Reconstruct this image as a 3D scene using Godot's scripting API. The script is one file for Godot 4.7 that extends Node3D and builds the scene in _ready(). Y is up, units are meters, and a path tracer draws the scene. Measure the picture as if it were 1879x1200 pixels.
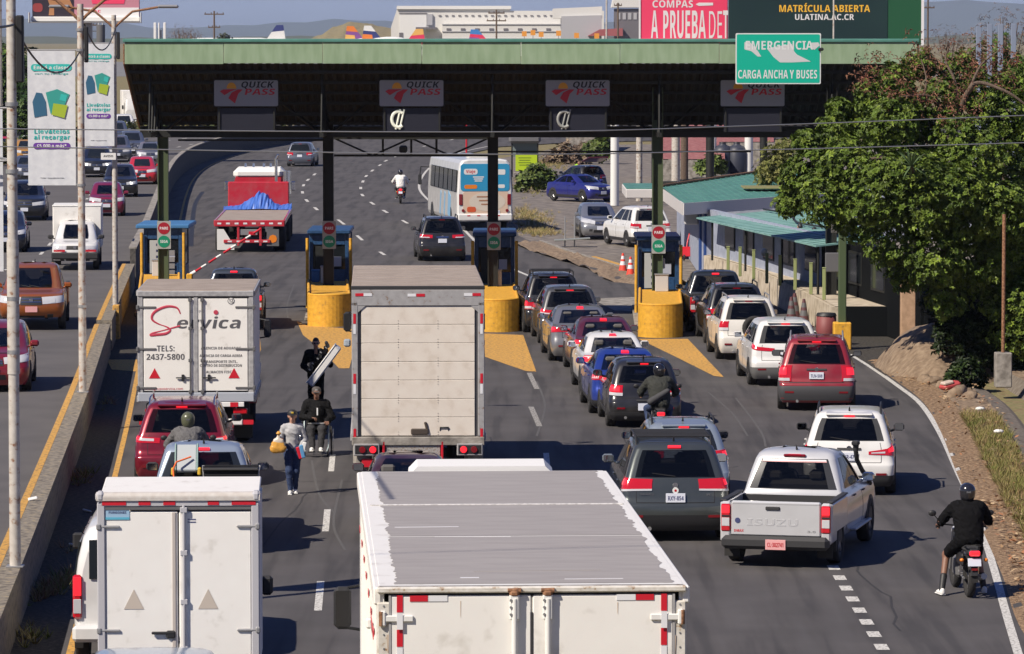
extends Node3D

# A toll plaza seen with a long lens from a footbridge,8.8 m above the road.
const F=8000.0
const CX=939.5
const CY=600.0
const CAM_H=8.8
const PITCH=0.0667747
const LEFT=0.5          # the oncoming carriageway lies half a metre higher

var used={}
var mats={}
var meshes={}
var rng=RandomNumberGenerator.new()

func _ready():
	rng.seed=77
	var cam=Camera3D.new()
	cam.name = "camera"
	cam.position=Vector3(0,CAM_H,0)
	cam.rotation.x=-PITCH
	cam.fov=rad_to_deg(2.0*atan(600.0/F))
	cam.near=0.5
	cam.far=40000.0
	add_child(cam)
	cam.current=true
	var env=Environment.new()
	env.background_mode=Environment.BG_SKY
	var sk=ProceduralSkyMaterial.new()
	sk.sky_top_color=Color(0.17,0.27,0.50)
	sk.sky_horizon_color=Color(0.575,0.625,0.72)
	sk.sky_curve=0.13
	sk.ground_bottom_color=Color(0.24,0.23,0.22)
	sk.ground_horizon_color=Color(0.45,0.48,0.54)
	sk.sky_energy_multiplier=1.0
	sk.sun_angle_max=0.6
	var sky=Sky.new()
	sky.sky_material=sk
	env.sky=sky
	env.tonemap_mode=Environment.TONE_MAPPER_LINEAR
	env.tonemap_exposure=1.2
	env.fog_enabled=true
	env.fog_density=0.00005
	env.fog_light_color=Color(0.70,0.76,0.88)
	env.sdfgi_enabled=true
	env.ssao_enabled=true
	env.ssil_enabled=true
	var we=WorldEnvironment.new()
	we.name = "world_environment"
	we.environment=env
	add_child(we)
	var sun=DirectionalLight3D.new()
	sun.name = "sun"
	sun.light_energy=1.6
	sun.light_color=Color(1.0,0.955,0.89)
	sun.light_angular_distance=0.5
	sun.shadow_enabled=true
	var az=deg_to_rad(40.0)
	var el=deg_to_rad(43.5)
	var to_sun=Vector3(-cos(az)*cos(el),sin(el),sin(az)*cos(el))
	sun.look_at_from_position(to_sun*50.0,Vector3.ZERO)
	add_child(sun)
	make_materials()
	build_ground()
	build_median()
	build_plaza()
	build_right_side()
	build_background()
	build_trees()
	build_trucks()
	build_cars()
	build_far_vehicles()
	build_people()
	build_small()

# ---------------------------------------------------------------- picture to place
func ray(px,py):
	return Vector3((px-CX)/F,-(py-CY)/F,-1.0).rotated(Vector3.RIGHT,-PITCH)

func G(px,py,h=0.0):
	var d=ray(px,py)
	return Vector3(0,CAM_H,0)+d*((h-CAM_H)/d.y)

func P(px,py,dist):
	var d=ray(px,py)
	return Vector3(0,CAM_H,0)+d*(dist/-d.z)

# ---------------------------------------------------------------- naming
func numbered(called):
	if not used.has(called):
		used[called]=0
		return called
	used[called]+=1
	return "%s_%03d" % [called,used[called]]

func tag(o,label,category,group = "",kind = ""):
	if label:
		o.set_meta("label",label)
	if category:
		o.set_meta("category",category)
	if group:
		o.set_meta("group",group)
	if kind:
		o.set_meta("kind",kind)
	return o

func thing(called,label,category,at=Vector3.ZERO,turn=0.0,group = ""):
	var o=Node3D.new()
	o.name=numbered(called)
	add_child(o)
	o.position=at
	o.rotation.y=turn
	tag(o,label,category,group)
	return o

func put(called,mb,m,parent=null):
	var o=MeshInstance3D.new()
	o.mesh=mb.done() if mb is MB else mb
	o.material_override=m
	if parent==null:
		o.name=numbered(called)
		add_child(o)
	else:
		o.name=called
		parent.add_child(o,true)
	return o

func struct(called,mb,m,parent=null):
	var o=put(called,mb,m,parent)
	if parent==null:
		o.set_meta("kind","structure")
	return o

# ---------------------------------------------------------------- materials
func lin(r,g,b):
	return Color(r,g,b).linear_to_srgb()

func mat(key,c,rough=0.6,metal=0.0,coat=0.0):
	if mats.has(key):
		return mats[key]
	var m=StandardMaterial3D.new()
	m.resource_name=key
	m.albedo_color=c
	m.roughness=rough
	m.metallic=metal
	if coat>0.0:
		m.clearcoat_enabled=true
		m.clearcoat=coat
		m.clearcoat_roughness=0.06
	mats[key]=m
	return m

func ntex(s,freq,stops,size=512,octaves=4,kind=FastNoiseLite.TYPE_SIMPLEX_SMOOTH,normal=0.0):
	var n=FastNoiseLite.new()
	n.seed=s
	n.noise_type=kind
	n.frequency=freq
	n.fractal_octaves=octaves
	var t=NoiseTexture2D.new()
	t.width=size
	t.height=size
	t.seamless=true
	t.noise=n
	if normal>0.0:
		t.as_normal_map=true
		t.bump_strength=normal
	else:
		var g=Gradient.new()
		var offs=PackedFloat32Array()
		var cols=PackedColorArray()
		for k in stops:
			offs.append(k[0])
			cols.append(k[1])
		g.offsets=offs
		g.colors=cols
		t.color_ramp=g
	return t

func grainy(key,s,freq,stops,tile,rough=0.9,octaves=4,bump=0.0,bump_tex=null,world=true):
	# a material whose colour is a noise picture laid over the world,one tile of it being so many metres
	if mats.has(key):
		return mats[key]
	var m=mat(key,Color.WHITE,rough)
	m.albedo_texture=ntex(s,freq,stops,1024 if tile>6 else 512,octaves)
	m.uv1_triplanar=true
	m.uv1_world_triplanar=world
	m.uv1_scale=Vector3.ONE/tile
	if bump>0.0:
		m.heightmap_enabled=true
		m.heightmap_texture=bump_tex if bump_tex else ntex(s+9,freq*3.0,[[0,Color.BLACK],[1,Color.WHITE]],512,4)
		m.heightmap_scale=bump
	return m

var dirt_mask

func paint(key,r,g,b,metal=0.0,rough=0.32,dust=0.22):
	# car paint under a thin uneven layer of road dust
	var k = "paint_" + key
	if mats.has(k):
		return mats[k]
	var m=mat(k,lin(r,g,b),rough,metal,0.9)
	if dirt_mask==null:
		dirt_mask=[ntex(31,0.012,[[0.25,Color(0,0,0)],[0.6,Color(0.45,0.45,0.45)],[0.85,Color.WHITE]],512,5),
			ntex(32,0.03,[[0,lin(0.20,0.185,0.165)],[1,lin(0.30,0.28,0.25)]],256,3)]
	m.uv1_triplanar=true
	m.uv1_scale=Vector3.ONE*0.55
	m.uv2_triplanar=true
	m.uv2_scale=Vector3.ONE*0.7
	m.detail_enabled=true
	m.detail_uv_layer=BaseMaterial3D.DETAIL_UV_2
	m.detail_albedo=dirt_mask[1]
	m.detail_mask=mask_of(dust)
	m.clearcoat_roughness=0.05+dust*0.3
	return m

var masks={}
func mask_of(d):
	var k=snapped(d,0.1)
	if not masks.has(k):
		masks[k]=ntex(31,0.012,[[0.2,Color(0,0,0)],[0.6,Color(k*0.5,k*0.5,k*0.5)],[0.9,Color(k,k,k)]],256,5)
	return masks[k]

func make_materials():
	mat("glass",lin(0.012,0.015,0.018),0.06)
	mats["glass"].metallic_specular=0.38
	var tint=mat("tinted_pane",Color(0.03,0.035,0.04,0.70),0.04)
	tint.transparency=BaseMaterial3D.TRANSPARENCY_ALPHA
	tint.metallic_specular=0.45
	mat("interior",lin(0.035,0.033,0.032),0.85)
	mat("seat_grey",lin(0.10,0.095,0.09),0.85)
	mat("black",lin(0.018,0.018,0.02),0.55)
	mat("rubber",lin(0.022,0.021,0.021),0.85)
	paint("white",0.72,0.72,0.71,0.0,0.35,0.2)
	mat("trim",lin(0.03,0.03,0.032),0.6)
	mat("chrome",lin(0.72,0.72,0.74),0.18,1.0)
	mat("alloy",lin(0.42,0.42,0.43),0.35,0.8)
	mat("steel",lin(0.42,0.42,0.42),0.45,0.7)
	mat("red_lamp",lin(0.50,0.012,0.022),0.12,0.0,1.0)
	mat("dark_lamp",lin(0.20,0.006,0.012),0.12,0.0,1.0)
	var lit=mat("lit_lamp",lin(0.75,0.03,0.05),0.2,0.0,1.0)
	lit.emission_enabled=true
	lit.emission=Color(1.0,0.10,0.14)
	lit.emission_energy_multiplier=0.9
	var head=mat("lit_headlamp",Color.WHITE,0.1)
	head.emission_enabled=true
	head.emission=Color(1.0,0.98,0.92)
	head.emission_energy_multiplier=1.6
	mat("clear_lamp",lin(0.62,0.63,0.65),0.12,0.15,1.0)
	mat("amber",lin(0.75,0.22,0.02),0.25)
	mat("plate",lin(0.62,0.65,0.74),0.5)
	mat("plate_red",lin(0.72,0.36,0.36),0.5)
	mat("plate_ink",lin(0.05,0.06,0.16),0.5)
	mat("plate_ink_red",lin(0.50,0.03,0.04),0.5)
	mat("tape_red",lin(0.55,0.015,0.03),0.35)
	mat("tape_white",lin(0.72,0.73,0.76),0.35)
	mat("white",lin(0.74,0.74,0.73),0.5)
	mat("cap_white",lin(0.72,0.72,0.70),0.55)
	mat("skin",lin(0.36,0.19,0.12),0.55)
	mat("skin_dark",lin(0.20,0.10,0.065),0.55)
	mat("skin_pale",lin(0.50,0.27,0.19),0.55)
	mat("painted_shade_wall",lin(0.008,0.009,0.010),0.95).metallic_specular=0.12  # near-black wall colour with the shade painted in
	mat("black_cloth",lin(0.009,0.009,0.010),0.95).metallic_specular=0.15
	grainy("asphalt",3,0.009,[[0.15,lin(0.068,0.0635,0.064)],[0.5,lin(0.077,0.072,0.0725)],[0.85,lin(0.088,0.082,0.082)]],24.0,0.88,7)
	var a=mats["asphalt"]
	a.detail_enabled=true
	a.detail_uv_layer=BaseMaterial3D.DETAIL_UV_2
	a.detail_blend_mode=BaseMaterial3D.BLEND_MODE_MUL
	a.uv2_triplanar=true
	a.uv2_world_triplanar=true
	a.uv2_scale=Vector3(1.0/3.6,1.0/40.0,1.0/70.0)
	a.detail_albedo=ntex(8,0.012,[[0.2,Color(0.80,0.80,0.805)],[0.45,Color(0.95,0.945,0.94)],[0.8,Color(1,1,1)]],512,4)
	grainy("asphalt_left",4,0.009,[[0.15,lin(0.086,0.081,0.081)],[0.5,lin(0.097,0.091,0.091)],[0.85,lin(0.110,0.103,0.102)]],24.0,0.88,7)
	grainy("dry_grass",5,0.03,[[0.2,lin(0.16,0.115,0.055)],[0.45,lin(0.23,0.18,0.09)],[0.6,lin(0.14,0.14,0.05)],[0.85,lin(0.27,0.21,0.115)]],14.0,0.95,6,2.0)
	grainy("earth",6,0.03,[[0.2,lin(0.13,0.09,0.06)],[0.5,lin(0.21,0.15,0.10)],[0.85,lin(0.30,0.23,0.16)]],7.0,0.95,6,3.0)
	grainy("dirt_lot",16,0.02,[[0.2,lin(0.11,0.095,0.085)],[0.5,lin(0.165,0.145,0.13)],[0.85,lin(0.24,0.21,0.18)]],16.0,0.95,6,1.5)
	grainy("concrete",7,0.02,[[0.2,lin(0.17,0.155,0.135)],[0.5,lin(0.26,0.24,0.215)],[0.85,lin(0.36,0.335,0.30)]],4.0,0.9,6,0.8)
	grainy("drain",57,0.03,[[0.2,lin(0.10,0.08,0.062)],[0.5,lin(0.155,0.13,0.105)],[0.85,lin(0.21,0.185,0.155)]],3.0,0.92,6,0.8)
	grainy("barrier",17,0.03,[[0.15,lin(0.08,0.07,0.058)],[0.4,lin(0.19,0.165,0.13)],[0.65,lin(0.25,0.22,0.18)],[0.9,lin(0.34,0.26,0.13)]],2.6,0.92,5,0.25)
	grainy("cream_wall",18,0.02,[[0.15,lin(0.36,0.30,0.22)],[0.5,lin(0.50,0.43,0.33)],[0.9,lin(0.58,0.51,0.41)]],5.0,0.85,5)
	grainy("yellow_paint",9,0.035,[[0.08,lin(0.30,0.18,0.06)],[0.24,lin(0.58,0.30,0.03)],[0.6,lin(0.68,0.36,0.03)],[0.9,lin(0.74,0.42,0.06)]],3.0,0.7,5)
	grainy("road_yellow",19,0.05,[[0.18,lin(0.16,0.12,0.08)],[0.36,lin(0.50,0.27,0.06)],[0.8,lin(0.62,0.35,0.08)]],3.0,0.8,5)
	grainy("road_white",10,0.06,[[0.18,lin(0.14,0.135,0.13)],[0.34,lin(0.48,0.47,0.44)],[0.8,lin(0.66,0.65,0.62)]],2.2,0.8,5)
	grainy("road_worn",20,0.06,[[0.25,lin(0.10,0.095,0.09)],[0.5,lin(0.26,0.25,0.235)],[0.8,lin(0.42,0.41,0.39)]],2.0,0.85,5)
	grainy("fascia",11,0.012,[[0.2,lin(0.23,0.325,0.20)],[0.55,lin(0.26,0.36,0.23)],[0.9,lin(0.29,0.39,0.26)]],8.0,0.6,3)
	mats["fascia"].uv1_scale=Vector3(0.25,0.06,0.25)
	grainy("pole_paint",12,0.03,[[0.16,lin(0.22,0.10,0.05)],[0.3,lin(0.44,0.41,0.37)],[0.7,lin(0.52,0.49,0.45)],[0.95,lin(0.56,0.54,0.5)]],2.5,0.65,5)
	grainy("pole_rust",13,0.02,[[0.2,lin(0.28,0.11,0.045)],[0.34,lin(0.42,0.34,0.28)],[0.5,lin(0.50,0.47,0.43)],[0.8,lin(0.53,0.50,0.46)]],2.0,0.75,5)
	grainy("truck_roof",14,0.012,[[0.2,lin(0.31,0.288,0.278)],[0.5,lin(0.33,0.308,0.297)],[0.85,lin(0.35,0.328,0.314)]],6.0,0.6,6)
	mats["truck_roof"].uv1_scale=Vector3(0.16,0.3,0.9)
	grainy("truck_white",15,0.014,[[0.08,lin(0.66,0.64,0.60)],[0.3,lin(0.80,0.785,0.755)],[0.9,lin(0.82,0.81,0.78)]],3.0,0.42,5)
	grainy("truck_cream",21,0.014,[[0.08,lin(0.62,0.55,0.47)],[0.4,lin(0.70,0.635,0.56)],[0.9,lin(0.735,0.68,0.605)]],3.0,0.5,5)
	grainy("truck_tan_roof",22,0.012,[[0.2,lin(0.29,0.24,0.20)],[0.5,lin(0.325,0.27,0.225)],[0.85,lin(0.355,0.30,0.255)]],5.0,0.7,5)
	grainy("truck_frame",23,0.03,[[0.12,lin(0.22,0.15,0.11)],[0.26,lin(0.31,0.305,0.31)],[0.85,lin(0.37,0.365,0.37)]],2.4,0.5,4)
	grainy("rust",24,0.04,[[0.2,lin(0.10,0.05,0.03)],[0.55,lin(0.27,0.125,0.06)],[0.85,lin(0.36,0.22,0.14)]],1.2,0.85,5)
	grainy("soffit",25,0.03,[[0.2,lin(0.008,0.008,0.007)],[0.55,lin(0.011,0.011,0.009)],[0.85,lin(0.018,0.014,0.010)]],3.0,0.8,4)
	grainy("bark",26,0.04,[[0.2,lin(0.07,0.05,0.038)],[0.5,lin(0.14,0.10,0.075)],[0.85,lin(0.22,0.16,0.12)]],1.0,0.95,4,2.0)
	grainy("teal_roof",27,0.015,[[0.15,lin(0.055,0.17,0.14)],[0.5,lin(0.075,0.22,0.18)],[0.9,lin(0.10,0.26,0.215)]],6.0,0.55,5)
	grainy("teal_awning",28,0.015,[[0.15,lin(0.15,0.30,0.28)],[0.5,lin(0.19,0.36,0.33)],[0.9,lin(0.24,0.41,0.38)]],6.0,0.55,5)
	grainy("leaf_litter",29,0.05,[[0.2,lin(0.10,0.06,0.035)],[0.45,lin(0.23,0.145,0.08)],[0.65,lin(0.33,0.22,0.13)],[0.9,lin(0.42,0.31,0.2)]],3.0,0.95,6,4.0)

# ---------------------------------------------------------------- mesh builder
class MB:
	var st=SurfaceTool.new()
	var x=Transform3D()
	var n=0

	func _init():
		st.begin(Mesh.PRIMITIVE_TRIANGLES)

	func tri(a,b,c,sm=-1):
		# counter-clockwise as seen from outside
		st.set_smooth_group(sm)
		st.add_vertex(x*a)
		st.set_smooth_group(sm)
		st.add_vertex(x*c)
		st.set_smooth_group(sm)
		st.add_vertex(x*b)
		n+=1

	func quad(a,b,c,d,sm=-1):
		tri(a,b,c,sm)
		tri(a,c,d,sm)

	func face(pts,out,sm=-1):
		# a convex face turned towards "out"
		var nn=Vector3.ZERO
		for i in range(1,pts.size()-1):
			nn+=(pts[i]-pts[0]).cross(pts[i+1]-pts[0])
		var q=pts
		if nn.dot(out)<0:
			q=pts.duplicate()
			q.reverse()
		for i in range(1,q.size()-1):
			tri(q[0],q[i],q[i+1],sm)

	func box(c,s,bev=0.0,basis=Basis()):
		var h=s*0.5
		var keep=x
		x=x*Transform3D(basis,c)
		if bev<=0.0:
			for a in 3:
				var u=(a+1) % 3
				var v=(a+2) % 3
				for sg in [-1.0,1.0]:
					var p=[]
					for k in [[-1,-1],[1,-1],[1,1],[-1,1]]:
						var q=Vector3.ZERO
						q[a]=sg*h[a]
						q[u]=k[0]*h[u]
						q[v]=k[1]*h[v]
						p.append(q)
					var o=Vector3.ZERO
					o[a]=sg
					face(p,o)
		else:
			var b=min(bev,min(h.x,min(h.y,h.z))*0.95)
			for a in 3:
				var u=(a+1) % 3
				var v=(a+2) % 3
				for sg in [-1.0,1.0]:
					var p=[]
					for k in [[-1,-1],[1,-1],[1,1],[-1,1]]:
						var q=Vector3.ZERO
						q[a]=sg*h[a]
						q[u]=k[0]*(h[u]-b)
						q[v]=k[1]*(h[v]-b)
						p.append(q)
					var o=Vector3.ZERO
					o[a]=sg
					face(p,o)
				for su in [-1.0,1.0]:
					for sv in [-1.0,1.0]:
						var p=[]
						for e in [-1.0,1.0]:
							var q1=Vector3.ZERO
							q1[a]=e*(h[a]-b)
							q1[u]=su*h[u]
							q1[v]=sv*(h[v]-b)
							var q2=Vector3.ZERO
							q2[a]=e*(h[a]-b)
							q2[u]=su*(h[u]-b)
							q2[v]=sv*h[v]
							if e<0:
								p.append(q1)
								p.append(q2)
							else:
								p.append(q2)
								p.append(q1)
						var o=Vector3.ZERO
						o[u]=su
						o[v]=sv
						face(p,o)
			for sx in [-1.0,1.0]:
				for sy in [-1.0,1.0]:
					for sz in [-1.0,1.0]:
						face([Vector3(sx*h.x,sy*(h.y-b),sz*(h.z-b)),Vector3(sx*(h.x-b),sy*h.y,sz*(h.z-b)),Vector3(sx*(h.x-b),sy*(h.y-b),sz*h.z)],Vector3(sx,sy,sz))
		x=keep
		return self

	func cyl(a,b,r0,r1=-1.0,k=12,caps=true):
		if r1<0:
			r1=r0
		var d=(b-a).normalized()
		var u=d.cross(Vector3.UP if abs(d.y)<0.9 else Vector3.RIGHT).normalized()
		var v=d.cross(u)
		var p0=[]
		var p1=[]
		for i in k:
			var t=TAU*i/k
			var o=u*cos(t)+v*sin(t)
			p0.append(a+o*r0)
			p1.append(b+o*r1)
		for i in k:
			var j=(i+1) % k
			quad(p0[i],p0[j],p1[j],p1[i],1)
		if caps:
			face(p0,-d)
			face(p1,d)
		return self

	func tube(path,r,k=8,closed_ends=true):
		var rings=[]
		var last_u=Vector3.ZERO
		for i in path.size():
			var d=(path[min(i+1,path.size()-1)]-path[max(i-1,0)]).normalized()
			var u
			if last_u==Vector3.ZERO:
				u=d.cross(Vector3.UP if abs(d.y)<0.9 else Vector3.RIGHT).normalized()
			else:
				u=(last_u-d*last_u.dot(d)).normalized()
			last_u=u
			var v=d.cross(u)
			var rr=r[i] if r is Array else r
			var ring=[]
			for j in k:
				var t=TAU*j/k
				ring.append(path[i]+(u*cos(t)+v*sin(t))*rr)
			rings.append(ring)
		for i in rings.size()-1:
			for j in k:
				var j2=(j+1) % k
				quad(rings[i][j],rings[i][j2],rings[i+1][j2],rings[i+1][j],1)
		if closed_ends:
			face(rings[0],path[0]-path[1])
			face(rings[-1],path[-1]-path[-2])
		return self

	func lathe(prof,k=24,axis=Basis(),at=Vector3.ZERO):
		# profile of (radius,height) points,from bottom to top on the outside
		var keep=x
		x=x*Transform3D(axis,at)
		for i in prof.size()-1:
			for j in k:
				var t0=TAU*j/k
				var t1=TAU*(j+1)/k
				var a=Vector3(prof[i].x*cos(t0),prof[i].y,-prof[i].x*sin(t0))
				var b=Vector3(prof[i].x*cos(t1),prof[i].y,-prof[i].x*sin(t1))
				var c=Vector3(prof[i+1].x*cos(t1),prof[i+1].y,-prof[i+1].x*sin(t1))
				var d=Vector3(prof[i+1].x*cos(t0),prof[i+1].y,-prof[i+1].x*sin(t0))
				if prof[i].x<1e-5:
					tri(a,c,d,2)
				elif prof[i+1].x<1e-5:
					tri(a,b,c,2)
				else:
					quad(a,b,c,d,2)
		x=keep
		return self

	func sphere(c,s,k=12,rows=8):
		var pr=[]
		for i in rows+1:
			var t=-PI/2+PI*i/rows
			pr.append(Vector2(max(cos(t),0.0) if i>0 and i<rows else 0.0,sin(t)))
		return lathe(pr,k,Basis.from_scale(s),c)

	func plate(poly,z0,z1):
		# an outline in the XY plane with a thickness along z
		var q=poly
		if Geometry2D.is_polygon_clockwise(PackedVector2Array(poly)):
			q=poly.duplicate()
			q.reverse()
		var idx=Geometry2D.triangulate_polygon(PackedVector2Array(q))
		for i in range(0,idx.size(),3):
			var a=q[idx[i]]
			var b=q[idx[i+1]]
			var c=q[idx[i+2]]
			if (b-a).cross(c-a)<0:
				var t=b
				b=c
				c=t
			tri(Vector3(a.x,a.y,z1),Vector3(b.x,b.y,z1),Vector3(c.x,c.y,z1))
			tri(Vector3(a.x,a.y,z0),Vector3(c.x,c.y,z0),Vector3(b.x,b.y,z0))
		for i in q.size():
			var a=q[i]
			var b=q[(i+1) % q.size()]
			quad(Vector3(a.x,a.y,z0),Vector3(b.x,b.y,z0),Vector3(b.x,b.y,z1),Vector3(a.x,a.y,z1))
		return self

	func flat(pts,y=null):
		# an outline on the ground (any winding),facing up
		var p2=PackedVector2Array()
		for p in pts:
			p2.append(Vector2(p.x,p.z))
		var idx=Geometry2D.triangulate_polygon(p2)
		for i in range(0,idx.size(),3):
			var f=[]
			for j in 3:
				var p=pts[idx[i+j]]
				f.append(p if y==null else Vector3(p.x,y,p.z))
			face(f,Vector3.UP,3)
		return self

	func ribbon(path,w,y,w2=-1.0):
		# a flat stripe along a path on the ground
		var l=[]
		for i in path.size():
			var d=path[min(i+1,path.size()-1)]-path[max(i-1,0)]
			d.y=0
			d=d.normalized()
			var s=Vector3(-d.z,0,d.x)
			var c=Vector3(path[i].x,y,path[i].z)
			l.append([c+s*w*0.5,c-s*w*0.5])
		for i in l.size()-1:
			face([l[i][0],l[i+1][0],l[i+1][1],l[i][1]],Vector3.UP,3)
		return self

	func wall(path,y0,y1,w):
		# an upright wall of even thickness along a path,y1 above y0
		var l=[]
		for i in path.size():
			var d=path[min(i+1,path.size()-1)]-path[max(i-1,0)]
			d.y=0
			d=d.normalized()
			var s=Vector3(-d.z,0,d.x)*w*0.5
			l.append([path[i]+s,path[i]-s])
		for i in l.size()-1:
			var a=l[i][0]
			var b=l[i+1][0]
			var c=l[i+1][1]
			var d=l[i][1]
			var up=func(p,h): return Vector3(p.x,h,p.z)
			face([up.call(a,y1),up.call(b,y1),up.call(c,y1),up.call(d,y1)],Vector3.UP)
			face([up.call(a,y0),up.call(b,y0),up.call(b,y1),up.call(a,y1)],a-d)
			face([up.call(d,y0),up.call(c,y0),up.call(c,y1),up.call(d,y1)],d-a)
		for e in [0,l.size()-1]:
			var a=l[e][0]
			var d=l[e][1]
			face([Vector3(a.x,y0,a.z),Vector3(d.x,y0,d.z),Vector3(d.x,y1,d.z),Vector3(a.x,y1,a.z)],path[e]-path[1 if e==0 else e-1])
		return self

	func loft(rings,cap0=true,cap1=true,sm=0):
		# closed rings of equal length,each counter-clockwise as seen from the last towards the first
		for i in rings.size()-1:
			var a=rings[i]
			var b=rings[i+1]
			var k=a.size()
			for j in k:
				var j2=(j+1) % k
				quad(a[j],a[j2],b[j2],b[j],sm)
		var ax=center(rings[-1])-center(rings[0])
		if cap0:
			face(Array(rings[0]),-ax)
		if cap1:
			face(Array(rings[-1]),ax)
		return self

	func center(r):
		var c=Vector3.ZERO
		for p in r:
			c+=p
		return c/r.size()

	func done():
		st.generate_normals()
		return st.commit()

func box1(called,parent,m,c,s,bev=0.0,basis=Basis()):
	return put(called,MB.new().box(c,s,bev,basis),m,parent)

var fonts={}
func lettering(called,parent,words,height,m,at,width=0.0,serif = "Droid Sans",bold=true,basis=Basis(),align=1):
	var key=serif+str(bold)
	if not fonts.has(key):
		var f=SystemFont.new()
		f.font_names=PackedStringArray([serif])
		f.font_weight=700 if bold else 400
		fonts[key]=f
	var t=TextMesh.new()
	t.font=fonts[key]
	t.text=words
	t.font_size=48
	t.pixel_size=height/(48.0*0.72)
	t.depth=0.004
	t.curve_step=2.0
	t.horizontal_alignment=HORIZONTAL_ALIGNMENT_CENTER if align==1 else HORIZONTAL_ALIGNMENT_LEFT
	var o=MeshInstance3D.new()
	o.name=called
	o.mesh=t
	o.material_override=m
	parent.add_child(o,true)
	at+=basis.y*height*0.48
	var s=1.0
	if width>0.0:
		var bb=t.get_aabb()
		if bb.size.x>0.0:
			s=width/bb.size.x
	o.transform=Transform3D(basis*Basis.from_scale(Vector3(s,1,1)),at)
	return o
# ---------------------------------------------------------------- the ground and the roads
func V(xx,zz,y=0.0):
	return Vector3(xx,y,-zz)

# right-hand face of the concrete barrier/median wall,from near to far (x,distance)
var MED=[[-6.1,45.0],[-7.38,65.2],[-9.48,97.1],[-11.2,121.8],[-13.17,152.0],[-14.6,175.0],[-16.6,205.0],[-18.9,240.0],[-20.6,270.0],[-21.4,295.0],[-21.2,320.0],[-19.8,343.0],[-17.0,366.0],[-12.0,385.0],[-4.0,400.0],[12.0,412.0],[60.0,430.0]]

func med_path(off,z0=0.0,z1=1000.0,step=3.0):
	var c=Curve3D.new()
	for i in MED.size():
		var a=V(MED[max(i-1,0)][0],MED[max(i-1,0)][1])
		var b=V(MED[min(i+1,MED.size()-1)][0],MED[min(i+1,MED.size()-1)][1])
		c.add_point(V(MED[i][0],MED[i][1]),-(b-a)/6.0,(b-a)/6.0)
	c.bake_interval=step
	var p=c.get_baked_points()
	var out=[]
	for i in p.size():
		var d=(p[min(i+1,p.size()-1)]-p[max(i-1,0)]).normalized()
		var q=p[i]+Vector3(-d.z,0,d.x)*off
		if -p[i].z>=z0 and -p[i].z<=z1:
			out.append(Vector3(q.x,0,q.z))
	return out

func right_edge():
	var out=[V(9.5,40),V(9.0,50)]
	for k in [[1893,1150],[1850,1050],[1795,930],[1765,865],[1735,790],[1700,735],[1640,690],[1590,655],[1562,640],[1500,602],[1400,548],[1330,524],[1262,524],[1180,518],[1140,497],[1085,480],[1040,466],[985,447],[950,432]]:
		var g=G(k[0],k[1])
		out.append(g)
	for k in [[0.1,205],[0.0,222],[-3.4,244],[-4.7,256],[-4.9,276],[-4.6,297],[-3.4,325],[-1.0,346],[4.0,358],[14.0,368],[60.0,384]]:
		out.append(V(k[0],k[1]))
	return out

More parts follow.
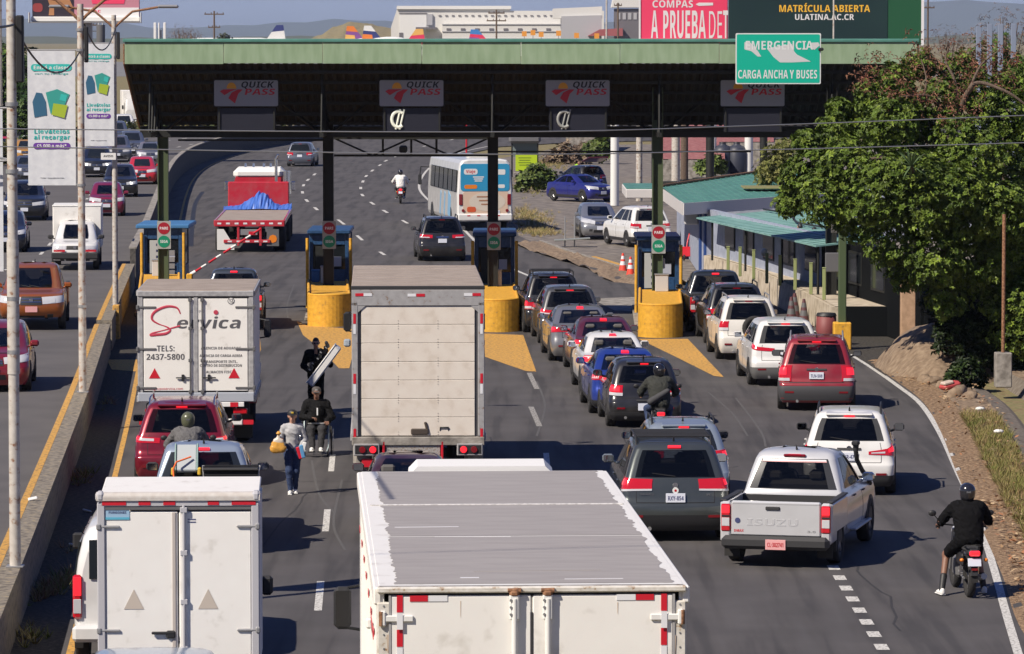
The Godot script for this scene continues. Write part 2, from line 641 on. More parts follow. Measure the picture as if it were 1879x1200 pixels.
func build_ground():
	var poly
	var mb=MB.new()
	mb.flat([V(-9000,20),V(9000,20),V(9000,14000),V(-9000,14000)],-0.06)
	struct("ground",mb,mats["dry_grass"])
	mb=MB.new()
	mb.flat([V(-9000,945),V(9000,945),V(9000,1465),V(-9000,1465)],-0.04)
	struct("runway",mb,grainy("runway",40,0.01,[[0.2,lin(0.15,0.15,0.155)],[0.8,lin(0.21,0.205,0.20)]],60.0,0.9,5))
	# a strip of dark soil below the barrier
	poly=med_path(-0.1,44,152)
	var soil=med_path(0.72,44,152)
	soil.reverse()
	poly.append_array(soil)
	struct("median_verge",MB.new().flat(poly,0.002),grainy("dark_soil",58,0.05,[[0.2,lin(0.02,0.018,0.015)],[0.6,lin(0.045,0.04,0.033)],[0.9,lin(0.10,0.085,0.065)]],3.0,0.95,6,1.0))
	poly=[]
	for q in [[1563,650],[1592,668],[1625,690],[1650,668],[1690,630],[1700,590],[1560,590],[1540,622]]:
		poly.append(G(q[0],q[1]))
	struct("painted_shade",MB.new().flat(poly,0.006),mats["dark_soil"])  # dark sheet standing in for shade on the yard's ground
	# a yard of trodden earth beside the plaza
	mb=MB.new()
	mb.flat([V(-3,180),V(-4,235),V(-3,300),V(5,352),V(60,375),V(60,118),V(8,118)],-0.03)
	struct("yard",mb,mats["dirt_lot"])
	mb=MB.new()
	var re=right_edge()
	var lp=med_path(0.0)
	poly=[]
	poly.append_array(re)
	lp.reverse()
	poly.append_array(lp)
	mb.flat(poly,0.0)
	struct("road",mb,mats["asphalt"])
	# the oncoming carriageway on its low bank
	var a=med_path(-0.2)
	var b=med_path(-11.6)
	poly=a.duplicate()
	b.reverse()
	poly.append_array(b)
	mb=MB.new()
	mb.flat(poly,LEFT)
	struct("oncoming_road",mb,mats["asphalt_left"])
	b=med_path(-11.2)
	var c=med_path(-160.0)
	mb=MB.new()
	poly=b.duplicate()
	poly.append(V(60,470))
	poly.append(V(-190,470))
	poly.append(V(-190,45))
	mb.flat(poly,LEFT-0.05)
	mb.wall([V(-190,470),V(60,470)],-0.2,LEFT-0.06,0.4)
	struct("grass_bank",mb,mats["dry_grass"])
	# white lane dashes on the oncoming carriageway
	var k=0
	for off in [-3.9,-7.5]:
		var p=med_path(off,60.0,410.0,1.0)
		var i=int(3+off)
		while i+4<p.size():
			if i>=0:
				mb=MB.new().ribbon(p.slice(i,i+4),0.13,LEFT+0.004)
				struct("lane_dash",mb,mats["road_white"])
			i+=10
			k+=1
	# lane lines near the queue
	for z in [46.8,57.5,68.2,78.9,89.6]:
		struct("lane_dash",MB.new().ribbon([V(-0.85-0.032*(z-1.8),z-1.8),V(-0.85-0.032*(z+1.8),z+1.8)],0.12,0.004),mats["road_white"])
	for z in [79.2,89.9]:
		struct("lane_dash",MB.new().ribbon([V(0.86-0.0015*z,z-1.8),V(0.86-0.0015*(z+4),z+1.8)],0.12,0.004),mats["road_white"])
	for z in [100.6,111.0]:
		struct("worn_lane_dash",MB.new().ribbon([V(0.62,z-2.6),V(0.45,z+2.6)],0.13,0.004),mats["road_worn"])
	for i in 14:
		var z=71.8-1.34*i
		struct("lane_dot",MB.new().ribbon([V(5.33,z-0.3),V(5.33,z+0.3)],0.19,0.004),mats["road_white"])
	# far lanes
	for lane in [[[580,383],[563,368],[555,353],[557,340],[565,330],[577,320]],[[707,388],[683,373],[665,358],[662,345],[666,333],[672,323],[683,313],[697,303],[708,295],[727,287],[743,280],[780,268],[830,256]]]:
		var spots=[]
		for q in lane:
			spots.append(G(q[0],q[1]))
		for i in spots.size():
			var along=(spots[min(i+1,spots.size()-1)]-spots[max(i-1,0)]).normalized()*1.8
			struct("lane_dash",MB.new().ribbon([spots[i]-along,spots[i]+along],0.16,0.004),mats["road_white"])
	for q in [[[655,432],[665,441]],[[697,462],[706,468]],[[738,404],[748,410]],[[770,420],[778,425]],[[620,403],[632,412]]]:
		struct("lane_dash",MB.new().ribbon([G(q[0][0],q[0][1]),G(q[1][0],q[1][1])],0.14,0.004),mats["road_white"])
	# edge lines
	var pts=[]
	for q in [[1560,650],[1600,675],[1650,710],[1690,742],[1725,795],[1757,865],[1785,925],[1803,975],[1827,1055],[1846,1125],[1872,1212]]:
		pts.append(G(q[0],q[1]))
	struct("edge_line",MB.new().ribbon(smooth(pts),0.13,0.004),mats["road_white"])
	pts=[]
	for q in [[1003,519],[940,493],[900,470]]:
		pts.append(G(q[0],q[1]))
	pts.append_array([V(-2.6,205),V(-4.2,229),V(-5.3,250),V(-5.6,272),V(-5.35,297),V(-4.2,325),V(-1.8,348)])
	struct("edge_line",MB.new().ribbon(smooth(pts),0.14,0.004),mats["road_white"])
	struct("edge_line",MB.new().ribbon([G(1238,533),G(1290,556)],0.14,0.004),mats["road_white"])
	struct("yellow_line",MB.new().ribbon(med_path(0.85,50,125),0.11,0.004),mats["road_yellow"])
	struct("yellow_line",MB.new().ribbon(med_path(0.95,178,330),0.11,0.004),mats["road_yellow"])
	mat("tar",lin(0.032,0.031,0.032),0.8)
	# old tar seams and a concrete patch
	struct("tar_seam",MB.new().ribbon(smooth([G(350,452),G(352,420),G(358,375),G(372,352)]),0.22,0.003),mats["black"])
	mb=MB.new().flat([G(1085,548),G(1168,545),G(1170,572),G(1128,570)],0.004)
	struct("concrete_apron",mb,mats["concrete"])
	# cracks and tar joints
	for i in 26:
		var z=rng.randf_range(58.0,128.0)
		var x0=rng.randf_range(-8.0,6.0)
		pts=[V(x0,z)]
		for j in 9:
			pts.append(pts[-1]+Vector3(rng.randf_range(0.1,0.5) if i % 3 else rng.randf_range(-0.12,0.12),0,rng.randf_range(-0.25,0.25) if i % 3 else -rng.randf_range(0.5,1.6)))
		struct("road_crack",MB.new().ribbon(pts,rng.randf_range(0.02,0.05),0.002),mats["tar"])
	# scuff marks of dragged tyres
	for q in [[[540,522],[527,560],[530,590]],[[628,880],[612,960],[634,1010]],[[572,845],[585,905],[612,940]],[[985,700],[1000,745],[985,800]],[[1300,720],[1345,760],[1372,800]],[[1350,730],[1395,790],[1405,820]]]:
		pts=[]
		for r in q:
			pts.append(G(r[0],r[1]))
		struct("scuff_mark",MB.new().ribbon(smooth(pts),0.05,0.003),grainy("scuff",41,0.09,[[0.45,lin(0.068,0.066,0.067)],[0.75,lin(0.16,0.155,0.15)]],1.4,0.9,5))
	# yellow painted noses of the islands
	for q in [[[545,590],[562,597],[648,604],[650,640],[641,676],[622,676],[588,640],[556,615]],[[888,612],[960,615],[984,682],[965,681],[890,655]],[[1172,622],[1262,622],[1328,692],[1310,690],[1240,655]],[[196,660],[252,660],[252,682],[205,678]]]:
		pts=[]
		for r in q:
			pts.append(G(r[0],r[1]))
		struct("painted_island_nose",MB.new().flat(pts,0.005),mats["road_yellow"])

func smooth(pts,each=6):
	var out=[]
	for i in pts.size()-1:
		for j in each:
			out.append(pts[i].cubic_interpolate(pts[i+1],pts[max(i-1,0)],pts[min(i+2,pts.size()-1)],j/float(each)))
	out.append(pts[-1])
	return out

# ---------------------------------------------------------------- the median,its poles and banners
func build_median():
	var spans=[[44.0,120.5],[121.3,152.5]]
	var names=["long stained concrete barrier with yellow edge beside the dark verge","short stained concrete barrier leading up to the first toll booth"]
	for i in 2:
		var t=thing("concrete_barrier",names[i],"barrier",med_path(-0.22,spans[i][0],spans[i][1])[0],0.0,"concrete barriers on the median")
		var p=med_path(-0.22,spans[i][0],spans[i][1],1.5)
		var o=t.position
		for j in p.size():
			p[j] -= o
		put("wall",MB.new().wall(p,-0.05,0.85,0.44),mats["barrier"],t)
		p=med_path(-0.37,spans[i][0],spans[i][1],1.5)
		for j in p.size():
			p[j] -= o
		put("yellow_stripe",MB.new().ribbon(p,0.13,0.854),mats["road_yellow"],t)
	var mw=thing("median_wall","long dark curving wall between the two far carriageways","wall",V(-13.2,153))
	var p=med_path(-0.1,153.0,420.0,2.0)
	for j in p.size():
		p[j] -= mw.position
	put("wall",MB.new().wall(p,-0.05,1.3,0.2),grainy("dark_concrete",42,0.03,[[0.2,lin(0.05,0.047,0.042)],[0.7,lin(0.11,0.10,0.09)]],3.0,0.9),mw)
	p=med_path(-0.1,153.0,420.0,2.0)
	for j in p.size():
		p[j] -= mw.position
	put("coping",MB.new().wall(p,1.3,1.36,0.28),mats["concrete"],mw)
	# street poles
	var poles=[[28,1040,10.4,"nearest of the three grey street poles, with metal bands and a cable joint",0.085],[152,720,9.5,"rust-streaked middle street pole carrying the nearer full banner",0.088],[212,560,9.4,"farthest and thinnest grey street pole with a forked top arm",0.085]]
	for i in 3:
		var q=poles[i]
		var g=G(q[0],q[1],0.85)
		var t=thing("street_pole",q[3],"street pole",g,0.0,"street poles on the median barrier")
		put("shaft",MB.new().cyl(Vector3.ZERO,Vector3(0,q[2]-0.85,0),q[4],q[4]*0.82,20),mats["pole_rust" if i==1 else "pole_paint"],t)
		put("base_plate",MB.new().box(Vector3(0,0.012,0),Vector3(0.26,0.024,0.26),0.004),mats["steel"],t)
		var heights=[[4.0,3.2,6.9,5.9],[4.6,8.05,7.6,1.9],[5.0,8.0,7.3]][i]
		for h in heights:
			put("band",MB.new().cyl(Vector3(0,h,0),Vector3(0,h+0.06,0),q[4]*1.12,q[4]*1.12,20),mats["steel"],t)
		if i==0:
			put("sleeve",MB.new().cyl(Vector3(0,2.9,0),Vector3(0,4.9,0),0.093,0.091,20),mats["pole_paint"],t)
			put("cable_box",MB.new().box(Vector3(0.13,7.75,0.0),Vector3(0.11,1.0,0.2),0.02),mats["black"],t)
			put("conduit",MB.new().cyl(Vector3(-0.17,6.9,0.02),Vector3(-0.17,9.4,0.02),0.035,0.035,10),mats["pole_paint"],t)
			for s in [-1,1]:
				put("spike",MB.new().tube([Vector3(0,6.1,0),Vector3(-0.5,6.12+s*0.06,0.02)],0.02,6),mats["steel"],t)
		else:
			for s in [-1,1]:
				put("lamp_arm",MB.new().tube([Vector3(0,q[2]-1.25,0),Vector3(s*0.14,q[2]-1.1,0),Vector3(s*0.55,q[2]-0.75,0),Vector3(s*1.3,q[2]-0.62,0)],0.035,8),mats["rust"],t)
				put("lamp_head",MB.new().box(Vector3(s*1.6,q[2]-0.6,0),Vector3(0.62,0.1,0.2),0.04),mats["steel"],t)
			put("cable_box",MB.new().box(Vector3(0.13,q[2]-1.75,0.02),Vector3(0.09,0.8,0.14),0.02),mats["black"],t)
	# banners hung from arms on the left of each pole
	var white=grainy("banner_cloth",43,0.02,[[0.2,lin(0.60,0.62,0.66)],[0.8,lin(0.66,0.68,0.71)]],2.0,0.7,3)
	white.backlight_enabled=true
	white.backlight=Color(0.25,0.25,0.26)
	var teal=mat("banner_teal",lin(0.03,0.44,0.40),0.6)
	var purple=mat("banner_purple",lin(0.13,0.035,0.30),0.6)
	var navy=mat("banner_blue",lin(0.025,0.11,0.20),0.6)
	var green=mat("banner_green",lin(0.33,0.44,0.03),0.6)
	var sea=mat("banner_sea",lin(0.03,0.30,0.26),0.6)
	var spots=[[94,93,340,97.1,1.06,"nearer of the two full white advertising banners with teal lettering",152],[180,80,268,128.0,0.92,"farther white advertising banner, partly hidden behind the rusty pole",212],[-60,200,498,65.2,1.05,"white banner cut off by the picture's left edge",28]]
	for i in 3:
		var q=spots[i]
		var top=P(q[0],q[1],q[3])
		var bot=P(q[0],q[2],q[3])
		var h=top.y-bot.y
		var t=thing("banner",q[5],"banner",Vector3(top.x,bot.y,top.z),0.0,"white banners hung on the street poles")
		var mb=MB.new()
		var n=14
		for a in n:
			for b in 8:
				var f=func(u,v): return Vector3((u-0.5)*q[4],v*h,0.0035*sin(u*21.0+v*2.0))
				mb.quad(f.call(a/float(n),b/8.0),f.call((a+1)/float(n),b/8.0),f.call((a+1)/float(n),(b+1)/8.0),f.call(a/float(n),(b+1)/8.0),0)
		put("cloth",mb,white,t)
		var gx=[G(152,720,0.85).x,G(212,560,0.85).x,G(28,1040,0.85).x][i]
		for y in [0.02,h+0.015]:
			put("arm",MB.new().cyl(Vector3(-q[4]*0.52,y,-0.02),Vector3(gx-t.position.x,y,-0.02),0.018,0.018,8),mats["steel"],t)
		var zf=0.006
		var w=q[4]
		var pill=func(called,cy,ww,hh,m): put(called,MB.new().plate(rounded(0,cy,ww,hh,hh*0.5),zf,zf+0.004),m,t)
		pill.call("headline_pill",h*0.875,w*0.86,h*0.052,teal)
		lettering("lettering",t,"Entrá a clases",h*0.026,mats["white"],Vector3(0,h*0.862,zf+0.006),w*0.74)
		lettering("lettering",t,"con tu recarga",h*0.012,teal,Vector3(0,h*0.824,zf),w*0.7,"Droid Sans",false)
		put("tag_shape",MB.new().plate(rot2([Vector2(-0.4,0.62),Vector2(-0.32,0.69),Vector2(-0.2,0.685),Vector2(-0.12,0.62),Vector2(-0.1,0.52),Vector2(-0.36,0.505)],w,h),zf,zf+0.004),navy,t)
		put("card_shape",MB.new().plate(rot2([Vector2(-0.12,0.69),Vector2(0.12,0.715),Vector2(0.38,0.675),Vector2(0.24,0.57),Vector2(-0.02,0.53)],w,h),zf+0.005,zf+0.009),sea,t)
		put("card_shape",MB.new().plate(rot2([Vector2(0.2,0.68),Vector2(0.33,0.67),Vector2(0.3,0.62),Vector2(0.17,0.635)],w,h),zf+0.01,zf+0.013),teal,t)
		put("card_shape",MB.new().plate(rot2([Vector2(0.04,0.61),Vector2(0.34,0.595),Vector2(0.27,0.5),Vector2(0.0,0.525)],w,h),zf+0.014,zf+0.018),green,t)
		lettering("lettering",t,"Llevátelos",h*0.032,teal,Vector3(0,h*0.385,zf),w*0.74)
		lettering("lettering",t,"al recargar",h*0.032,teal,Vector3(0,h*0.342,zf),w*0.76)
		pill.call("price_pill",h*0.293,w*0.78,h*0.046,purple)
		lettering("lettering",t,"¢5.000 o más*",h*0.024,mats["white"],Vector3(0,h*0.282,zf+0.006),w*0.62)
		lettering("lettering",t,"*Ver condiciones",h*0.010,mats["steel"],Vector3(0,h*0.05,zf),w*0.5,"Droid Sans",false)
	# small notice on the far pole
	var t=thing("notice_plate","small white notice strapped to the farthest street pole","sign",P(199,287,127.8))
	put("board",MB.new().box(Vector3.ZERO,Vector3(0.44,0.2,0.012),0.003),mats["white"],t)
	lettering("lettering",t,"AVISO",0.06,mats["black"],Vector3(0,-0.02,0.008),0.28)
	# orange marker where the barrier is broken
	t=thing("marker_post","flat orange-yellow marker board on the broken end of the barrier","marker",G(214,622,0.0))
	put("board",MB.new().box(Vector3(0,0.5,0),Vector3(0.2,1.0,0.3),0.02),mats["road_yellow"],t)
	# cables slung from pole to pole
	var caps=[G(28,1040,0.85),G(152,720,0.85),G(212,560,0.85)]
	var sags=[[P(30,55,65.2),P(146,95,97.1),0.55,"thick black cable sagging between the two nearest street poles"],[P(155,45,97.1),P(212,52,128.0),0.6,"thin black cable sagging between the middle and farthest poles"],[P(-60,46,40.0),P(26,45,65.2),0.03,"dark cable entering from the left to the nearest pole"]]
	for s in sags:
		var pts=[]
		for i in 17:
			var u=i/16.0
			pts.append(s[0].lerp(s[1],u)-Vector3(0,s[2]*4.0*u*(1-u),0))
		var c=put("pole_cable",MB.new().tube(pts,0.018,6),mats["black"])
		tag(c,s[3],"cable","cables between the street poles")
	# two wires across the whole view
	for s in [[[-60,236],[900,242],[1400,230],[1950,209],"upper of the two thin grey wires crossing the whole view"],[[-60,268],[900,283],[1400,275],[1950,260],"lower of the two thin grey wires crossing the whole view"]]:
		var pts=[]
		for i in 4:
			pts.append(P(s[i][0],s[i][1],36.0+1.2*i))
		var c=put("overhead_wire",MB.new().tube(smooth(pts,10),0.0055,6),mats["steel"])
		tag(c,s[4],"wire","wires across the view")

func rounded(cx,cy,w,h,r,k=6):
	var out=[]
	for c in [[1,1,0],[-1,1,1],[-1,-1,2],[1,-1,3]]:
		for i in k+1:
			var t=PI/2*(c[2]+i/float(k))
			out.append(Vector2(cx+c[0]*(w/2-r)+cos(t)*r,cy+c[1]*(h/2-r)+sin(t)*r))
	return out

func rot2(poly,w,h):
	var out=[]
	for p in poly:
		out.append(Vector2(p.x*w,p.y*h))
	return out

# ---------------------------------------------------------------- the toll plaza
func build_plaza():
	var z0=132.5
	var xl=-11.75
	var xr=12.3
	var dark=mat("dark_steel",lin(0.012,0.013,0.011),0.6)
	var dgreen=mat("column_green",lin(0.060,0.085,0.040),0.6)
	var t=thing("toll_canopy","wide pale green toll plaza canopy on dark columns over the lanes","toll canopy",V(0,z0))
	# pale fascia of upright sheets
	var w=(xr-xl)/8.0
	for i in 8:
		box1("fascia_panel",t,mats["fascia"],Vector3(xl+w*(i+0.5),8.26+0.008*((i*3) % 4),0.02*((i*7) % 3)*0.3),Vector3(w-0.012,0.66,0.05),0.008)
	box1("roof_trim",t,mats["teal_roof"],Vector3((xl+xr)/2,8.645,0.0),Vector3(xr-xl+0.1,0.11,0.16),0.02)
	# corrugated soffit,falling away to a gutter
	for part in [[0.0,7.93,5.4,5.95,"soffit"]]:
		var mb=MB.new()
		var n=92
		var dx=(xr-xl)/n
		for i in n:
			var xa=xl+dx*i
			var pr=[[0.0,0.0],[0.35,0.0],[0.5,0.07],[0.85,0.07],[1.0,0.0]]
			for j in 4:
				var a=Vector3(xa+dx*pr[j][0],part[1]+pr[j][1],-part[0])
				var b=Vector3(xa+dx*pr[j+1][0],part[1]+pr[j+1][1],-part[0])
				var c=Vector3(xa+dx*pr[j+1][0],part[3]+pr[j+1][1],-part[2])
				var d=Vector3(xa+dx*pr[j][0],part[3]+pr[j][1],-part[2])
				mb.quad(b,a,d,c)
				var up=Vector3(0,0.012,0)
				mb.quad(a+up,b+up,c+up,d+up)
		put(part[4],mb,mats["soffit"],t)
	for i in 6:
		var u=(i+0.55)/6.0
		box1("purlin",t,dark,Vector3((xl+xr)/2,lerp(7.93,5.95,u)-0.06,-5.4*u),Vector3(xr-xl-0.2,0.1,0.06),0.006)
	box1("gutter",t,dark,Vector3((xl+xr)/2,5.84,-5.45),Vector3(xr-xl,0.2,0.28),0.02)
	# rusty verges at both ends
	for s in [[xl,1],[xr,-1]]:
		var mb=MB.new()
		mb.plate([Vector2(0.0,8.55),Vector2(0.0,7.93),Vector2(-5.5,5.85),Vector2(-5.5,6.15),Vector2(-0.4,8.5)],-0.02,0.02)
		var o=put("verge_board",mb,mats["rust"],t)
		o.transform=Transform3D(Basis(Vector3(0,0,1),Vector3(0,1,0),Vector3(-1,0,0)),Vector3(s[0]-0.025*s[1],0,0))
	# columns
	var cols=[[300,138.0],[603,137.6],[905,136.8],[1207,134.6],[1526,133.2]]
	var cx=[]
	for i in 5:
		var x=(cols[i][0]-940.0)*cols[i][1]/F
		cx.append(x)
		var cz=-(cols[i][1]-z0)
		var mb=MB.new()
		for sx in [-1,1]:
			mb.box(Vector3(x+sx*0.15,3.6,cz),Vector3(0.03,7.2 if cz>-3.5 else 6.0,0.3),0.0)
		mb.box(Vector3(x,3.1,cz),Vector3(0.28,6.2,0.05),0.0)
		put("column",mb,dgreen if i in [0,3] else dark,t)
		box1("column_base_plate",t,mats["steel"],Vector3(x,0.35,cz),Vector3(0.5,0.04,0.5),0.005)
	# roof trusses between and along the columns
	for i in 5:
		var cz=-2.7
		var mb=MB.new()
		mb.box(Vector3(cx[i],5.78,-2.7),Vector3(0.12,0.14,5.2))
		for k in 5:
			mb.tube([Vector3(cx[i],5.8,-0.3-k*1.0),Vector3(cx[i],7.6-0.37*k,-0.8-k*1.0)],0.04,4)
		put("cross_truss",mb,dark,t)
		if i<4:
			mb=MB.new()
			var m=(cx[i]+cx[i+1])/2
			mb.tube([Vector3(cx[i]+0.2,5.8,-3.2),Vector3(m-0.9,7.0,-3.2)],0.05,4)
			mb.tube([Vector3(cx[i+1]-0.2,5.8,-3.2),Vector3(m+0.9,7.0,-3.2)],0.05,4)
			mb.box(Vector3(m,6.35,-3.2),Vector3(cx[i+1]-cx[i]-0.3,0.09,0.09))
			put("lattice",mb,dark,t)
	box1("long_beam",t,dark,Vector3((xl+xr)/2,5.75,-3.0),Vector3(xr-xl-0.6,0.22,0.14),0.01)
	box1("tie_rod",t,dark,Vector3((cx[0]+cx[1])/2+0.3,5.52,-4.6),Vector3(cx[1]-cx[0]-0.5,0.06,0.06))
	box1("tie_rod",t,dark,Vector3((cx[2]+cx[3])/2,5.2,-3.0),Vector3(cx[3]-cx[2]-0.3,0.05,0.05))
	box1("tie_rod",t,dark,Vector3((cx[3]+cx[4])/2-1.2,5.2,-3.0),Vector3(3.0,0.05,0.05))
	# lattice girder over the second lane
	var g=thing("lattice_girder","open black lattice girder hanging between two columns below the canopy","girder",V(0,138.4))
	var ya=5.55
	var yb=5.0
	box1("chord",g,dark,Vector3((cx[1]+cx[2])/2,ya,0),Vector3(cx[2]-cx[1]-0.3,0.07,0.07))
	box1("chord",g,dark,Vector3((cx[1]+cx[2])/2,yb,0),Vector3(cx[2]-cx[1]-0.3,0.07,0.07))
	var wd=(cx[2]-cx[1]-0.3)/4.0
	for i in 4:
		var xa=cx[1]+0.15+wd*i
		var up=i % 2==0
		put("web",MB.new().tube([Vector3(xa,ya if up else yb,0),Vector3(xa+wd,yb if up else ya,0)],0.03,4),dark,g)
	for xx in [cx[1]+1.7,cx[1]+2.6,cx[1]+3.4]:
		box1("strut",g,dark,Vector3(xx,(ya+yb)/2,0),Vector3(0.07,ya-yb,0.06))
	put("camera_housing",MB.new().box(Vector3(cx[1]+2.35,5.2,0.06),Vector3(0.26,0.24,0.3),0.05),mats["black"],g)
	# overhead signs above the lanes
	var board=mat("sign_board",lin(0.30,0.30,0.32),0.5)
	var red=mat("logo_red",lin(0.50,0.02,0.035),0.5)
	var amber=mat("logo_amber",lin(0.75,0.33,0.02),0.5)
	var ink=mat("logo_black",lin(0.012,0.012,0.016),0.5)
	var which=["leftmost","second","third","rightmost"]
	var bx=[451.5,755,1060,1381]
	for i in 4:
		var c=P(bx[i],171,133.4)
		var s=thing("lane_sign","%s white lane sign with red road logo under the canopy, counted from the left" % which[i],"sign",c,0.0,"white lane signs under the canopy")
		put("board",MB.new().plate(rounded(0,0,1.95,0.79,0.05),-0.04,0.0),board,s)
		put("frame",MB.new().box(Vector3(0,0,-0.06),Vector3(2.0,0.84,0.03),0.0),dark,s)
		# a sun over a forked road
		var sunp=[]
		for k in 13:
			sunp.append(Vector2(-0.445+0.15*cos(PI*k/12.0),0.14+0.19*sin(PI*k/12.0)))
		put("sun_mark",MB.new().plate(sunp,0.002,0.008),amber,s)
		put("road_mark",MB.new().plate([Vector2(-0.80,0.06),Vector2(-0.70,0.115),Vector2(-0.28,0.125),Vector2(-0.48,0.05),Vector2(-0.66,-0.06)],0.004,0.011),red,s)
		put("road_mark",MB.new().plate([Vector2(-0.26,0.115),Vector2(-0.10,0.115),Vector2(-0.24,-0.02),Vector2(-0.34,-0.31),Vector2(-0.54,-0.15),Vector2(-0.44,0.02)],0.004,0.011),red,s)
		var shear=Basis(Vector3(1,0,0),Vector3(0.22,1,0),Vector3(0,0,1))
		lettering("lettering",s,"QUICK",0.185,ink,Vector3(0.32,0.17,0.004),0.98,"Droid Sans",true,shear)
		lettering("lettering",s,"PASS",0.185,red,Vector3(0.40,-0.05,0.004),0.90,"Droid Sans",true,shear)
		# the fee display below it
		var d=thing("fee_display",["dark fee display under the leftmost lane sign, unlit","dark fee display showing a bright white currency mark","dark fee display with a grey currency mark","dark fee display at the right, near the green sign"][i],"display",P(bx[i]+1,220,133.5),0.0,"fee displays under the lane signs")
		put("housing",MB.new().box(Vector3(0,0,-0.1),Vector3(1.78,0.74,0.16),0.01),mat("display_box",lin(0.012,0.013,0.024),0.5),d)
		for sx in [-1,1]:
			box1("bracket",d,dark,Vector3(sx*0.84,0,0.0),Vector3(0.05,0.74,0.05))
		if i in [1,2]:
			var mk=mat("currency_mark" + str(i),lin(0.62,0.62,0.54) if i==1 else lin(0.30,0.31,0.30),0.6)
			if i==1:
				mk.emission_enabled=true
				mk.emission=Color(0.9,0.9,0.82)
				mk.emission_energy_multiplier=0.35  # the white mark is given a faint glow
			var arc=[]
			for k in 15:
				var th=deg_to_rad(52.0+256.0*k/14.0)
				arc.append(Vector3(-0.42+0.20*cos(th),0.02+0.24*sin(th),0.0))
			put("display_letter",MB.new().tube(arc,0.052,6),mk,d)
			for k in 2:
				put("display_stroke",MB.new().tube([Vector3(-0.50+k*0.12,-0.29,0.0),Vector3(-0.36+k*0.12,0.32,0.0)],0.03,6),mk,d)
	# the green emergency-lane sign
	var e=thing("emergency_lane_sign","large green sign with white lettering and a bent arrow on the fascia","sign",P(1428,107.5,131.6))
	var sgreen=mat("sign_green",lin(0.006,0.42,0.29),0.4)
	var swhite=mat("sign_white",lin(0.66,0.68,0.68),0.45)
	put("border",MB.new().plate(rounded(0,0,2.57,1.53,0.04),-0.03,0.0),swhite,e)
	put("field",MB.new().plate(rounded(0,0,2.50,1.46,0.04),0.001,0.005),sgreen,e)
	lettering("lettering",e,"EMERGENCIA",0.255,swhite,Vector3(0.02,0.27,0.008),2.02)
	lettering("lettering",e,"CARGA ANCHA Y BUSES",0.255,swhite,Vector3(-0.02,-0.60,0.008),2.38)
	var patch=mat("sign_patch",lin(0.56,0.57,0.58),0.6)
	var sc=2.57/1160.0
	var pp=func(a):
		var o=[]
		for k in a:
			o.append(Vector2((k[0]-745)*sc,(430-k[1])*sc))
		return o
	put("arrow_patch",MB.new().plate(pp.call([[590,290],[930,230],[960,330],[1000,375],[1190,470],[930,482],[770,482],[680,410]]),0.006,0.009),patch,e)
	put("arrow_patch",MB.new().plate(pp.call([[285,210],[355,200],[470,330],[515,402],[465,402],[380,330],[285,305]]),0.006,0.009),patch,e)
	put("arrow_patch",MB.new().plate(pp.call([[1180,215],[1290,210],[1310,250],[1240,310],[1180,290]]),0.006,0.009),patch,e)
	put("floodlight",MB.new().box(Vector3(1.28,0.28,0.05),Vector3(0.16,0.1,0.14),0.03),mats["black"],e)
	# the islands
	var noses=[[292,134.5],[604,132.3],[913,129.9],[1213,127.5]]
	var booths=[[299,145.0],[604,141.0],[908,139.2],[1209,136.4]]
	var pos=["leftmost island","second island from the left","third island from the left","rightmost island"]
	for i in 4:
		var nx=(noses[i][0]-940.0)*noses[i][1]/F
		var nz=noses[i][1]
		var bz=booths[i][1]
		var bxx=(booths[i][0]-940.0)*bz/F
		# crash nose: a U of yellow concrete
		var k=thing("crash_cushion","yellow rounded concrete crash nose of the " + pos[i].get_slice(",",0),"crash barrier",V(nx,nz),0.0,"yellow crash noses of the toll islands")
		var r=0.66
		var mb=MB.new()
		var outer=[]
		for j in 19:
			var th=PI*j/18.0
			outer.append(Vector2(r*cos(th),r*sin(th)))
		var tail=bz-nz-1.2
		var dx=bxx-nx
		var prof=[]
		for p in outer:
			prof.append(p)
		prof.append(Vector2(-r+dx,-tail))
		prof.append(Vector2(r+dx,-tail))
		var up=[]
		for p in prof:
			up.append(Vector2(p.x,p.y))
		mb.x=Transform3D(Basis(Vector3(1,0,0),Vector3(0,0,1),Vector3(0,-1,0)),Vector3.ZERO)
		mb.plate(up,-0.93,0.0)
		mb.x=Transform3D(Basis(Vector3(1,0,0),Vector3(0,0,1),Vector3(0,-1,0)),Vector3.ZERO)
		put("nose_wall",mb,mats["yellow_paint"],k)
		var lip=[]
		for p in outer:
			lip.append(Vector3(p.x*0.93,0.955,p.y*0.93))
		lip.push_front(Vector3(r*0.93+dx,0.955,-tail))
		lip.push_back(Vector3(-r*0.93+dx,0.955,-tail))
		put("rim",MB.new().tube(lip,0.045,6),mats["yellow_paint"],k)
		# kerbed island under both
		var isl=MB.new().box(Vector3(lerp(nx,bxx,0.7),0.07,-(nz+2.0+bz+4.0)/2),Vector3(1.5,0.14,bz+2.0-nz),0.03,Basis(Vector3.UP,atan2(nx-bxx,bz-nz)*0.7))
		struct("kerb_island",isl,mats["concrete"])
		# booth
		var b=thing("toll_booth","narrow blue toll booth on the " + pos[i],"toll booth",V(bxx,bz),0.0,"blue toll booths")
		var blue=grainy("booth_blue",44,0.03,[[0.2,lin(0.014,0.05,0.13)],[0.8,lin(0.024,0.078,0.185)]],2.0,0.45,4)
		var hw=0.64
		mb=MB.new()
		for sx in [-1,1]:
			mb.box(Vector3(sx*(hw-0.06),1.2,-0.04),Vector3(0.12,2.4,0.1),0.01)
			mb.box(Vector3(sx*(hw-0.06),1.2,-2.9),Vector3(0.12,2.4,0.1),0.01)
			mb.box(Vector3(sx*(hw-0.02),0.55,-1.47),Vector3(0.05,1.1,2.74),0.0)
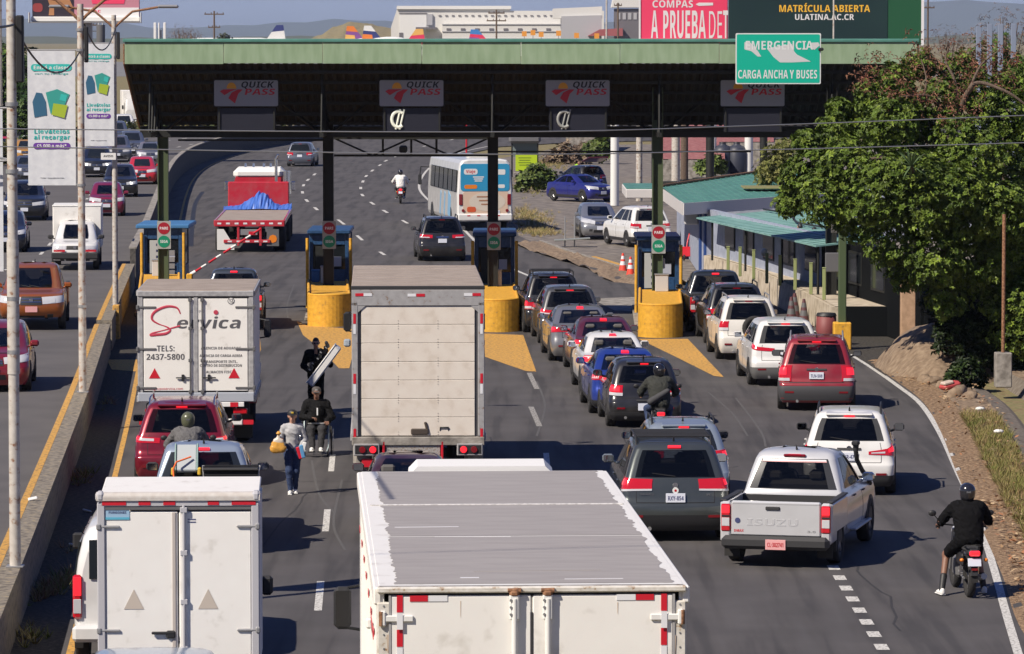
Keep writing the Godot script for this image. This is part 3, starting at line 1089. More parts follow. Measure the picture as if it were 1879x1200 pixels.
		mb.box(Vector3(0,0.62,-0.04),Vector3(2*hw-0.25,1.25,0.06),0.01)
		mb.box(Vector3(0,0.62,-2.9),Vector3(2*hw-0.25,1.25,0.06),0.01)
		mb.box(Vector3(0,2.22,-0.04),Vector3(2*hw-0.25,0.36,0.08),0.01)
		put("booth_body",mb,blue,b)
		put("booth_roof",MB.new().box(Vector3(0,2.46,-1.47),Vector3(2*hw+(0.5 if i==0 else 0.12),0.14,3.3),0.03),blue if i>0 else mat("booth_roof_blue",lin(0.05,0.17,0.36),0.5),b)
		put("window_pane",MB.new().box(Vector3(0,1.64,-0.05),Vector3(2*hw-0.24,0.8,0.012)),mats["glass"],b)
		for sx in [-1,1]:
			put("side_pane",MB.new().box(Vector3(sx*(hw-0.03),1.75,-1.47),Vector3(0.012,1.25,2.7)),mats["glass"],b)
			put("guard_post",MB.new().cyl(Vector3(sx*(hw+0.06),0.0,0.14),Vector3(sx*(hw+0.06),2.26,0.14),0.05,0.05,12),mats["yellow_paint"],b)
		# fee table and papers in the window
		put("fee_board",MB.new().box(Vector3(-0.26,1.45,0.03),Vector3(0.36,1.1,0.02),0.004),mat("fee_paper",lin(0.42,0.43,0.42),0.6) if i in [0,3] else dark,b)
		for rr in 5:
			if i in [0,3]:
				put("fee_row",MB.new().box(Vector3(-0.17,1.05+rr*0.2,0.043),Vector3(0.12,0.08,0.004)),mat("fee_ink",lin(0.03,0.035,0.09),0.6),b)
		put("notice",MB.new().box(Vector3(0.27,1.5,0.03),Vector3(0.26,0.32,0.012),0.003),mat("notice_paper",lin(0.40,0.42,0.50),0.6),b)
		if i==0:
			for rr in 4:
				put("fee_slot",MB.new().box(Vector3(0.25,0.92+rr*0.22,0.04),Vector3(0.28,0.17,0.01),0.002),mats["steel"],b)
		# cabinet on the island
		var cbt=thing("payment_cabinet","pale grey payment cabinet on the %s" % pos[i],"cabinet",V(bxx+0.03,bz-2.2,0.93),0.0,"payment cabinets on the islands")
		put("case",MB.new().box(Vector3(0,0.25,0),Vector3(0.40,0.5,0.4),0.015),mat("cabinet_grey",lin(0.50,0.50,0.50),0.5),cbt)
		put("cap",MB.new().box(Vector3(0,0.52,0),Vector3(0.44,0.04,0.44),0.01),mats["steel"],cbt)
		if i==1:
			var bb=thing("blue_bin","small blue box beside the cabinet on the second toll island","box",V(bxx-0.36,bz-1.7,0.93))
			put("bin",MB.new().box(Vector3(0,0.18,0),Vector3(0.24,0.36,0.3),0.02),mat("bin_blue",lin(0.03,0.13,0.34),0.5),bb)
			put("lid",MB.new().box(Vector3(0,0.38,0),Vector3(0.27,0.04,0.33),0.01),mat("bin_lid",lin(0.05,0.18,0.42),0.5),bb)
		if i==3:
			var sc2=thing("card_reader","grey card reader on a post in front of the right-hand booth","card reader",V(bxx+0.02,bz-1.6,0.93))
			put("post",MB.new().box(Vector3(0,0.35,0),Vector3(0.12,0.7,0.1),0.01),mats["steel"],sc2)
			put("head",MB.new().box(Vector3(0,0.83,0),Vector3(0.26,0.32,0.16),0.02),mats["cabinet_grey"],sc2)
		# stop and go discs on the column
		var sx0=cx[i]+0.03
		var sg=thing("stop_go_sign","red and green disc sign on the column of the %s" % pos[i],"sign",V(sx0,cols[i][1]-0.19,0),0.0,"red and green disc signs")
		var yc=8.8-(430+[0,0,2,8][i]-65)*cols[i][1]/F
		put("panel",MB.new().plate(rounded(0,yc,0.43,0.88,0.02),-0.02,0.0),mat("disc_panel",lin(0.34,0.35,0.34),0.5),sg)
		var disc=func(called,cy,m):
			var q=[]
			for j in 24:
				q.append(Vector2(0.19*cos(TAU*j/24),cy+0.19*sin(TAU*j/24)))
			put(called,MB.new().plate(q,0.001,0.008),m,sg)
		disc.call("red_disc",yc+0.21,mat("disc_red",lin(0.32,0.012,0.025),0.4))
		disc.call("green_disc",yc-0.21,mat("disc_green",lin(0.006,0.22,0.12),0.4))
		lettering("lettering",sg,"PARE",0.085,mats["tape_white"],Vector3(0,yc+0.17,0.009),0.26)
		lettering("lettering",sg,"SIGA",0.085,mats["tape_white"],Vector3(0,yc-0.25,0.009),0.24)
	# raised boom of the first lane
	var piv=P(348,505,143.0)
	var tip=P(478,420,143.6)
	var bm=thing("toll_boom","raised red and white toll boom in front of the flatbed truck","barrier arm",Vector3(piv.x,0,piv.z))
	put("post",MB.new().box(Vector3(0,0.5,0),Vector3(0.2,1.0,0.25),0.03),mats["yellow_paint"],bm)
	var d=tip-piv
	var off=Vector3(0,piv.y,0)
	for k in 9:
		put("red_band" if k % 2==0 else "white_band",MB.new().cyl(off+d*(0.06+0.94*k/9.0),off+d*(0.06+0.94*(k+(1.35 if k % 2==0 else 0.65))/9.0) if k<8 else off+d,0.04,0.036,10),mats["tape_red"] if k % 2==0 else mats["white"],bm)
	put("counterweight",MB.new().tube([off-d*0.03,off+d*0.08],0.06,8),mats["white"],bm)
	# the right-hand end post in its yellow base
	var gp=G(1546,642)
	var ep=thing("end_post","green steel post in a square yellow base at the plaza's right end","post",gp)
	put("base",MB.new().box(Vector3(0,0.38,-0.2),Vector3(0.5,0.78,0.5),0.03),mats["yellow_paint"],ep)
	put("shaft",MB.new().box(Vector3(0,2.75,-0.2),Vector3(0.22,4.0,0.22),0.02),mat("post_green",lin(0.06,0.09,0.038),0.7),ep)
	var jb=thing("junction_box","grey metal junction box on the dark right-hand column","box",V(cx[4]-0.1,131.2,0))
	put("case",MB.new().box(Vector3(0,1.98,0),Vector3(0.44,0.58,0.16),0.02),mat("box_grey",lin(0.12,0.12,0.125),0.5),jb)
	put("upper_box",MB.new().box(Vector3(0.08,3.0,0),Vector3(0.26,0.28,0.14),0.02),mat("box_grey2",lin(0.09,0.085,0.08),0.5),jb)
# ---------------------------------------------------------------- the verge,ramp and buildings on the right
func strip(path,d0,y0,d1,y1,seg,rough_y,seed0):
	# a band of uneven ground to the right of a path,from offset d0 to d1
	var n=FastNoiseLite.new()
	n.seed=seed0
	n.frequency=0.35
	var mb=MB.new()
	var rows=[]
	for i in path.size():
		var d=(path[min(i+1,path.size()-1)]-path[max(i-1,0)])
		d.y=0
		d=d.normalized()
		var s=Vector3(-d.z,0,d.x)
		var row=[]
		for j in seg+1:
			var u=j/float(seg)
			var p=path[i]+s*lerp(d0,d1,u)
			var edge=0.0 if j==0 else 1.0
			p.y=lerp(y0,y1,u)+rough_y*edge*n.get_noise_2d(p.x*3.0,p.z*3.0)+rough_y*0.5*edge*n.get_noise_2d(p.x*11.0,p.z*11.0)
			row.append(p)
		rows.append(row)
	for i in rows.size()-1:
		for j in seg:
			mb.face([rows[i][j],rows[i][j+1],rows[i+1][j+1],rows[i+1][j]],Vector3.UP,0)
	return mb

func verge_path(z0,z1):
	var pts=[]
	for q in [[1905,1180],[1850,1050],[1795,930],[1765,865],[1735,790],[1700,735],[1640,690],[1600,662]]:
		pts.append(G(q[0],q[1]))
	pts.push_front(pts[0]+Vector3(0.1,0,12))
	var out=[]
	for p in smooth(pts,14):
		if -p.z>=z0 and -p.z<=z1:
			out.append(p)
	return out

func build_right_side():
	var p=verge_path(46,118)
	struct("verge_earth",strip(p,-0.12,0.005,0.55,0.06,5,0.05,3),mats["leaf_litter"])
	struct("verge_bank",strip(p,0.55,0.05,1.35,0.1,8,0.10,4),mats["earth"])
	var near=verge_path(46,82)
	struct("leaf_litter_bank",strip(near,0.4,0.085,1.6,0.17,10,0.12,14),mats["leaf_litter"])
	var mb=strip(p,1.35,0.1,1.75,0.02,2,0.01,5)
	struct("drain_edge",mb,mats["drain"])
	struct("drain_channel",strip(p,1.75,0.02,2.25,-0.28,2,0.01,6),mats["drain"])
	struct("drain_side",strip(p,2.25,-0.28,2.7,0.25,2,0.03,7),mats["drain"])
	struct("hillside",strip(p,2.7,0.24,16.0,1.2,20,0.5,8),mats["earth"])
	# fallen leaves as little curled pieces
	var leaf=MB.new()
	leaf.face([Vector3(-0.05,0,0),Vector3(0,0.012,-0.03),Vector3(0.06,0.018,0),Vector3(0,0.006,0.03)],Vector3.UP)
	var mm=[]
	for i in 2600:
		var q=near[rng.randi() % near.size()] if i<1900 else p[rng.randi() % p.size()]
		var d=rng.randf_range(0.05,1.5)
		var sc=rng.randf_range(0.6,1.5)
		mm.append([Transform3D(Basis.from_euler(Vector3(rng.randf_range(-0.4,0.4),rng.randf()*TAU,rng.randf_range(-0.4,0.4))).scaled(Vector3.ONE*sc),q+Vector3(d,0.05+d*0.075+rng.randf()*0.04,rng.randf_range(-0.5,0.5))),[lin(0.30,0.19,0.10),lin(0.42,0.30,0.18),lin(0.20,0.115,0.06),lin(0.34,0.16,0.08)][rng.randi() % 4]])
	var o=multi("fallen_leaves",leaf.done(),mm,tinted("leaf_tint",0.9))
	tag(o,"dry fallen leaves along the right-hand verge","leaves","","stuff")
	# grass clumps
	var blade=MB.new()
	for i in 9:
		var a=TAU*i/9.0+0.4*sin(i*7.0)
		var r=0.03+0.05*((i*5) % 9)/9.0
		var b=Vector3(cos(a)*r*0.4,0,sin(a)*r*0.4)
		var t=Vector3(cos(a)*r*2.6,0.07+0.012*((i*4) % 7),sin(a)*r*2.6)
		var s=Vector3(-sin(a),0,cos(a))*0.007
		blade.tri(b-s,b+s,t)
	mm=[]
	var gp=verge_path(73,100)
	for i in 2600:
		var q=gp[rng.randi() % gp.size()]
		var d=rng.randf_range(0.5,1.3)
		if rng.randf()<0.3:
			d=rng.randf_range(2.7,3.6)
		var sc=rng.randf_range(0.6,1.5)
		mm.append([Transform3D(Basis(Vector3.UP,rng.randf()*TAU).scaled(Vector3(sc,sc*rng.randf_range(0.7,1.2),sc)),q+Vector3(d,0.1 if d<2 else 0.25,rng.randf_range(-0.4,0.4))),[lin(0.12,0.14,0.03),lin(0.19,0.18,0.05),lin(0.27,0.22,0.09),lin(0.22,0.15,0.07)][rng.randi() % 4]])
	o=multi("grass",blade.done(),mm,tinted("grass_tint",0.9))
	tag(o,"rough green grass beside the concrete drain on the right","grass","","stuff")
	# weeds on the dark verge behind the barrier and on the islands of the yard
	mm=[]
	for q in [[140,880,30],[85,1085,60],[110,1070,50],[60,1170,20],[150,990,8],[200,740,10]]:
		var c=G(q[0],q[1])
		for i in q[2]:
			var sc=rng.randf_range(0.7,1.9)
			mm.append([Transform3D(Basis(Vector3.UP,rng.randf()*TAU).scaled(Vector3.ONE*sc),c+Vector3(rng.randfn()*0.12,0.0,rng.randfn()*0.8)),[lin(0.13,0.16,0.03),lin(0.24,0.2,0.08),lin(0.2,0.12,0.07)][rng.randi() % 3]])
	o=multi("weeds",blade.done(),mm,tinted("grass_tint",0.9))
	tag(o,"straggling weeds on the dark verge below the barrier","weeds","","stuff")
	mm=[]
	for q in [[975,405,1.6,14,240],[990,425,1.2,5,160],[1010,300,2.0,20,300],[985,340,1.5,20,250],[1040,290,2.5,20,150],[960,390,0.7,12,90]]:
		var c=G(q[0],q[1])
		for i in q[4]:
			var sc=rng.randf_range(0.9,2.0)
			mm.append([Transform3D(Basis(Vector3.UP,rng.randf()*TAU).scaled(Vector3.ONE*sc),c+Vector3(rng.randfn()*q[2]*0.4,-0.02,rng.randfn()*q[3]*0.4)),[lin(0.36,0.28,0.13),lin(0.30,0.23,0.10),lin(0.20,0.19,0.06)][rng.randi() % 3]])
	o=multi("yard_grass",blade.done(),mm,tinted("grass_tint",0.9))
	tag(o,"dry yellow grass at the edge of the earth yard","grass","","stuff")
	# stones and rubbish along the drain
	var ri=0
	for q in [[1668,690,0.16],[1695,702,0.2],[1712,708,0.28],[1728,716,0.18],[1752,732,0.34],[1775,738,0.26],[1796,760,0.2]]:
		var c=G(q[0],q[1])
		mb=MB.new().sphere(Vector3.ZERO,Vector3(q[2],q[2]*0.6,q[2]*1.2),7,5)
		o=put("rock",mb,mats["earth"])
		o.position=c+Vector3(0,0.06,0)
		o.rotation=Vector3(rng.randf(),rng.randf()*6,rng.randf())
		tag(o,"%s brown rock on the broken verge, counted from the left" % nth(ri),"rock","rocks on the broken verge")
		ri+=1
	var rb=thing("rubbish_bag","crumpled red and white plastic sack among the rocks","rubbish",G(1743,722)+Vector3(0,0.1,0))
	put("sack",MB.new().box(Vector3(0,0.1,0),Vector3(0.5,0.16,0.34),0.06,Basis(Vector3(0,1,0),0.4)*Basis(Vector3(0,0,1),0.2)),mat("sack_red",lin(0.42,0.06,0.06),0.6),rb)
	put("label_patch",MB.new().box(Vector3(-0.08,0.17,0.08),Vector3(0.28,0.09,0.24),0.03,Basis(Vector3(0,1,0),0.4)*Basis(Vector3(0,0,1),0.2)),mat("sack_white",lin(0.52,0.42,0.36),0.6),rb)
	for q in [[1798,758,"crumpled white plastic litter in the drain below the grass"],[1832,800,"pale bottle lying in the concrete drain"]]:
		o=put("litter_piece",MB.new().sphere(Vector3.ZERO,Vector3(0.12,0.05,0.09),7,5),mats["cap_white"])
		o.position=G(q[0],q[1],0.1)+Vector3(0,0.1,0)
		tag(o,q[2],"litter","litter in the drain")
	# the earth mound
	var md=[]
	var n=FastNoiseLite.new()
	n.seed=12
	n.frequency=0.8
	mb=MB.new()
	var mc=G(1698,690)
	var gx=22
	var gz=18
	var hgt=func(u,v):
		var a=1.0-pow(abs(u),2.4)-pow(abs(v),2.2)
		return max(a,-0.2)*1.15+n.get_noise_2d(u*3.0,v*4.0)*0.22
	for i in gx:
		for j in gz:
			var f=func(ii,jj):
				var u=-1.15+2.3*ii/gx
				var v=-1.15+2.3*jj/gz
				return Vector3(u*1.6,hgt.call(u,v)*0.95-0.06,v*4.2)
			mb.face([f.call(i,j),f.call(i,j+1),f.call(i+1,j+1),f.call(i+1,j)],Vector3.UP,0)
	o=struct("earth_mound",mb,mats["earth"])
	o.position=mc+Vector3(0.6,0.1,-2.5)
	# concrete stub with an iron pipe
	var cp=thing("pipe_footing","square concrete block with a rusty iron pipe rising from it","post",G(1840,727)+Vector3(0,0.25,0))
	put("block",MB.new().box(Vector3(0,0.4,0),Vector3(0.40,0.85,0.4),0.02),mats["concrete"],cp)
	put("pipe",MB.new().cyl(Vector3(0,0.8,0),Vector3(0,4.2,0),0.045,0.045,10),mats["rust"],cp)
	# the raised footway with its posts
	var base=[G(1290,512),G(1330,524),G(1372,537),G(1400,548),G(1450,573),G(1500,602),G(1524,617)]
	var fw=thing("raised_footway","cream walled raised footway running along the right of the lane","footway",base[0])
	var rp=[]
	for q in smooth(base,4):
		rp.append(q+Vector3(0.12,0,0)-base[0])
	put("retaining_wall",MB.new().wall(rp,-0.05,0.86,0.2),mats["cream_wall"],fw)
	put("end_wall",MB.new().wall([rp[-1]+Vector3(0.1,0,0.1),rp[-1]+Vector3(3.0,0,0.1)],-0.05,0.86,0.2),mats["painted_shade_wall"],fw)
	var deck=[]
	for q in rp:
		deck.append(Vector3(q.x,0.88,q.z))
	deck.append(Vector3(rp[-1].x+3.0,0.88,rp[-1].z))
	deck.append(Vector3(rp[0].x+3.0,0.88,rp[0].z))
	put("deck",MB.new().flat(deck),mats["cream_wall"],fw)
	var pg=mat("post_pale_green",lin(0.27,0.31,0.13),0.6)
	var posts=[[1336,506],[1358,507],[1383,513],[1407,520],[1431,524],[1459,532],[1488,540],[1512,550]]
	for i in posts.size():
		var g=G(posts[i][0],posts[i][1],0.88)
		o=thing("footway_post","%s pale green square post on the raised footway, counted from the far end" % nth(i),"post",g,0.0,"pale green posts along the footway")
		put("shaft",MB.new().box(Vector3(0,0.47,0),Vector3(0.1,0.94,0.1),0.01),pg,o)
		put("cap",MB.new().box(Vector3(0,0.96,0),Vector3(0.12,0.03,0.12),0.008),pg,o)
	# the office building behind it
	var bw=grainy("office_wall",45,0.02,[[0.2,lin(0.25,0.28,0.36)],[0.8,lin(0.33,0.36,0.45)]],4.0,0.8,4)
	var ob=thing("office_building","low blue-grey office building with teal roof and long awning","building",V(7.1,160))
	var o3=ob.position
	var foot=[V(7.0,160)-o3,V(9.9,138)-o3,V(11.6,122.5)-o3,V(19,122.5)-o3,V(19,188)-o3,V(7.2,188)-o3]
	mb=MB.new()
	var cl=foot.duplicate()
	cl.append(foot[0])
	for i in cl.size()-1:
		mb=MB.new().wall([cl[i],cl[i+1]],0.0,2.5,0.18)
		put("wall",mb,mats["painted_shade_wall"] if i in [1,2] else bw,ob)  # the near walls carry their shade in the colour
	# doors,windows and blue pilasters on the footway side
	var dirw=(foot[1]-foot[0]).normalized()
	var outw=Vector3(-1,0,0)
	var turn=atan2(-dirw.x,-dirw.z)
	var pil=mat("pilaster_blue",lin(0.02,0.06,0.22),0.5)
	for s in [0.25,1.25]:
		var c=foot[0]+dirw*s+Vector3(-0.12,1.25,0)
		put("pilaster",MB.new().box(c,Vector3(0.1,2.5,0.22),0.01,Basis(Vector3.UP,PI+atan2(dirw.x,dirw.z))),pil,ob)
	for i in 8:
		var s=6.2+i*3.6
		var c=foot[0]+dirw*s+Vector3(-0.1,1.75,0)
		if s>22.0:
			var d2=(foot[2]-foot[1]).normalized()
			c=foot[1]+d2*(s-22.0)+Vector3(-0.1,1.75,0)
		var bs=Basis(Vector3.UP,atan2(-dirw.x,-dirw.z))
		var wn=put("window",MB.new().box(c,Vector3(0.05,1.0,1.9),0.0,bs),mats["dark_steel"],ob)
		put("pane",MB.new().box(c+Vector3(-0.03,0,0),Vector3(0.02,0.86,1.76),0.0,bs),mats["glass"],wn)
	put("air_conditioner",MB.new().box(Vector3(-0.45,2.05,-1.9),Vector3(0.5,0.5,0.8),0.04),mats["cabinet_grey"],ob)
	put("lamp_globe",MB.new().sphere(Vector3(1.0,1.85,20.0),Vector3(0.11,0.13,0.11),10,8),mat("globe",lin(0.7,0.64,0.5),0.4),ob)
	# main roof: a low teal sheet with a white fascia
	var A=V(6.15,156.5,2.78)-o3
	var B=V(13.6,169.0,2.78)-o3
	var C=V(5.9,171.5,2.85)-o3
	var D=V(12.6,194.0,2.95)-o3
	mb=MB.new()
	mb.face([A,B,D,C],Vector3.UP)
	mb.face([A-Vector3(0,0.06,0),B-Vector3(0,0.06,0),D-Vector3(0,0.06,0),C-Vector3(0,0.06,0)],Vector3.DOWN)
	put("roof",mb,mats["teal_roof"],ob)
	var nrib=26
	for i in nrib:
		var u=(i+0.5)/nrib
		put("roof_rib",MB.new().tube([A.lerp(B,u)+Vector3(0,0.012,0),C.lerp(D,u)+Vector3(0,0.012,0)],0.02,4),mats["teal_roof"],ob)
	var wf=mat("white_fascia",lin(0.55,0.53,0.52),0.6)
	for e in [[A,B],[C,A]]:
		mb=MB.new()
		mb.wall([e[0]*Vector3(1,0,1),e[1]*Vector3(1,0,1)],2.36,2.79,0.06)
		put("fascia_board",mb,wf,ob)
	put("ridge_cap",MB.new().tube([C+Vector3(0,0.05,0),D+Vector3(0,0.05,0)],0.06,6),mats["rust"],ob)
	put("porch_roof",MB.new().box(V(5.2,173.5,2.62)-o3,Vector3(1.5,0.36,6.0),0.03),wf,ob)
	put("porch_sheet",MB.new().box(V(5.2,173.5,2.82)-o3,Vector3(1.44,0.03,5.9)),mats["teal_roof"],ob)
	put("yellow_sheet",MB.new().box(V(10.6,168.5,2.95)-o3,Vector3(3.4,0.06,2.2),0.01),mat("old_sheet",lin(0.22,0.21,0.09),0.7),ob)
	# long awning
	var a0=V(6.6,156.0,2.30)-o3
	var a1=V(9.25,132.6,2.42)-o3
	var a2=V(11.6,133.6,2.62)-o3
	var a3=V(10.6,157.0,2.62)-o3
	mb=MB.new()
	mb.face([a0,a1,a2,a3],Vector3.UP)
	var dn=Vector3(0,-0.05,0)
	mb.face([a0+dn,a1+dn,a2+dn,a3+dn],Vector3.DOWN)
	for e in [[a0,a1],[a1,a2],[a2,a3],[a3,a0]]:
		mb.face([e[0],e[1],e[1]+dn,e[0]+dn],(e[0]+e[1])/2-(a0+a1+a2+a3)/4)
	put("awning",mb,mats["teal_awning"],ob)
	for i in 24:
		var u=(i+0.5)/24.0
		put("awning_rib",MB.new().tube([a0.lerp(a1,u)+Vector3(0,0.01,0),a3.lerp(a2,u)+Vector3(0,0.01,0)],0.014,4),mats["teal_awning"],ob)
	for u in [0.1,0.4,0.7,0.97]:
		var q=a0.lerp(a1,u)
		put("awning_post",MB.new().cyl(Vector3(q.x+0.2,0.88,q.z),Vector3(q.x+0.2,q.y-0.03,q.z),0.04,0.04,8),mats["dark_steel"],ob)
	put("roof_cable",MB.new().tube(smooth([V(9.0,156,2.6)-o3,V(9.6,151,2.62)-o3,V(9.5,145,2.6)-o3,V(10.2,140,2.62)-o3,V(10.4,134,2.7)-o3],5),0.035,5),mats["black"],ob)
	# tan pillar
	o=thing("tan_pillar","plain tan concrete pillar at the end of the dark office wall","pillar",V(11.05,121.5))
	put("shaft",MB.new().box(Vector3(0,0.95,0),Vector3(0.40,1.95,0.4),0.015),grainy("tan_wall",46,0.02,[[0.2,lin(0.36,0.23,0.14)],[0.8,lin(0.46,0.30,0.19)]],2.0,0.8,3),o)
	# kerb along the earth yard
	var kb=[]
	for q in [[1262,522],[1180,516],[1140,496],[1085,479],[1040,465],[988,446]]:
		kb.append(G(q[0],q[1])+Vector3(0.1,0,0))
	struct("kerb",MB.new().wall(smooth(kb,3),-0.05,0.13,0.16),mats["concrete"])
	struct("kerb_paint",MB.new().wall([G(1085,477)+Vector3(0.1,0,0),G(1140,494)+Vector3(0.1,0,0)],0.0,0.145,0.19),mats["road_yellow"])
	# a low earth bank between road and yard
	kb.reverse()
	var ebank=strip(smooth(kb,5),0.05,0.1,1.3,0.05,6,0.22,51)
	struct("earth_bank",ebank,mats["earth"])
	# a fallen guard rail panel and posts
	o=thing("fallen_sign","pale metal sheet lying on two thin posts beside the kerb","sheet",G(1050,452))
	put("sheet",MB.new().box(Vector3(0,0.3,0),Vector3(1.5,0.05,0.7),0.01,Basis(Vector3(0,0,1),0.06)),mat("sheet_grey",lin(0.28,0.30,0.28),0.5,0.3),o)
	for s in [-0.3,0.1]:
		put("post",MB.new().cyl(Vector3(s,0,-0.2),Vector3(s,1.25,-0.2),0.03,0.03,8),mats["steel"],o)

func nth(i):
	return ["first","second","third","fourth","fifth","sixth","seventh","eighth","ninth","tenth","eleventh","twelfth","thirteenth","fourteenth","fifteenth","sixteenth"][i]

func tinted(key,rough=0.8,back=0.0):
	if mats.has(key):
		return mats[key]
	var m=mat(key,Color.WHITE,rough)
	m.vertex_color_use_as_albedo=true
	m.vertex_color_is_srgb=true
	if back>0.0:
		m.backlight_enabled=true
		m.backlight=Color(back*0.9,back,back*0.35)
	return m

func multi(called,mesh,list,m,parent=null):
	var mm=MultiMesh.new()
	mm.transform_format=MultiMesh.TRANSFORM_3D
	mm.use_colors=true
	mm.mesh=mesh
	mm.instance_count=list.size()
	for i in list.size():
		mm.set_instance_transform(i,list[i][0])
		mm.set_instance_color(i,list[i][1])
	var o=MultiMeshInstance3D.new()
	o.multimesh=mm
	o.material_override=m
	o.set_meta("kind","stuff")
	if parent:
		o.name=called
		parent.add_child(o,true)
	else:
		o.name=numbered(called)
		add_child(o)
	return o

# ---------------------------------------------------------------- trees
func rosette(leaves,length,width,droop,s):
	var r=RandomNumberGenerator.new()
	r.seed=s
	var mb=MB.new()
	for i in leaves:
		var a=TAU*i/leaves+r.randf_range(-0.3,0.3)
		var d=Vector3(cos(a),0,sin(a))
		var sd=Vector3(-sin(a),0,cos(a))
		var el=r.randf_range(-0.1,0.8)
		var l=length*r.randf_range(0.7,1.15)
		var mid=d*l*0.5*cos(el)+Vector3(0,sin(el)*l*0.5,0)
		var tip=d*l*cos(el*0.6)+Vector3(0,sin(el)*l*0.75-droop*l,0)
		var w=width*r.randf_range(0.8,1.2)
		var b=d*0.01
		mb.tri(b,mid+sd*w+Vector3(0,0.02,0),mid)
		mb.tri(b,mid,mid-sd*w+Vector3(0,0.02,0))
		mb.tri(mid,mid+sd*w+Vector3(0,0.02,0),tip)
		mb.tri(mid,tip,mid-sd*w+Vector3(0,0.02,0))
	return mb.done()

func leafy(called,parent,blobs,count,mesh,size,colors,m,shell=0.55):
	# leaf clusters spread through a set of blobs,denser towards their skins
	var total=0.0
	for b in blobs:
		total+=b[1]*b[1]*b[1]
	var list=[]
	for b in blobs:
		var k=int(count*(b[1]*b[1]*b[1])/total)
		k=max(k,int(count*0.012))
		var s3=b[2] if b.size()>2 else Vector3.ONE
		for i in k:
			var d=Vector3(rng.randfn(),rng.randfn(),rng.randfn()).normalized()
			var rr=b[1]*pow(rng.randf_range(shell*shell,1.0),0.5)*(1.0+0.18*sin(d.x*7.0+b[0].x)*sin(d.y*6.0+b[0].y*2.0))
			var p=b[0]+d*s3*rr
			var upv=(d*0.75+Vector3(0,0.55,0)+Vector3(rng.randfn(),rng.randfn(),rng.randfn())*0.35).normalized()
			var xa=upv.cross(Vector3(rng.randfn(),rng.randfn(),rng.randfn())).normalized()
			var bs=Basis(xa,upv,xa.cross(upv)).scaled(Vector3.ONE*size*rng.randf_range(0.65,1.3))
			var c=colors[rng.randi() % colors.size()]
			var f=rng.randf_range(0.8,1.2)
			list.append([Transform3D(bs,p),Color(c.r*f,c.g*f,c.b*f)])
	return multi(called,mesh,list,m,parent)

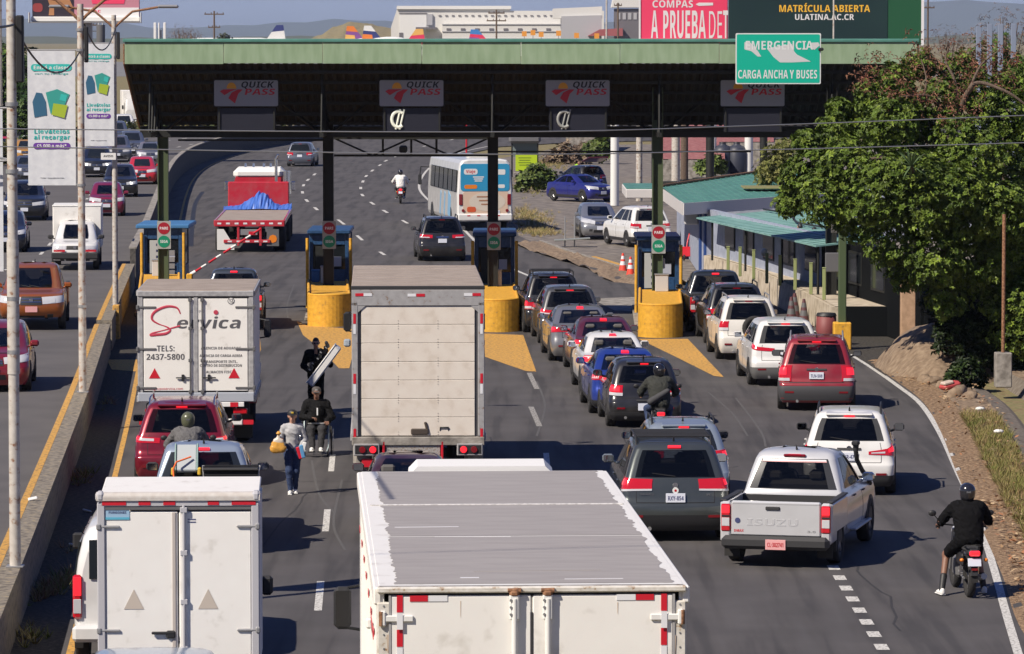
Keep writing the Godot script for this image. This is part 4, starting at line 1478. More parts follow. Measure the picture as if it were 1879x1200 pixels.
func build_trees():
	var lm=tinted("leaf_tint_green",0.5,0.28)
	lm.metallic_specular=0.35
	var greens=[lin(0.075,0.115,0.02),lin(0.10,0.15,0.024),lin(0.055,0.088,0.016),lin(0.14,0.19,0.032),lin(0.09,0.13,0.024)]
	# the big tree in front of the plaza's right end
	var zt=112.0
	var t=thing("broadleaf_tree","big glossy green broadleaf tree hiding the plaza's right end","tree",P(1745,690,zt)*Vector3(1,0,1)+Vector3(0,0.3,0))
	var o=t.position
	var blobs=[]
	for q in [[1462,322,34,0],[1500,300,48,0.4],[1450,372,30,-0.3],[1520,360,62,0.8],[1478,262,26,0.3],[1530,245,40,0.2],[1560,300,60,1.0],[1592,235,48,-0.2],[1600,180,36,0.4],[1640,150,44,0.6],[1635,225,56,1.2],[1690,120,30,0.0],[1720,185,46,0.9],[1680,270,60,0.6],[1610,360,66,1.6],[1570,410,40,0.7],[1640,440,60,1.2],[1700,380,70,1.7],[1668,505,40,0.6],[1720,470,60,1.6],[1760,130,40,-0.4],[1800,175,50,0.2],[1845,215,56,0.5],[1790,290,66,1.5],[1850,330,70,1.0],[1890,260,60,0.4],[1780,400,66,1.5],[1850,430,76,1.0],[1800,480,60,1.3],[1900,480,76,0.4],[1870,150,50,-0.6],[1740,545,46,1.0],[1880,560,60,1.2],[1870,610,55,1.0],[1930,300,70,0.4],[1930,430,80,0.8],[1940,560,80,0.9],[1920,180,50,0.0],[1690,330,60,1.9],[1750,350,60,2.0],[1640,320,50,1.8],[1830,380,60,1.9],[1760,250,50,1.4],[1660,200,46,1.0],[1540,200,22,0.0],[1840,540,55,0.9],[1905,380,60,0.3]]:
		blobs.append([P(q[0],q[1],zt-q[3]*1.6+0.8)-o,q[2]*zt/F,Vector3(1,0.9,1.25)])
	leafy("crown",t,blobs,24000,rosette(6,0.105,0.032,0.1,5),1.0,greens,lm)
	var bk=mats["bark"]
	var limb=func(pts,r): put("limb",MB.new().tube(smooth(pts,5),tapered(pts.size()*5-4,r[0],r[1]),8),bk,t)
	var L=func(px,py,dz=0.0): return P(px,py,zt-dz)-o
	put("trunk",MB.new().tube(smooth([Vector3(0,-0.3,0),L.call(1742,560),L.call(1738,430),L.call(1735,330),L.call(1728,285)],5),tapered(21,0.24,0.12),12),bk,t)
	limb.call([L.call(1728,285),L.call(1722,240,0.5),L.call(1725,195,0.9),L.call(1700,175,1.2),L.call(1650,178,1.5)],[0.085,0.02])
	limb.call([L.call(1732,300),L.call(1760,210,0.8),L.call(1778,165,1.2),L.call(1800,152,1.2),L.call(1850,170,1.4),L.call(1885,195,1.4)],[0.09,0.025])
	limb.call([L.call(1736,330),L.call(1690,300,0.8),L.call(1620,290,1.4),L.call(1540,300,1.4)],[0.08,0.02])
	limb.call([L.call(1760,210,0.8),L.call(1752,150,0.6),L.call(1735,110,0.4),L.call(1742,85,0.2)],[0.055,0.012])
	limb.call([L.call(1778,165,1.2),L.call(1800,120,1.0),L.call(1830,95,0.8)],[0.045,0.012])
	limb.call([L.call(1722,240,0.5),L.call(1690,205,1.2),L.call(1700,150,1.0),L.call(1690,108,0.7)],[0.045,0.012])
	limb.call([L.call(1735,400),L.call(1800,360,0.6),L.call(1870,330,1.0)],[0.075,0.02])
	limb.call([L.call(1736,420),L.call(1680,400,0.7),L.call(1620,400,1.2)],[0.07,0.02])
	# pink blossom-brown dry twigs over the crown
	var dry=[]
	for q in [[1610,128,50,0.4],[1700,105,55,0.2],[1790,110,60,0.2],[1660,165,50,1.4],[1830,120,55,0.4],[1745,190,60,1.6],[1590,150,40,0.6]]:
		dry.append([P(q[0],q[1],zt-q[3])-o,q[2]*zt/F])
	leafy("dry_foliage",t,dry,520,rosette(4,0.12,0.016,0.3,9),1.0,[lin(0.19,0.085,0.06),lin(0.25,0.13,0.085),lin(0.14,0.07,0.05)],lm,0.2)
	# a yucca-like plant in its shade
	var yz=108.6
	var y=thing("spiky_plant","spiky rosette plant growing before the big tree's dark middle","plant",P(1672,690,yz)*Vector3(1,0,1)+Vector3(0,0.3,0))
	var yo=P(1672,305,yz)-y.position
	put("stem",MB.new().tube([yo+Vector3(0.5,-0.5,-2.8),yo+Vector3(0.2,-0.3,-1.2),yo],[0.05,0.05,0.04],8),bk,y)
	for i in 34:
		var a=rng.randf()*TAU
		var el=rng.randf_range(-0.6,1.3)
		var d=Vector3(cos(a)*cos(el),sin(el),sin(a)*cos(el))
		var sd=d.cross(Vector3.UP).normalized()*0.025
		var l=rng.randf_range(0.5,0.8)
		var mb=MB.new()
		mb.quad(yo-sd*0.5,yo+sd*0.5,yo+d*l*0.55+sd-Vector3(0,0.03,0),yo+d*l*0.55-sd-Vector3(0,0.03,0))
		mb.tri(yo+d*l*0.55-sd-Vector3(0,0.03,0),yo+d*l*0.55+sd-Vector3(0,0.03,0),yo+d*l-Vector3(0,0.12,0))
		put("leaf",mb,mat("yucca",lin(0.085,0.135,0.05),0.5),y)
	# thicket on the bank below the tree, shade put into its leaf colours
	var shade_greens=[lin(0.018,0.03,0.009),lin(0.026,0.042,0.011),lin(0.012,0.02,0.007)]
	for q in [[1768,690,30,108.0,"dark green bush at the foot of the earth mound"],[1815,630,50,112.0,"dark bush behind the pipe's concrete block"],[1890,630,70,112.0,"dark bush at the picture's right edge, under the tree"],[1775,600,60,112.0,"dark bush below the tree, shade put into its leaf colour"],[1738,540,44,114.5,"dark bush beside the tan pillar"]]:
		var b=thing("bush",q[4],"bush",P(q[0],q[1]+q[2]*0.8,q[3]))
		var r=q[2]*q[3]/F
		leafy("foliage",b,[[Vector3(0,r*0.8,0),r],[Vector3(r*0.7,r*0.6,-0.4),r*0.7],[Vector3(-r*0.6,r*0.5,0.3),r*0.6]],700,rosette(6,0.16,0.04,0.1,6),1.0,shade_greens,lm,0.3)
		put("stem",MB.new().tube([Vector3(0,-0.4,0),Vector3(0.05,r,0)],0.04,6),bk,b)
	# pale shrub beyond the roof
	var sb=thing("shrub","pale olive shrub rising behind the teal office roof","shrub",V(12.4,172))
	leafy("foliage",sb,[[P(1425,305,170)-sb.position,0.8],[P(1440,275,170)-sb.position,0.6],[P(1400,320,171)-sb.position,0.5]],500,rosette(7,0.18,0.04,0.1,7),1.0,[lin(0.13,0.14,0.04),lin(0.17,0.17,0.06)],lm,0.2)
	put("stem",MB.new().tube([Vector3(-0.6,0,2),Vector3(-0.9,3.2,2)],0.06,6),bk,sb)
	# shrubs in the yard beyond the plaza
	for q in [[1040,285,26,300,"dry brown shrub beside the yard's far track",0],[1070,278,18,305,"small grey-brown shrub left of the white pole",0],[1305,300,16,255,"green shrub before the rusty roofs",1],[985,322,22,246,"dark green shrub beside the bus shelter",1],[1100,270,20,300,"leafy shrub at the foot of the white pole",1]]:
		var b=thing("shrub",q[4],"shrub",P(q[0],q[1]+q[2]*0.8,q[3]))
		var r=q[2]*q[3]/F
		leafy("foliage",b,[[Vector3(0,r*0.7,0),r],[Vector3(r,r*0.5,0),r*0.7],[Vector3(-r,r*0.4,0),r*0.7]],260,rosette(6,0.3,0.08,0.1,6),1.1,[[lin(0.14,0.10,0.075),lin(0.2,0.15,0.10)],[lin(0.06,0.09,0.025),lin(0.09,0.12,0.03)]][q[5]],lm,0.2)
		put("stem",MB.new().tube([Vector3(0,-0.5,0),Vector3(0,r*0.6,0)],0.06,6),bk,b)
	# greenery at the left and along the far roads
	var list=[[38,150,70,330,"dark green roadside tree behind the nearest street pole",0],[8,120,40,420,"green tree at the picture's left edge",1],[55,205,36,300,"bushy tree behind the nearest banner",0],[330,62,20,900,"pinkish bare tree left of the plaza roof",2],[352,66,20,920,"greyish bare tree beside the utility pole",2],[412,70,11,900,"small dark tree beyond the plaza roof",3],[1845,60,56,200,"bare-twigged tree at the top right corner",2],[1825,120,55,190,"bright green tree behind the grey posts",1],[1885,150,50,185,"bright green tree at the right edge behind the posts",1],[1740,75,34,330,"dry pinkish tree behind the dark billboard's edge",2],[480,190,10,500,"",9]]
	for q in list:
		if q[5]==9:
			continue
		var b=thing("tree",q[4],"tree",P(q[0],q[1],q[3])*Vector3(1,0,1))
		var c=P(q[0],q[1],q[3])-b.position
		var r=q[2]*q[3]/F
		var cols=[[lin(0.028,0.055,0.014),lin(0.045,0.075,0.018)],[lin(0.10,0.16,0.03),lin(0.07,0.12,0.025)],[lin(0.17,0.12,0.11),lin(0.13,0.10,0.09),lin(0.2,0.15,0.12)],[lin(0.06,0.07,0.04),lin(0.09,0.09,0.06)]][q[5]]
		var bl=[[c,r],[c+Vector3(r*0.75,-r*0.35,0),r*0.75],[c+Vector3(-r*0.8,-r*0.3,0),r*0.7],[c+Vector3(0.1*r,-r*0.9,0.2),r*0.8]]
		leafy("crown",b,bl,700 if q[5]!=2 else 420,rosette(6,0.4,0.12,0.1,6) if q[5]!=2 else rosette(4,0.3,0.05,0.2,6),clamp(r*0.42,0.5,2.0) if q[5]!=2 else clamp(r*0.3,0.3,1.5),cols,lm,0.25)
		put("trunk",MB.new().tube([Vector3(0,-0.1,0),Vector3(0,max(c.y,0.5),0)],[r*0.09,r*0.05],8),bk,b)
		if q[5]==2:
			for i in 7:
				var a=TAU*i/7.0
				put("limb",MB.new().tube([Vector3(0,c.y*0.6,0),c+Vector3(cos(a)*r*0.6,r*(0.2+0.15*(i % 3)),sin(a)*r*0.4)],[r*0.04,r*0.012],5),bk,b)
	# hedge along the far side of the oncoming road
	var hp=med_path(-12.6,225,402,2.0)
	var hl=[]
	for i in 1500:
		var q=hp[rng.randi() % hp.size()]
		var h=rng.randf()*1.1
		hl.append([Transform3D(Basis.from_euler(Vector3(rng.randf()*3,rng.randf()*6,rng.randf()*3)).scaled(Vector3.ONE*rng.randf_range(0.8,1.8)),q+Vector3(rng.randfn()*0.35,LEFT+h,rng.randfn()*0.6)),[lin(0.05,0.07,0.02),lin(0.09,0.10,0.035),lin(0.14,0.12,0.05)][rng.randi() % 3]])
	var hd=multi("hedge",rosette(6,0.3,0.09,0.1,6),hl,lm)
	tag(hd,"scrubby hedge along the far side of the oncoming road","hedge","","stuff")

func tapered(n,a,b):
	var out=[]
	for i in n:
		out.append(lerp(a,b,i/float(max(n-1,1))))
	return out

# ---------------------------------------------------------------- what lies beyond
func utility_pole(label,px,py_top,dist,arms,col = "bark"):
	var top=P(px,py_top,dist)
	var t=thing("utility_pole",label,"utility pole",top*Vector3(1,0,1),0.0,"utility poles beyond the plaza")
	put("shaft",MB.new().cyl(Vector3.ZERO,Vector3(0,top.y,0),2.0*dist/F,1.6*dist/F,10),mats[col],t)
	for a in arms:
		put("crossarm",MB.new().box(Vector3(0,top.y-a[0]*dist/F,0),Vector3(a[1]*dist/F,2.2*dist/F,0.15)),mats["bark"],t)
		for k in 4:
			put("insulator",MB.new().cyl(Vector3((k-1.5)/3.3*a[1]*dist/F,top.y-a[0]*dist/F,0),Vector3((k-1.5)/3.3*a[1]*dist/F,top.y-(a[0]-3.5)*dist/F,0),0.9*dist/F,0.8*dist/F,6),mats["bark"],t)
	return t

func aeroplane(label,px,py_top,dist,h_px,cols,face_left,body_px):
	# an airliner standing on the apron,seen from the side
	var k=dist/F
	var top=P(px,py_top,dist)
	var t=thing("airliner",label,"aeroplane",Vector3(top.x,0,top.z),0.0,"airliners on the apron")
	var s=-1.0 if face_left else 1.0
	var hf=h_px*k
	var by=top.y-hf
	var r=1.9
	var ln=body_px*k
	var pr=[Vector2(0.15,0),Vector2(0.7,2.2),Vector2(1.5,5.5),Vector2(r,9.0),Vector2(r,ln-5.0),Vector2(1.6,ln-2.4),Vector2(1.0,ln-0.8),Vector2(0.0,ln)]
	var ax=Basis(Vector3(0,0,1),-s*PI/2)
	put("fuselage",MB.new().lathe(pr,16,ax,Vector3(-s*4.0,by-1.2,0)),mats["white"],t)
	var fin=[Vector2(-s*0.2,top.y),Vector2(-s*2.6,top.y),Vector2(-s*3.4,by-0.3),Vector2(s*4.2,by-0.3),Vector2(s*3.0,by+0.4)]
	put("tail_fin",MB.new().plate(fin,-0.18,0.18),cols[0],t)
	if cols.size()>1:
		put("fin_band",MB.new().plate([fin[0],fin[1],fin[1].lerp(fin[2],0.35),fin[0].lerp(fin[4],0.5)],-0.2,0.2),cols[1],t)
	if cols.size()>2:
		put("fin_band",MB.new().plate([fin[1].lerp(fin[2],0.6),fin[2],fin[3].lerp(fin[2],0.5),fin[0].lerp(fin[4],0.8).lerp(fin[1].lerp(fin[2],0.6),0.4)],-0.2,0.2),cols[2],t)
	for e in [-1,1]:
		put("tailplane",MB.new().plate([Vector2(-s*3.0,by-0.8),Vector2(s*0.6,by-0.8),Vector2(s*0.4,by-0.6),Vector2(-s*3.0,by-0.6)],e*0.8,e*5.5),mats["white"],t)
		put("wing",MB.new().plate([Vector2(s*(ln*0.42),by-2.2),Vector2(s*(ln*0.58),by-2.2),Vector2(s*(ln*0.58),by-1.9),Vector2(s*(ln*0.42),by-1.9)],e*1.5,e*14.0),mats["white"],t)
		put("engine",MB.new().cyl(Vector3(s*ln*0.5,by-3.2,e*5.0),Vector3(s*(ln*0.5+3.5),by-3.2,e*5.0),0.9,0.9,12),mats["white"],t)
		put("landing_gear",MB.new().cyl(Vector3(s*ln*0.45,by-2.8,e*2.5),Vector3(s*ln*0.45,0,e*2.5),0.3,0.3,8),mats["black"],t)
	put("nose_gear",MB.new().cyl(Vector3(s*ln*0.82,by-2.8,0),Vector3(s*ln*0.82,0,0),0.25,0.25,8),mats["black"],t)

func build_background():
	# hazy ridges
	var rid=func(called,label,x0,x1,dist,prof,m):
		var mb=MB.new()
		var n=FastNoiseLite.new()
		n.seed=int(dist)
		n.frequency=0.004
		var k=60
		var line=[]
		for i in k+1:
			var u=i/float(k)
			var px=lerp(float(x0),float(x1),u)
			var f=u*(prof.size()-1)
			var a=int(min(floor(f),prof.size()-2))
			var py=lerp(float(prof[a]),float(prof[a+1]),smoothstep(0.0,1.0,f-a))+n.get_noise_1d(px*3.0)*5.0+n.get_noise_1d(px*14.0)*2.0
			line.append(P(px,py,dist))
		for i in k:
			var a=line[i]
			var b=line[i+1]
			var m0=Vector3(a.x,a.y*0.5,a.z+dist*0.05)
			var m1=Vector3(b.x,b.y*0.5,b.z+dist*0.05)
			mb.face([a,b,m1,m0],Vector3(0,1,1),0)
			mb.face([m0,m1,Vector3(b.x,-1,b.z+dist*0.12),Vector3(a.x,-1,a.z+dist*0.12)],Vector3(0,1,1),0)
			mb.face([a,b,Vector3(b.x,-1,b.z-dist*0.1),Vector3(a.x,-1,a.z-dist*0.1)],Vector3(0,1,-1),0)
		var o=struct(called,mb,m)
		return o
	rid.call("mountains","",-500,2400,13000.0,[50,44,40,34,36,50,44,36,44,52,40,18,4,6,2,10,30,44,50],mat("mountain_haze",lin(0.075,0.10,0.10),1.0))
	rid.call("hills","",-600,2400,5200.0,[68,66,70,67,70,68,66,64,66,69,66,66,60,62,66],mat("hill_green",lin(0.075,0.085,0.045),1.0))
	rid.call("grassy_hill","",560,780,2600.0,[78,66,48,41,43,47,50,60,78],grainy("hill_grass",47,0.05,[[0.2,lin(0.12,0.11,0.045)],[0.5,lin(0.25,0.20,0.09)],[0.85,lin(0.32,0.25,0.12)]],160.0,1.0,5))
	# the hangar
	var hw=mat("hangar_white",lin(0.66,0.65,0.62),0.6)
	var hg=mat("hangar_grey",lin(0.40,0.40,0.42),0.6)
	var hd=mat("hangar_dark",lin(0.14,0.13,0.14),0.7)
	var z=1900.0
	var k=z/F
	var c=P(930,77,z)*Vector3(1,0,1)
	var h=thing("aircraft_hangar","huge white aircraft hangar with sloped end beyond the plaza roof","hangar",c)
	var H=func(px,py): return Vector2((px-930)*k,(77-py)*k+P(930,77,z).y)
	put("main_shed",MB.new().plate([H.call(718,120),H.call(718,50),H.call(730,14),H.call(936,14),H.call(936,20),H.call(1108,20),H.call(1108,120)],-45.0,0.0),hw,h)
	put("roof_edge",MB.new().plate([H.call(728,17),H.call(729,11),H.call(938,11),H.call(938,17)],-46.0,1.0),mats["white"],h)
	put("door_recess",MB.new().plate([H.call(733,24),H.call(784,24),H.call(784,26),H.call(733,26)],0.0,0.4),hd,h)
	put("door",MB.new().plate([H.call(734,27),H.call(783,27),H.call(783,100),H.call(734,100)],0.05,0.3),mats["white"],h)
	put("side_tower",MB.new().plate([H.call(784,26),H.call(794,26),H.call(794,46),H.call(784,46)],0.05,1.0),hg,h)
	put("canopy",MB.new().plate([H.call(764,50),H.call(802,50),H.call(802,54),H.call(764,54)],0.0,8.0),hd,h)
	put("annex",MB.new().plate([H.call(812,44),H.call(1030,44),H.call(1030,110),H.call(812,110)],0.0,6.0),hw,h)
	for i in 3:
		put("annex_band",MB.new().plate([H.call(812,44+13*i),H.call(1030,44+13*i),H.call(1030,45.6+13*i),H.call(812,45.6+13*i)],6.0,6.4),hg,h)
	for i in 18:
		put("window",MB.new().plate([H.call(805+i*12,28),H.call(810+i*12,28),H.call(810+i*12,30),H.call(805+i*12,30)],0.05,0.35),hd,h)
	for i in 8:
		put("annex_window",MB.new().plate([H.call(820+i*26,52),H.call(828+i*26,52),H.call(828+i*26,56),H.call(820+i*26,56)],6.05,6.3),hd,h)
	put("door",MB.new().plate([H.call(733,60),H.call(740,60),H.call(740,100),H.call(733,100)],0.35,0.5),hd,h)
	# terminal buildings right of it
	var tb=thing("terminal_building","long cream and grey terminal building right of the hangar","building",P(1080,77,1500)*Vector3(1,0,1))
	k=1500.0/F
	var T=func(px,py): return Vector2((px-1080)*k,(77-py)*k+P(1080,77,1500).y)
	put("block",MB.new().plate([T.call(1030,110),T.call(1030,30),T.call(1104,28),T.call(1104,110)],-20.0,0.0),hg,tb)
	put("upper_block",MB.new().plate([T.call(1015,16),T.call(1105,12),T.call(1105,34),T.call(1015,34)],-22.0,-1.0),hw,tb)
	put("tower_block",MB.new().plate([T.call(1128,16),T.call(1172,16),T.call(1172,110),T.call(1128,110)],-15.0,2.0),hd,tb)
	put("tower_top",MB.new().plate([T.call(1122,14),T.call(1126,-6),T.call(1180,-8),T.call(1180,14)],-17.0,3.0),hw,tb)
	put("red_roof",MB.new().plate([T.call(1078,66),T.call(1100,54),T.call(1142,52),T.call(1142,66)],0.1,5.0),mat("tin_red",lin(0.33,0.09,0.09),0.6),tb)
	for i in 4:
		put("window",MB.new().plate([T.call(1132+i*10,24),T.call(1138+i*10,24),T.call(1138+i*10,36),T.call(1132+i*10,36)],2.0,2.2),hg,tb)
	# orange service signs on the apron
	for q in [[962,62],[978,60],[993,63],[1025,61],[1058,65],[1095,66]]:
		var o=thing("apron_sign","%s small orange sign on the distant apron, counted from the left" % nth([962,978,993,1025,1058,1095].find(q[0])),"sign",P(q[0],q[1],1350)*Vector3(1,0,1),0.0,"orange signs on the apron")
		var y=P(q[0],q[1],1350).y
		put("board",MB.new().box(Vector3(0,y,0),Vector3(1.5,1.6,0.15)),mat("sign_orange",lin(0.75,0.30,0.03),0.5),o)
		put("post",MB.new().cyl(Vector3.ZERO,Vector3(0,y-0.8,0),0.1,0.1,6),hd,o)
	# airliners
	var navy=mat("tail_navy",lin(0.03,0.04,0.17),0.4)
	var orange=mat("tail_orange",lin(0.75,0.20,0.02),0.4)
	var violet=mat("tail_violet",lin(0.22,0.07,0.28),0.4)
	var crimson=mat("tail_red",lin(0.68,0.03,0.09),0.4)
	var gold=mat("tail_gold",lin(0.75,0.42,0.10),0.4)
	var bluey=mat("tail_blue",lin(0.05,0.20,0.50),0.4)
	aeroplane("white airliner with dark blue swept tail, leftmost on the apron",506,46,1500.0,27.0,[mats["white"],navy],true,190)
	aeroplane("airliner whose tail runs from orange to violet",650,48,1560.0,24.0,[violet,orange,gold],false,90)
	aeroplane("airliner with dark blue tail and orange foot",682,47,1520.0,24.0,[navy,mats["white"],orange],false,90)
	aeroplane("airliner with crimson tail edged in yellow",762,53,1450.0,27.0,[crimson,gold],true,150)
	aeroplane("airliner with patchwork pink and blue tail before the white annex",878,54,1480.0,22.0,[crimson,bluey,violet],false,60)
	# utility poles on the skyline
	utility_pole("utility pole with double crossarms left of the plaza roof",393,20,480.0,[[6,36],[30,22]])
	utility_pole("utility pole with crossarms before the white annex",911,18,520.0,[[6,30],[20,36]])
	utility_pole("tall plain pole between the annex and the pink billboard",1113,-20,420.0,[],"pole_paint")
	utility_pole("brown utility pole just left of the pink billboard",1134,5,430.0,[[5,14]])
	utility_pole("tan pole standing before the dark green billboard",1530,-30,150.0,[],"pole_paint")
	utility_pole("dark pole with short arms right of the dark billboard",1703,-20,240.0,[[34,24]])
	utility_pole("dark utility pole between the two street poles at the left",168,20,340.0,[[9,40],[26,20]])
	var tr=thing("transformer","grey pole transformer behind the rusty street pole","transformer",P(185,62,338))
	put("tank",MB.new().cyl(Vector3(0,-0.75,0),Vector3(0,0.7,0),0.34,0.34,14),mats["box_grey"],tr)
	put("bushing",MB.new().cyl(Vector3(-0.15,0.7,0),Vector3(-0.15,1.0,0),0.06,0.04,8),mats["cabinet_grey"],tr)
	put("bushing",MB.new().cyl(Vector3(0.15,0.7,0),Vector3(0.15,1.0,0),0.06,0.04,8),mats["cabinet_grey"],tr)
	put("bracket",MB.new().box(Vector3(-0.42,0.2,0),Vector3(0.5,0.08,0.1)),mats["box_grey"],tr)
	# rooftop antennas seen over the canopy's left end
	var an=thing("antenna_mast","pair of white antenna panels rising behind the plaza roof","antenna",P(294,72,190)*Vector3(1,0,1))
	var ay=P(294,72,190).y
	for s in [[-0.22,0.26],[0.2,0.26],[-0.05,0.14]]:
		put("panel",MB.new().box(Vector3(s[0],ay+0.3,0),Vector3(s[1]*0.45,0.85,0.1),0.02),mats["white"],an)
	put("mast",MB.new().cyl(Vector3(0,0,-0.2),Vector3(0,ay+0.4,-0.2),0.06,0.06,8),mats["steel"],an)
	# four grey posts at the top right
	for i in 4:
		var px=[1796,1816,1836,1860][i]
		var q=P(px,44,176)
		var o=thing("grey_post","%s tall grey-blue post above the big tree's crown, counted from the left" % nth(i),"post",q*Vector3(1,0,1),0.0,"grey-blue posts at the top right")
		put("shaft",MB.new().box(Vector3(0,q.y/2,0),Vector3(0.2,q.y,0.16),0.01),mat("post_blue",lin(0.21,0.25,0.34),0.6),o)
	# billboards
	billboards()
	# sheds beyond the office
	var redr=grainy("rusty_red",48,0.03,[[0.2,lin(0.22,0.07,0.065)],[0.6,lin(0.33,0.13,0.12)],[0.9,lin(0.38,0.2,0.18)]],5.0,0.7,5)
	for q in [[1215,1330,262,296,258.0,"long rusty red shed roof behind the teal office roof",0],[1262,1420,258,286,300.0,"farther faded red shed roof above the office",1],[1040,1110,258,284,330.0,"white roofed shed by the yard's far track",2]]:
		var a=P(q[0],q[3],q[4])
		var b=P(q[1],q[3]-4,q[4])
		var c2=P(q[1],q[2],q[4]+14)
		var d2=P(q[0],q[2]+2,q[4]+14)
		var s=thing("shed",q[5],"shed",a*Vector3(1,0,1))
		var o=s.position
		var up=Vector3(0,1,0)
		var ay2=max(a.y,1.5)
		var fix=func(v,yy): return Vector3(v.x,yy,v.z)-o
		var mb=MB.new()
		mb.face([fix.call(a,ay2),fix.call(b,ay2),fix.call(c2,ay2+1.1),fix.call(d2,ay2+1.1)],up)
		put("roof",mb,[redr,redr,mats["white"]][q[6]],s)
		mb=MB.new()
		mb.wall([fix.call(a,0),fix.call(b,0),fix.call(c2,0),fix.call(d2,0),fix.call(a,0)],0.0,ay2-0.05,0.15)
		put("wall",mb,mats["concrete"],s)
	for q in [[1128,260,352,226.0,8.0,"thick white pole at the yard's edge"],[1240,250,330,238.0,8.0,"pale pole behind the fourth column"],[1256,256,330,240.0,7.0,"thin brown pole behind the fourth column"],[1173,262,350,232.0,6.0,"tan pole beside the blue drainpipe"],[1308,255,292,262.0,7.0,"short white pole before the far red roof"],[1374,255,290,262.0,8.0,"white conical-topped pole at the water tanks"]]:
		var a=P(q[0],q[1],q[3])
		var o=thing("yard_pole",q[5],"pole",Vector3(a.x,0,a.z))
		put("shaft",MB.new().cyl(Vector3.ZERO,Vector3(0,6.5,0),q[4]*q[3]/F,q[4]*q[3]/F*0.9,12),mats["cap_white"] if q[5].contains("white") else mats["pole_paint"] if q[5].contains("pale") or q[5].contains("tan") else mats["bark"],o)
	for q in [[1326,0],[1352,1]]:
		var a=P(q[0],316,262)
		var o=thing("water_tank","black plastic water tank, %s of the two behind the office" % ["left-hand","right-hand"][q[1]],"water tank",a*Vector3(1,0,1),0.0,"black water tanks")
		put("tank",MB.new().lathe([Vector2(0.0,0),Vector2(0.55,0),Vector2(0.6,0.1),Vector2(0.6,1.9),Vector2(0.45,2.15),Vector2(0.2,2.25),Vector2(0.2,2.35),Vector2(0,2.35)],18),mat("tank_black",lin(0.03,0.035,0.055),0.5),o)
		put("lid",MB.new().cyl(Vector3(0,2.35,0),Vector3(0,2.42,0),0.22,0.2,12),mats["black"],o)
	# stacked scrap and a red drum before the sheds
	for i in 16:
		var px=1222+i*9
		var a=P(px,318-(i % 3)*6,236.0+i)
		var o=put("scrap_block",MB.new().box(Vector3(0,0.4,0),Vector3(0.5+0.2*(i % 3),0.5+0.25*((i*2) % 3),0.8),0.03,Basis(Vector3.UP,i*1.3)),[mats["bark"],mats["dark_steel"],mats["concrete"]][i % 3])
		o.position=a*Vector3(1,0,1)
		tag(o,"%s lump of scrap heaped behind the office roof, counted from the left" % nth(i),"scrap","scrap heaped before the sheds")
	var dr=put("red_drum",MB.new().lathe([Vector2(0,0),Vector2(0.2,0),Vector2(0.2,1.2),Vector2(0.1,1.3),Vector2(0,1.3)],14),mats["tape_red"])
	dr.position=V(10.6,233)+Vector3(0,0.3,0)
	tag(dr,"red drum standing among the scrap behind the office","drum")
	# bus shelter with a lime poster
	var sp=G(963,325)*Vector3(1,0,1)
	var bs=thing("bus_shelter","small dark bus shelter with a lime green poster","bus shelter",sp)
	put("roof",MB.new().box(Vector3(0,2.35,-0.6),Vector3(2.0,0.5,1.8),0.15),mat("shelter_grey",lin(0.13,0.13,0.14),0.6),bs)
	for s in [-0.8,0.8]:
		put("post",MB.new().cyl(Vector3(s,0,0),Vector3(s,2.2,0),0.05,0.05,8),mats["dark_steel"],bs)
	put("back_panel",MB.new().box(Vector3(0,1.7,-0.3),Vector3(1.5,0.9,0.05)),mat("shelter_glass",lin(0.16,0.20,0.2),0.2),bs)
	put("poster",MB.new().box(Vector3(0.1,0.9,0.04),Vector3(1.35,1.05,0.05),0.01),mat("poster_lime",lin(0.40,0.55,0.015),0.5),bs)
	for i in 4:
		put("print_line",MB.new().box(Vector3(0.0,1.2-i*0.15,0.068),Vector3(0.8-0.12*(i % 2),0.05,0.004)),mat("poster_ink",lin(0.10,0.16,0.01),0.5),bs)
	put("bench",MB.new().box(Vector3(0.6,0.25,0.3),Vector3(2.6,0.1,0.4),0.02),mats["concrete"],bs)
	# red and white mast far down the road
	var rm=thing("red_mast","thin red mast beside the far road, above the bus","mast",G(856,292)*Vector3(1,0,1))
	put("shaft",MB.new().cyl(Vector3.ZERO,Vector3(0,2.6,0),0.07,0.06,8),mats["tape_red"],rm)
	# depot buildings at the left edge
	var dp=thing("depot","pale depot roofs at the left edge behind the nearest street pole","building",P(-60,220,420)*Vector3(1,0,1))
	put("wall",MB.new().box(Vector3(0,1.6,0),Vector3(11.0,3.2,14.0),0.05),hd,dp)
	put("roof",MB.new().box(Vector3(0,3.4,0),Vector3(11.6,0.4,15.0),0.05),mats["white"],dp)
	put("upper_roof",MB.new().box(Vector3(-1.0,5.6,-18.0),Vector3(9.0,0.5,12.0),0.05),hg,dp)
	put("upper_wall",MB.new().box(Vector3(-1.0,2.7,-18.0),Vector3(8.6,5.3,11.6)),hd,dp)

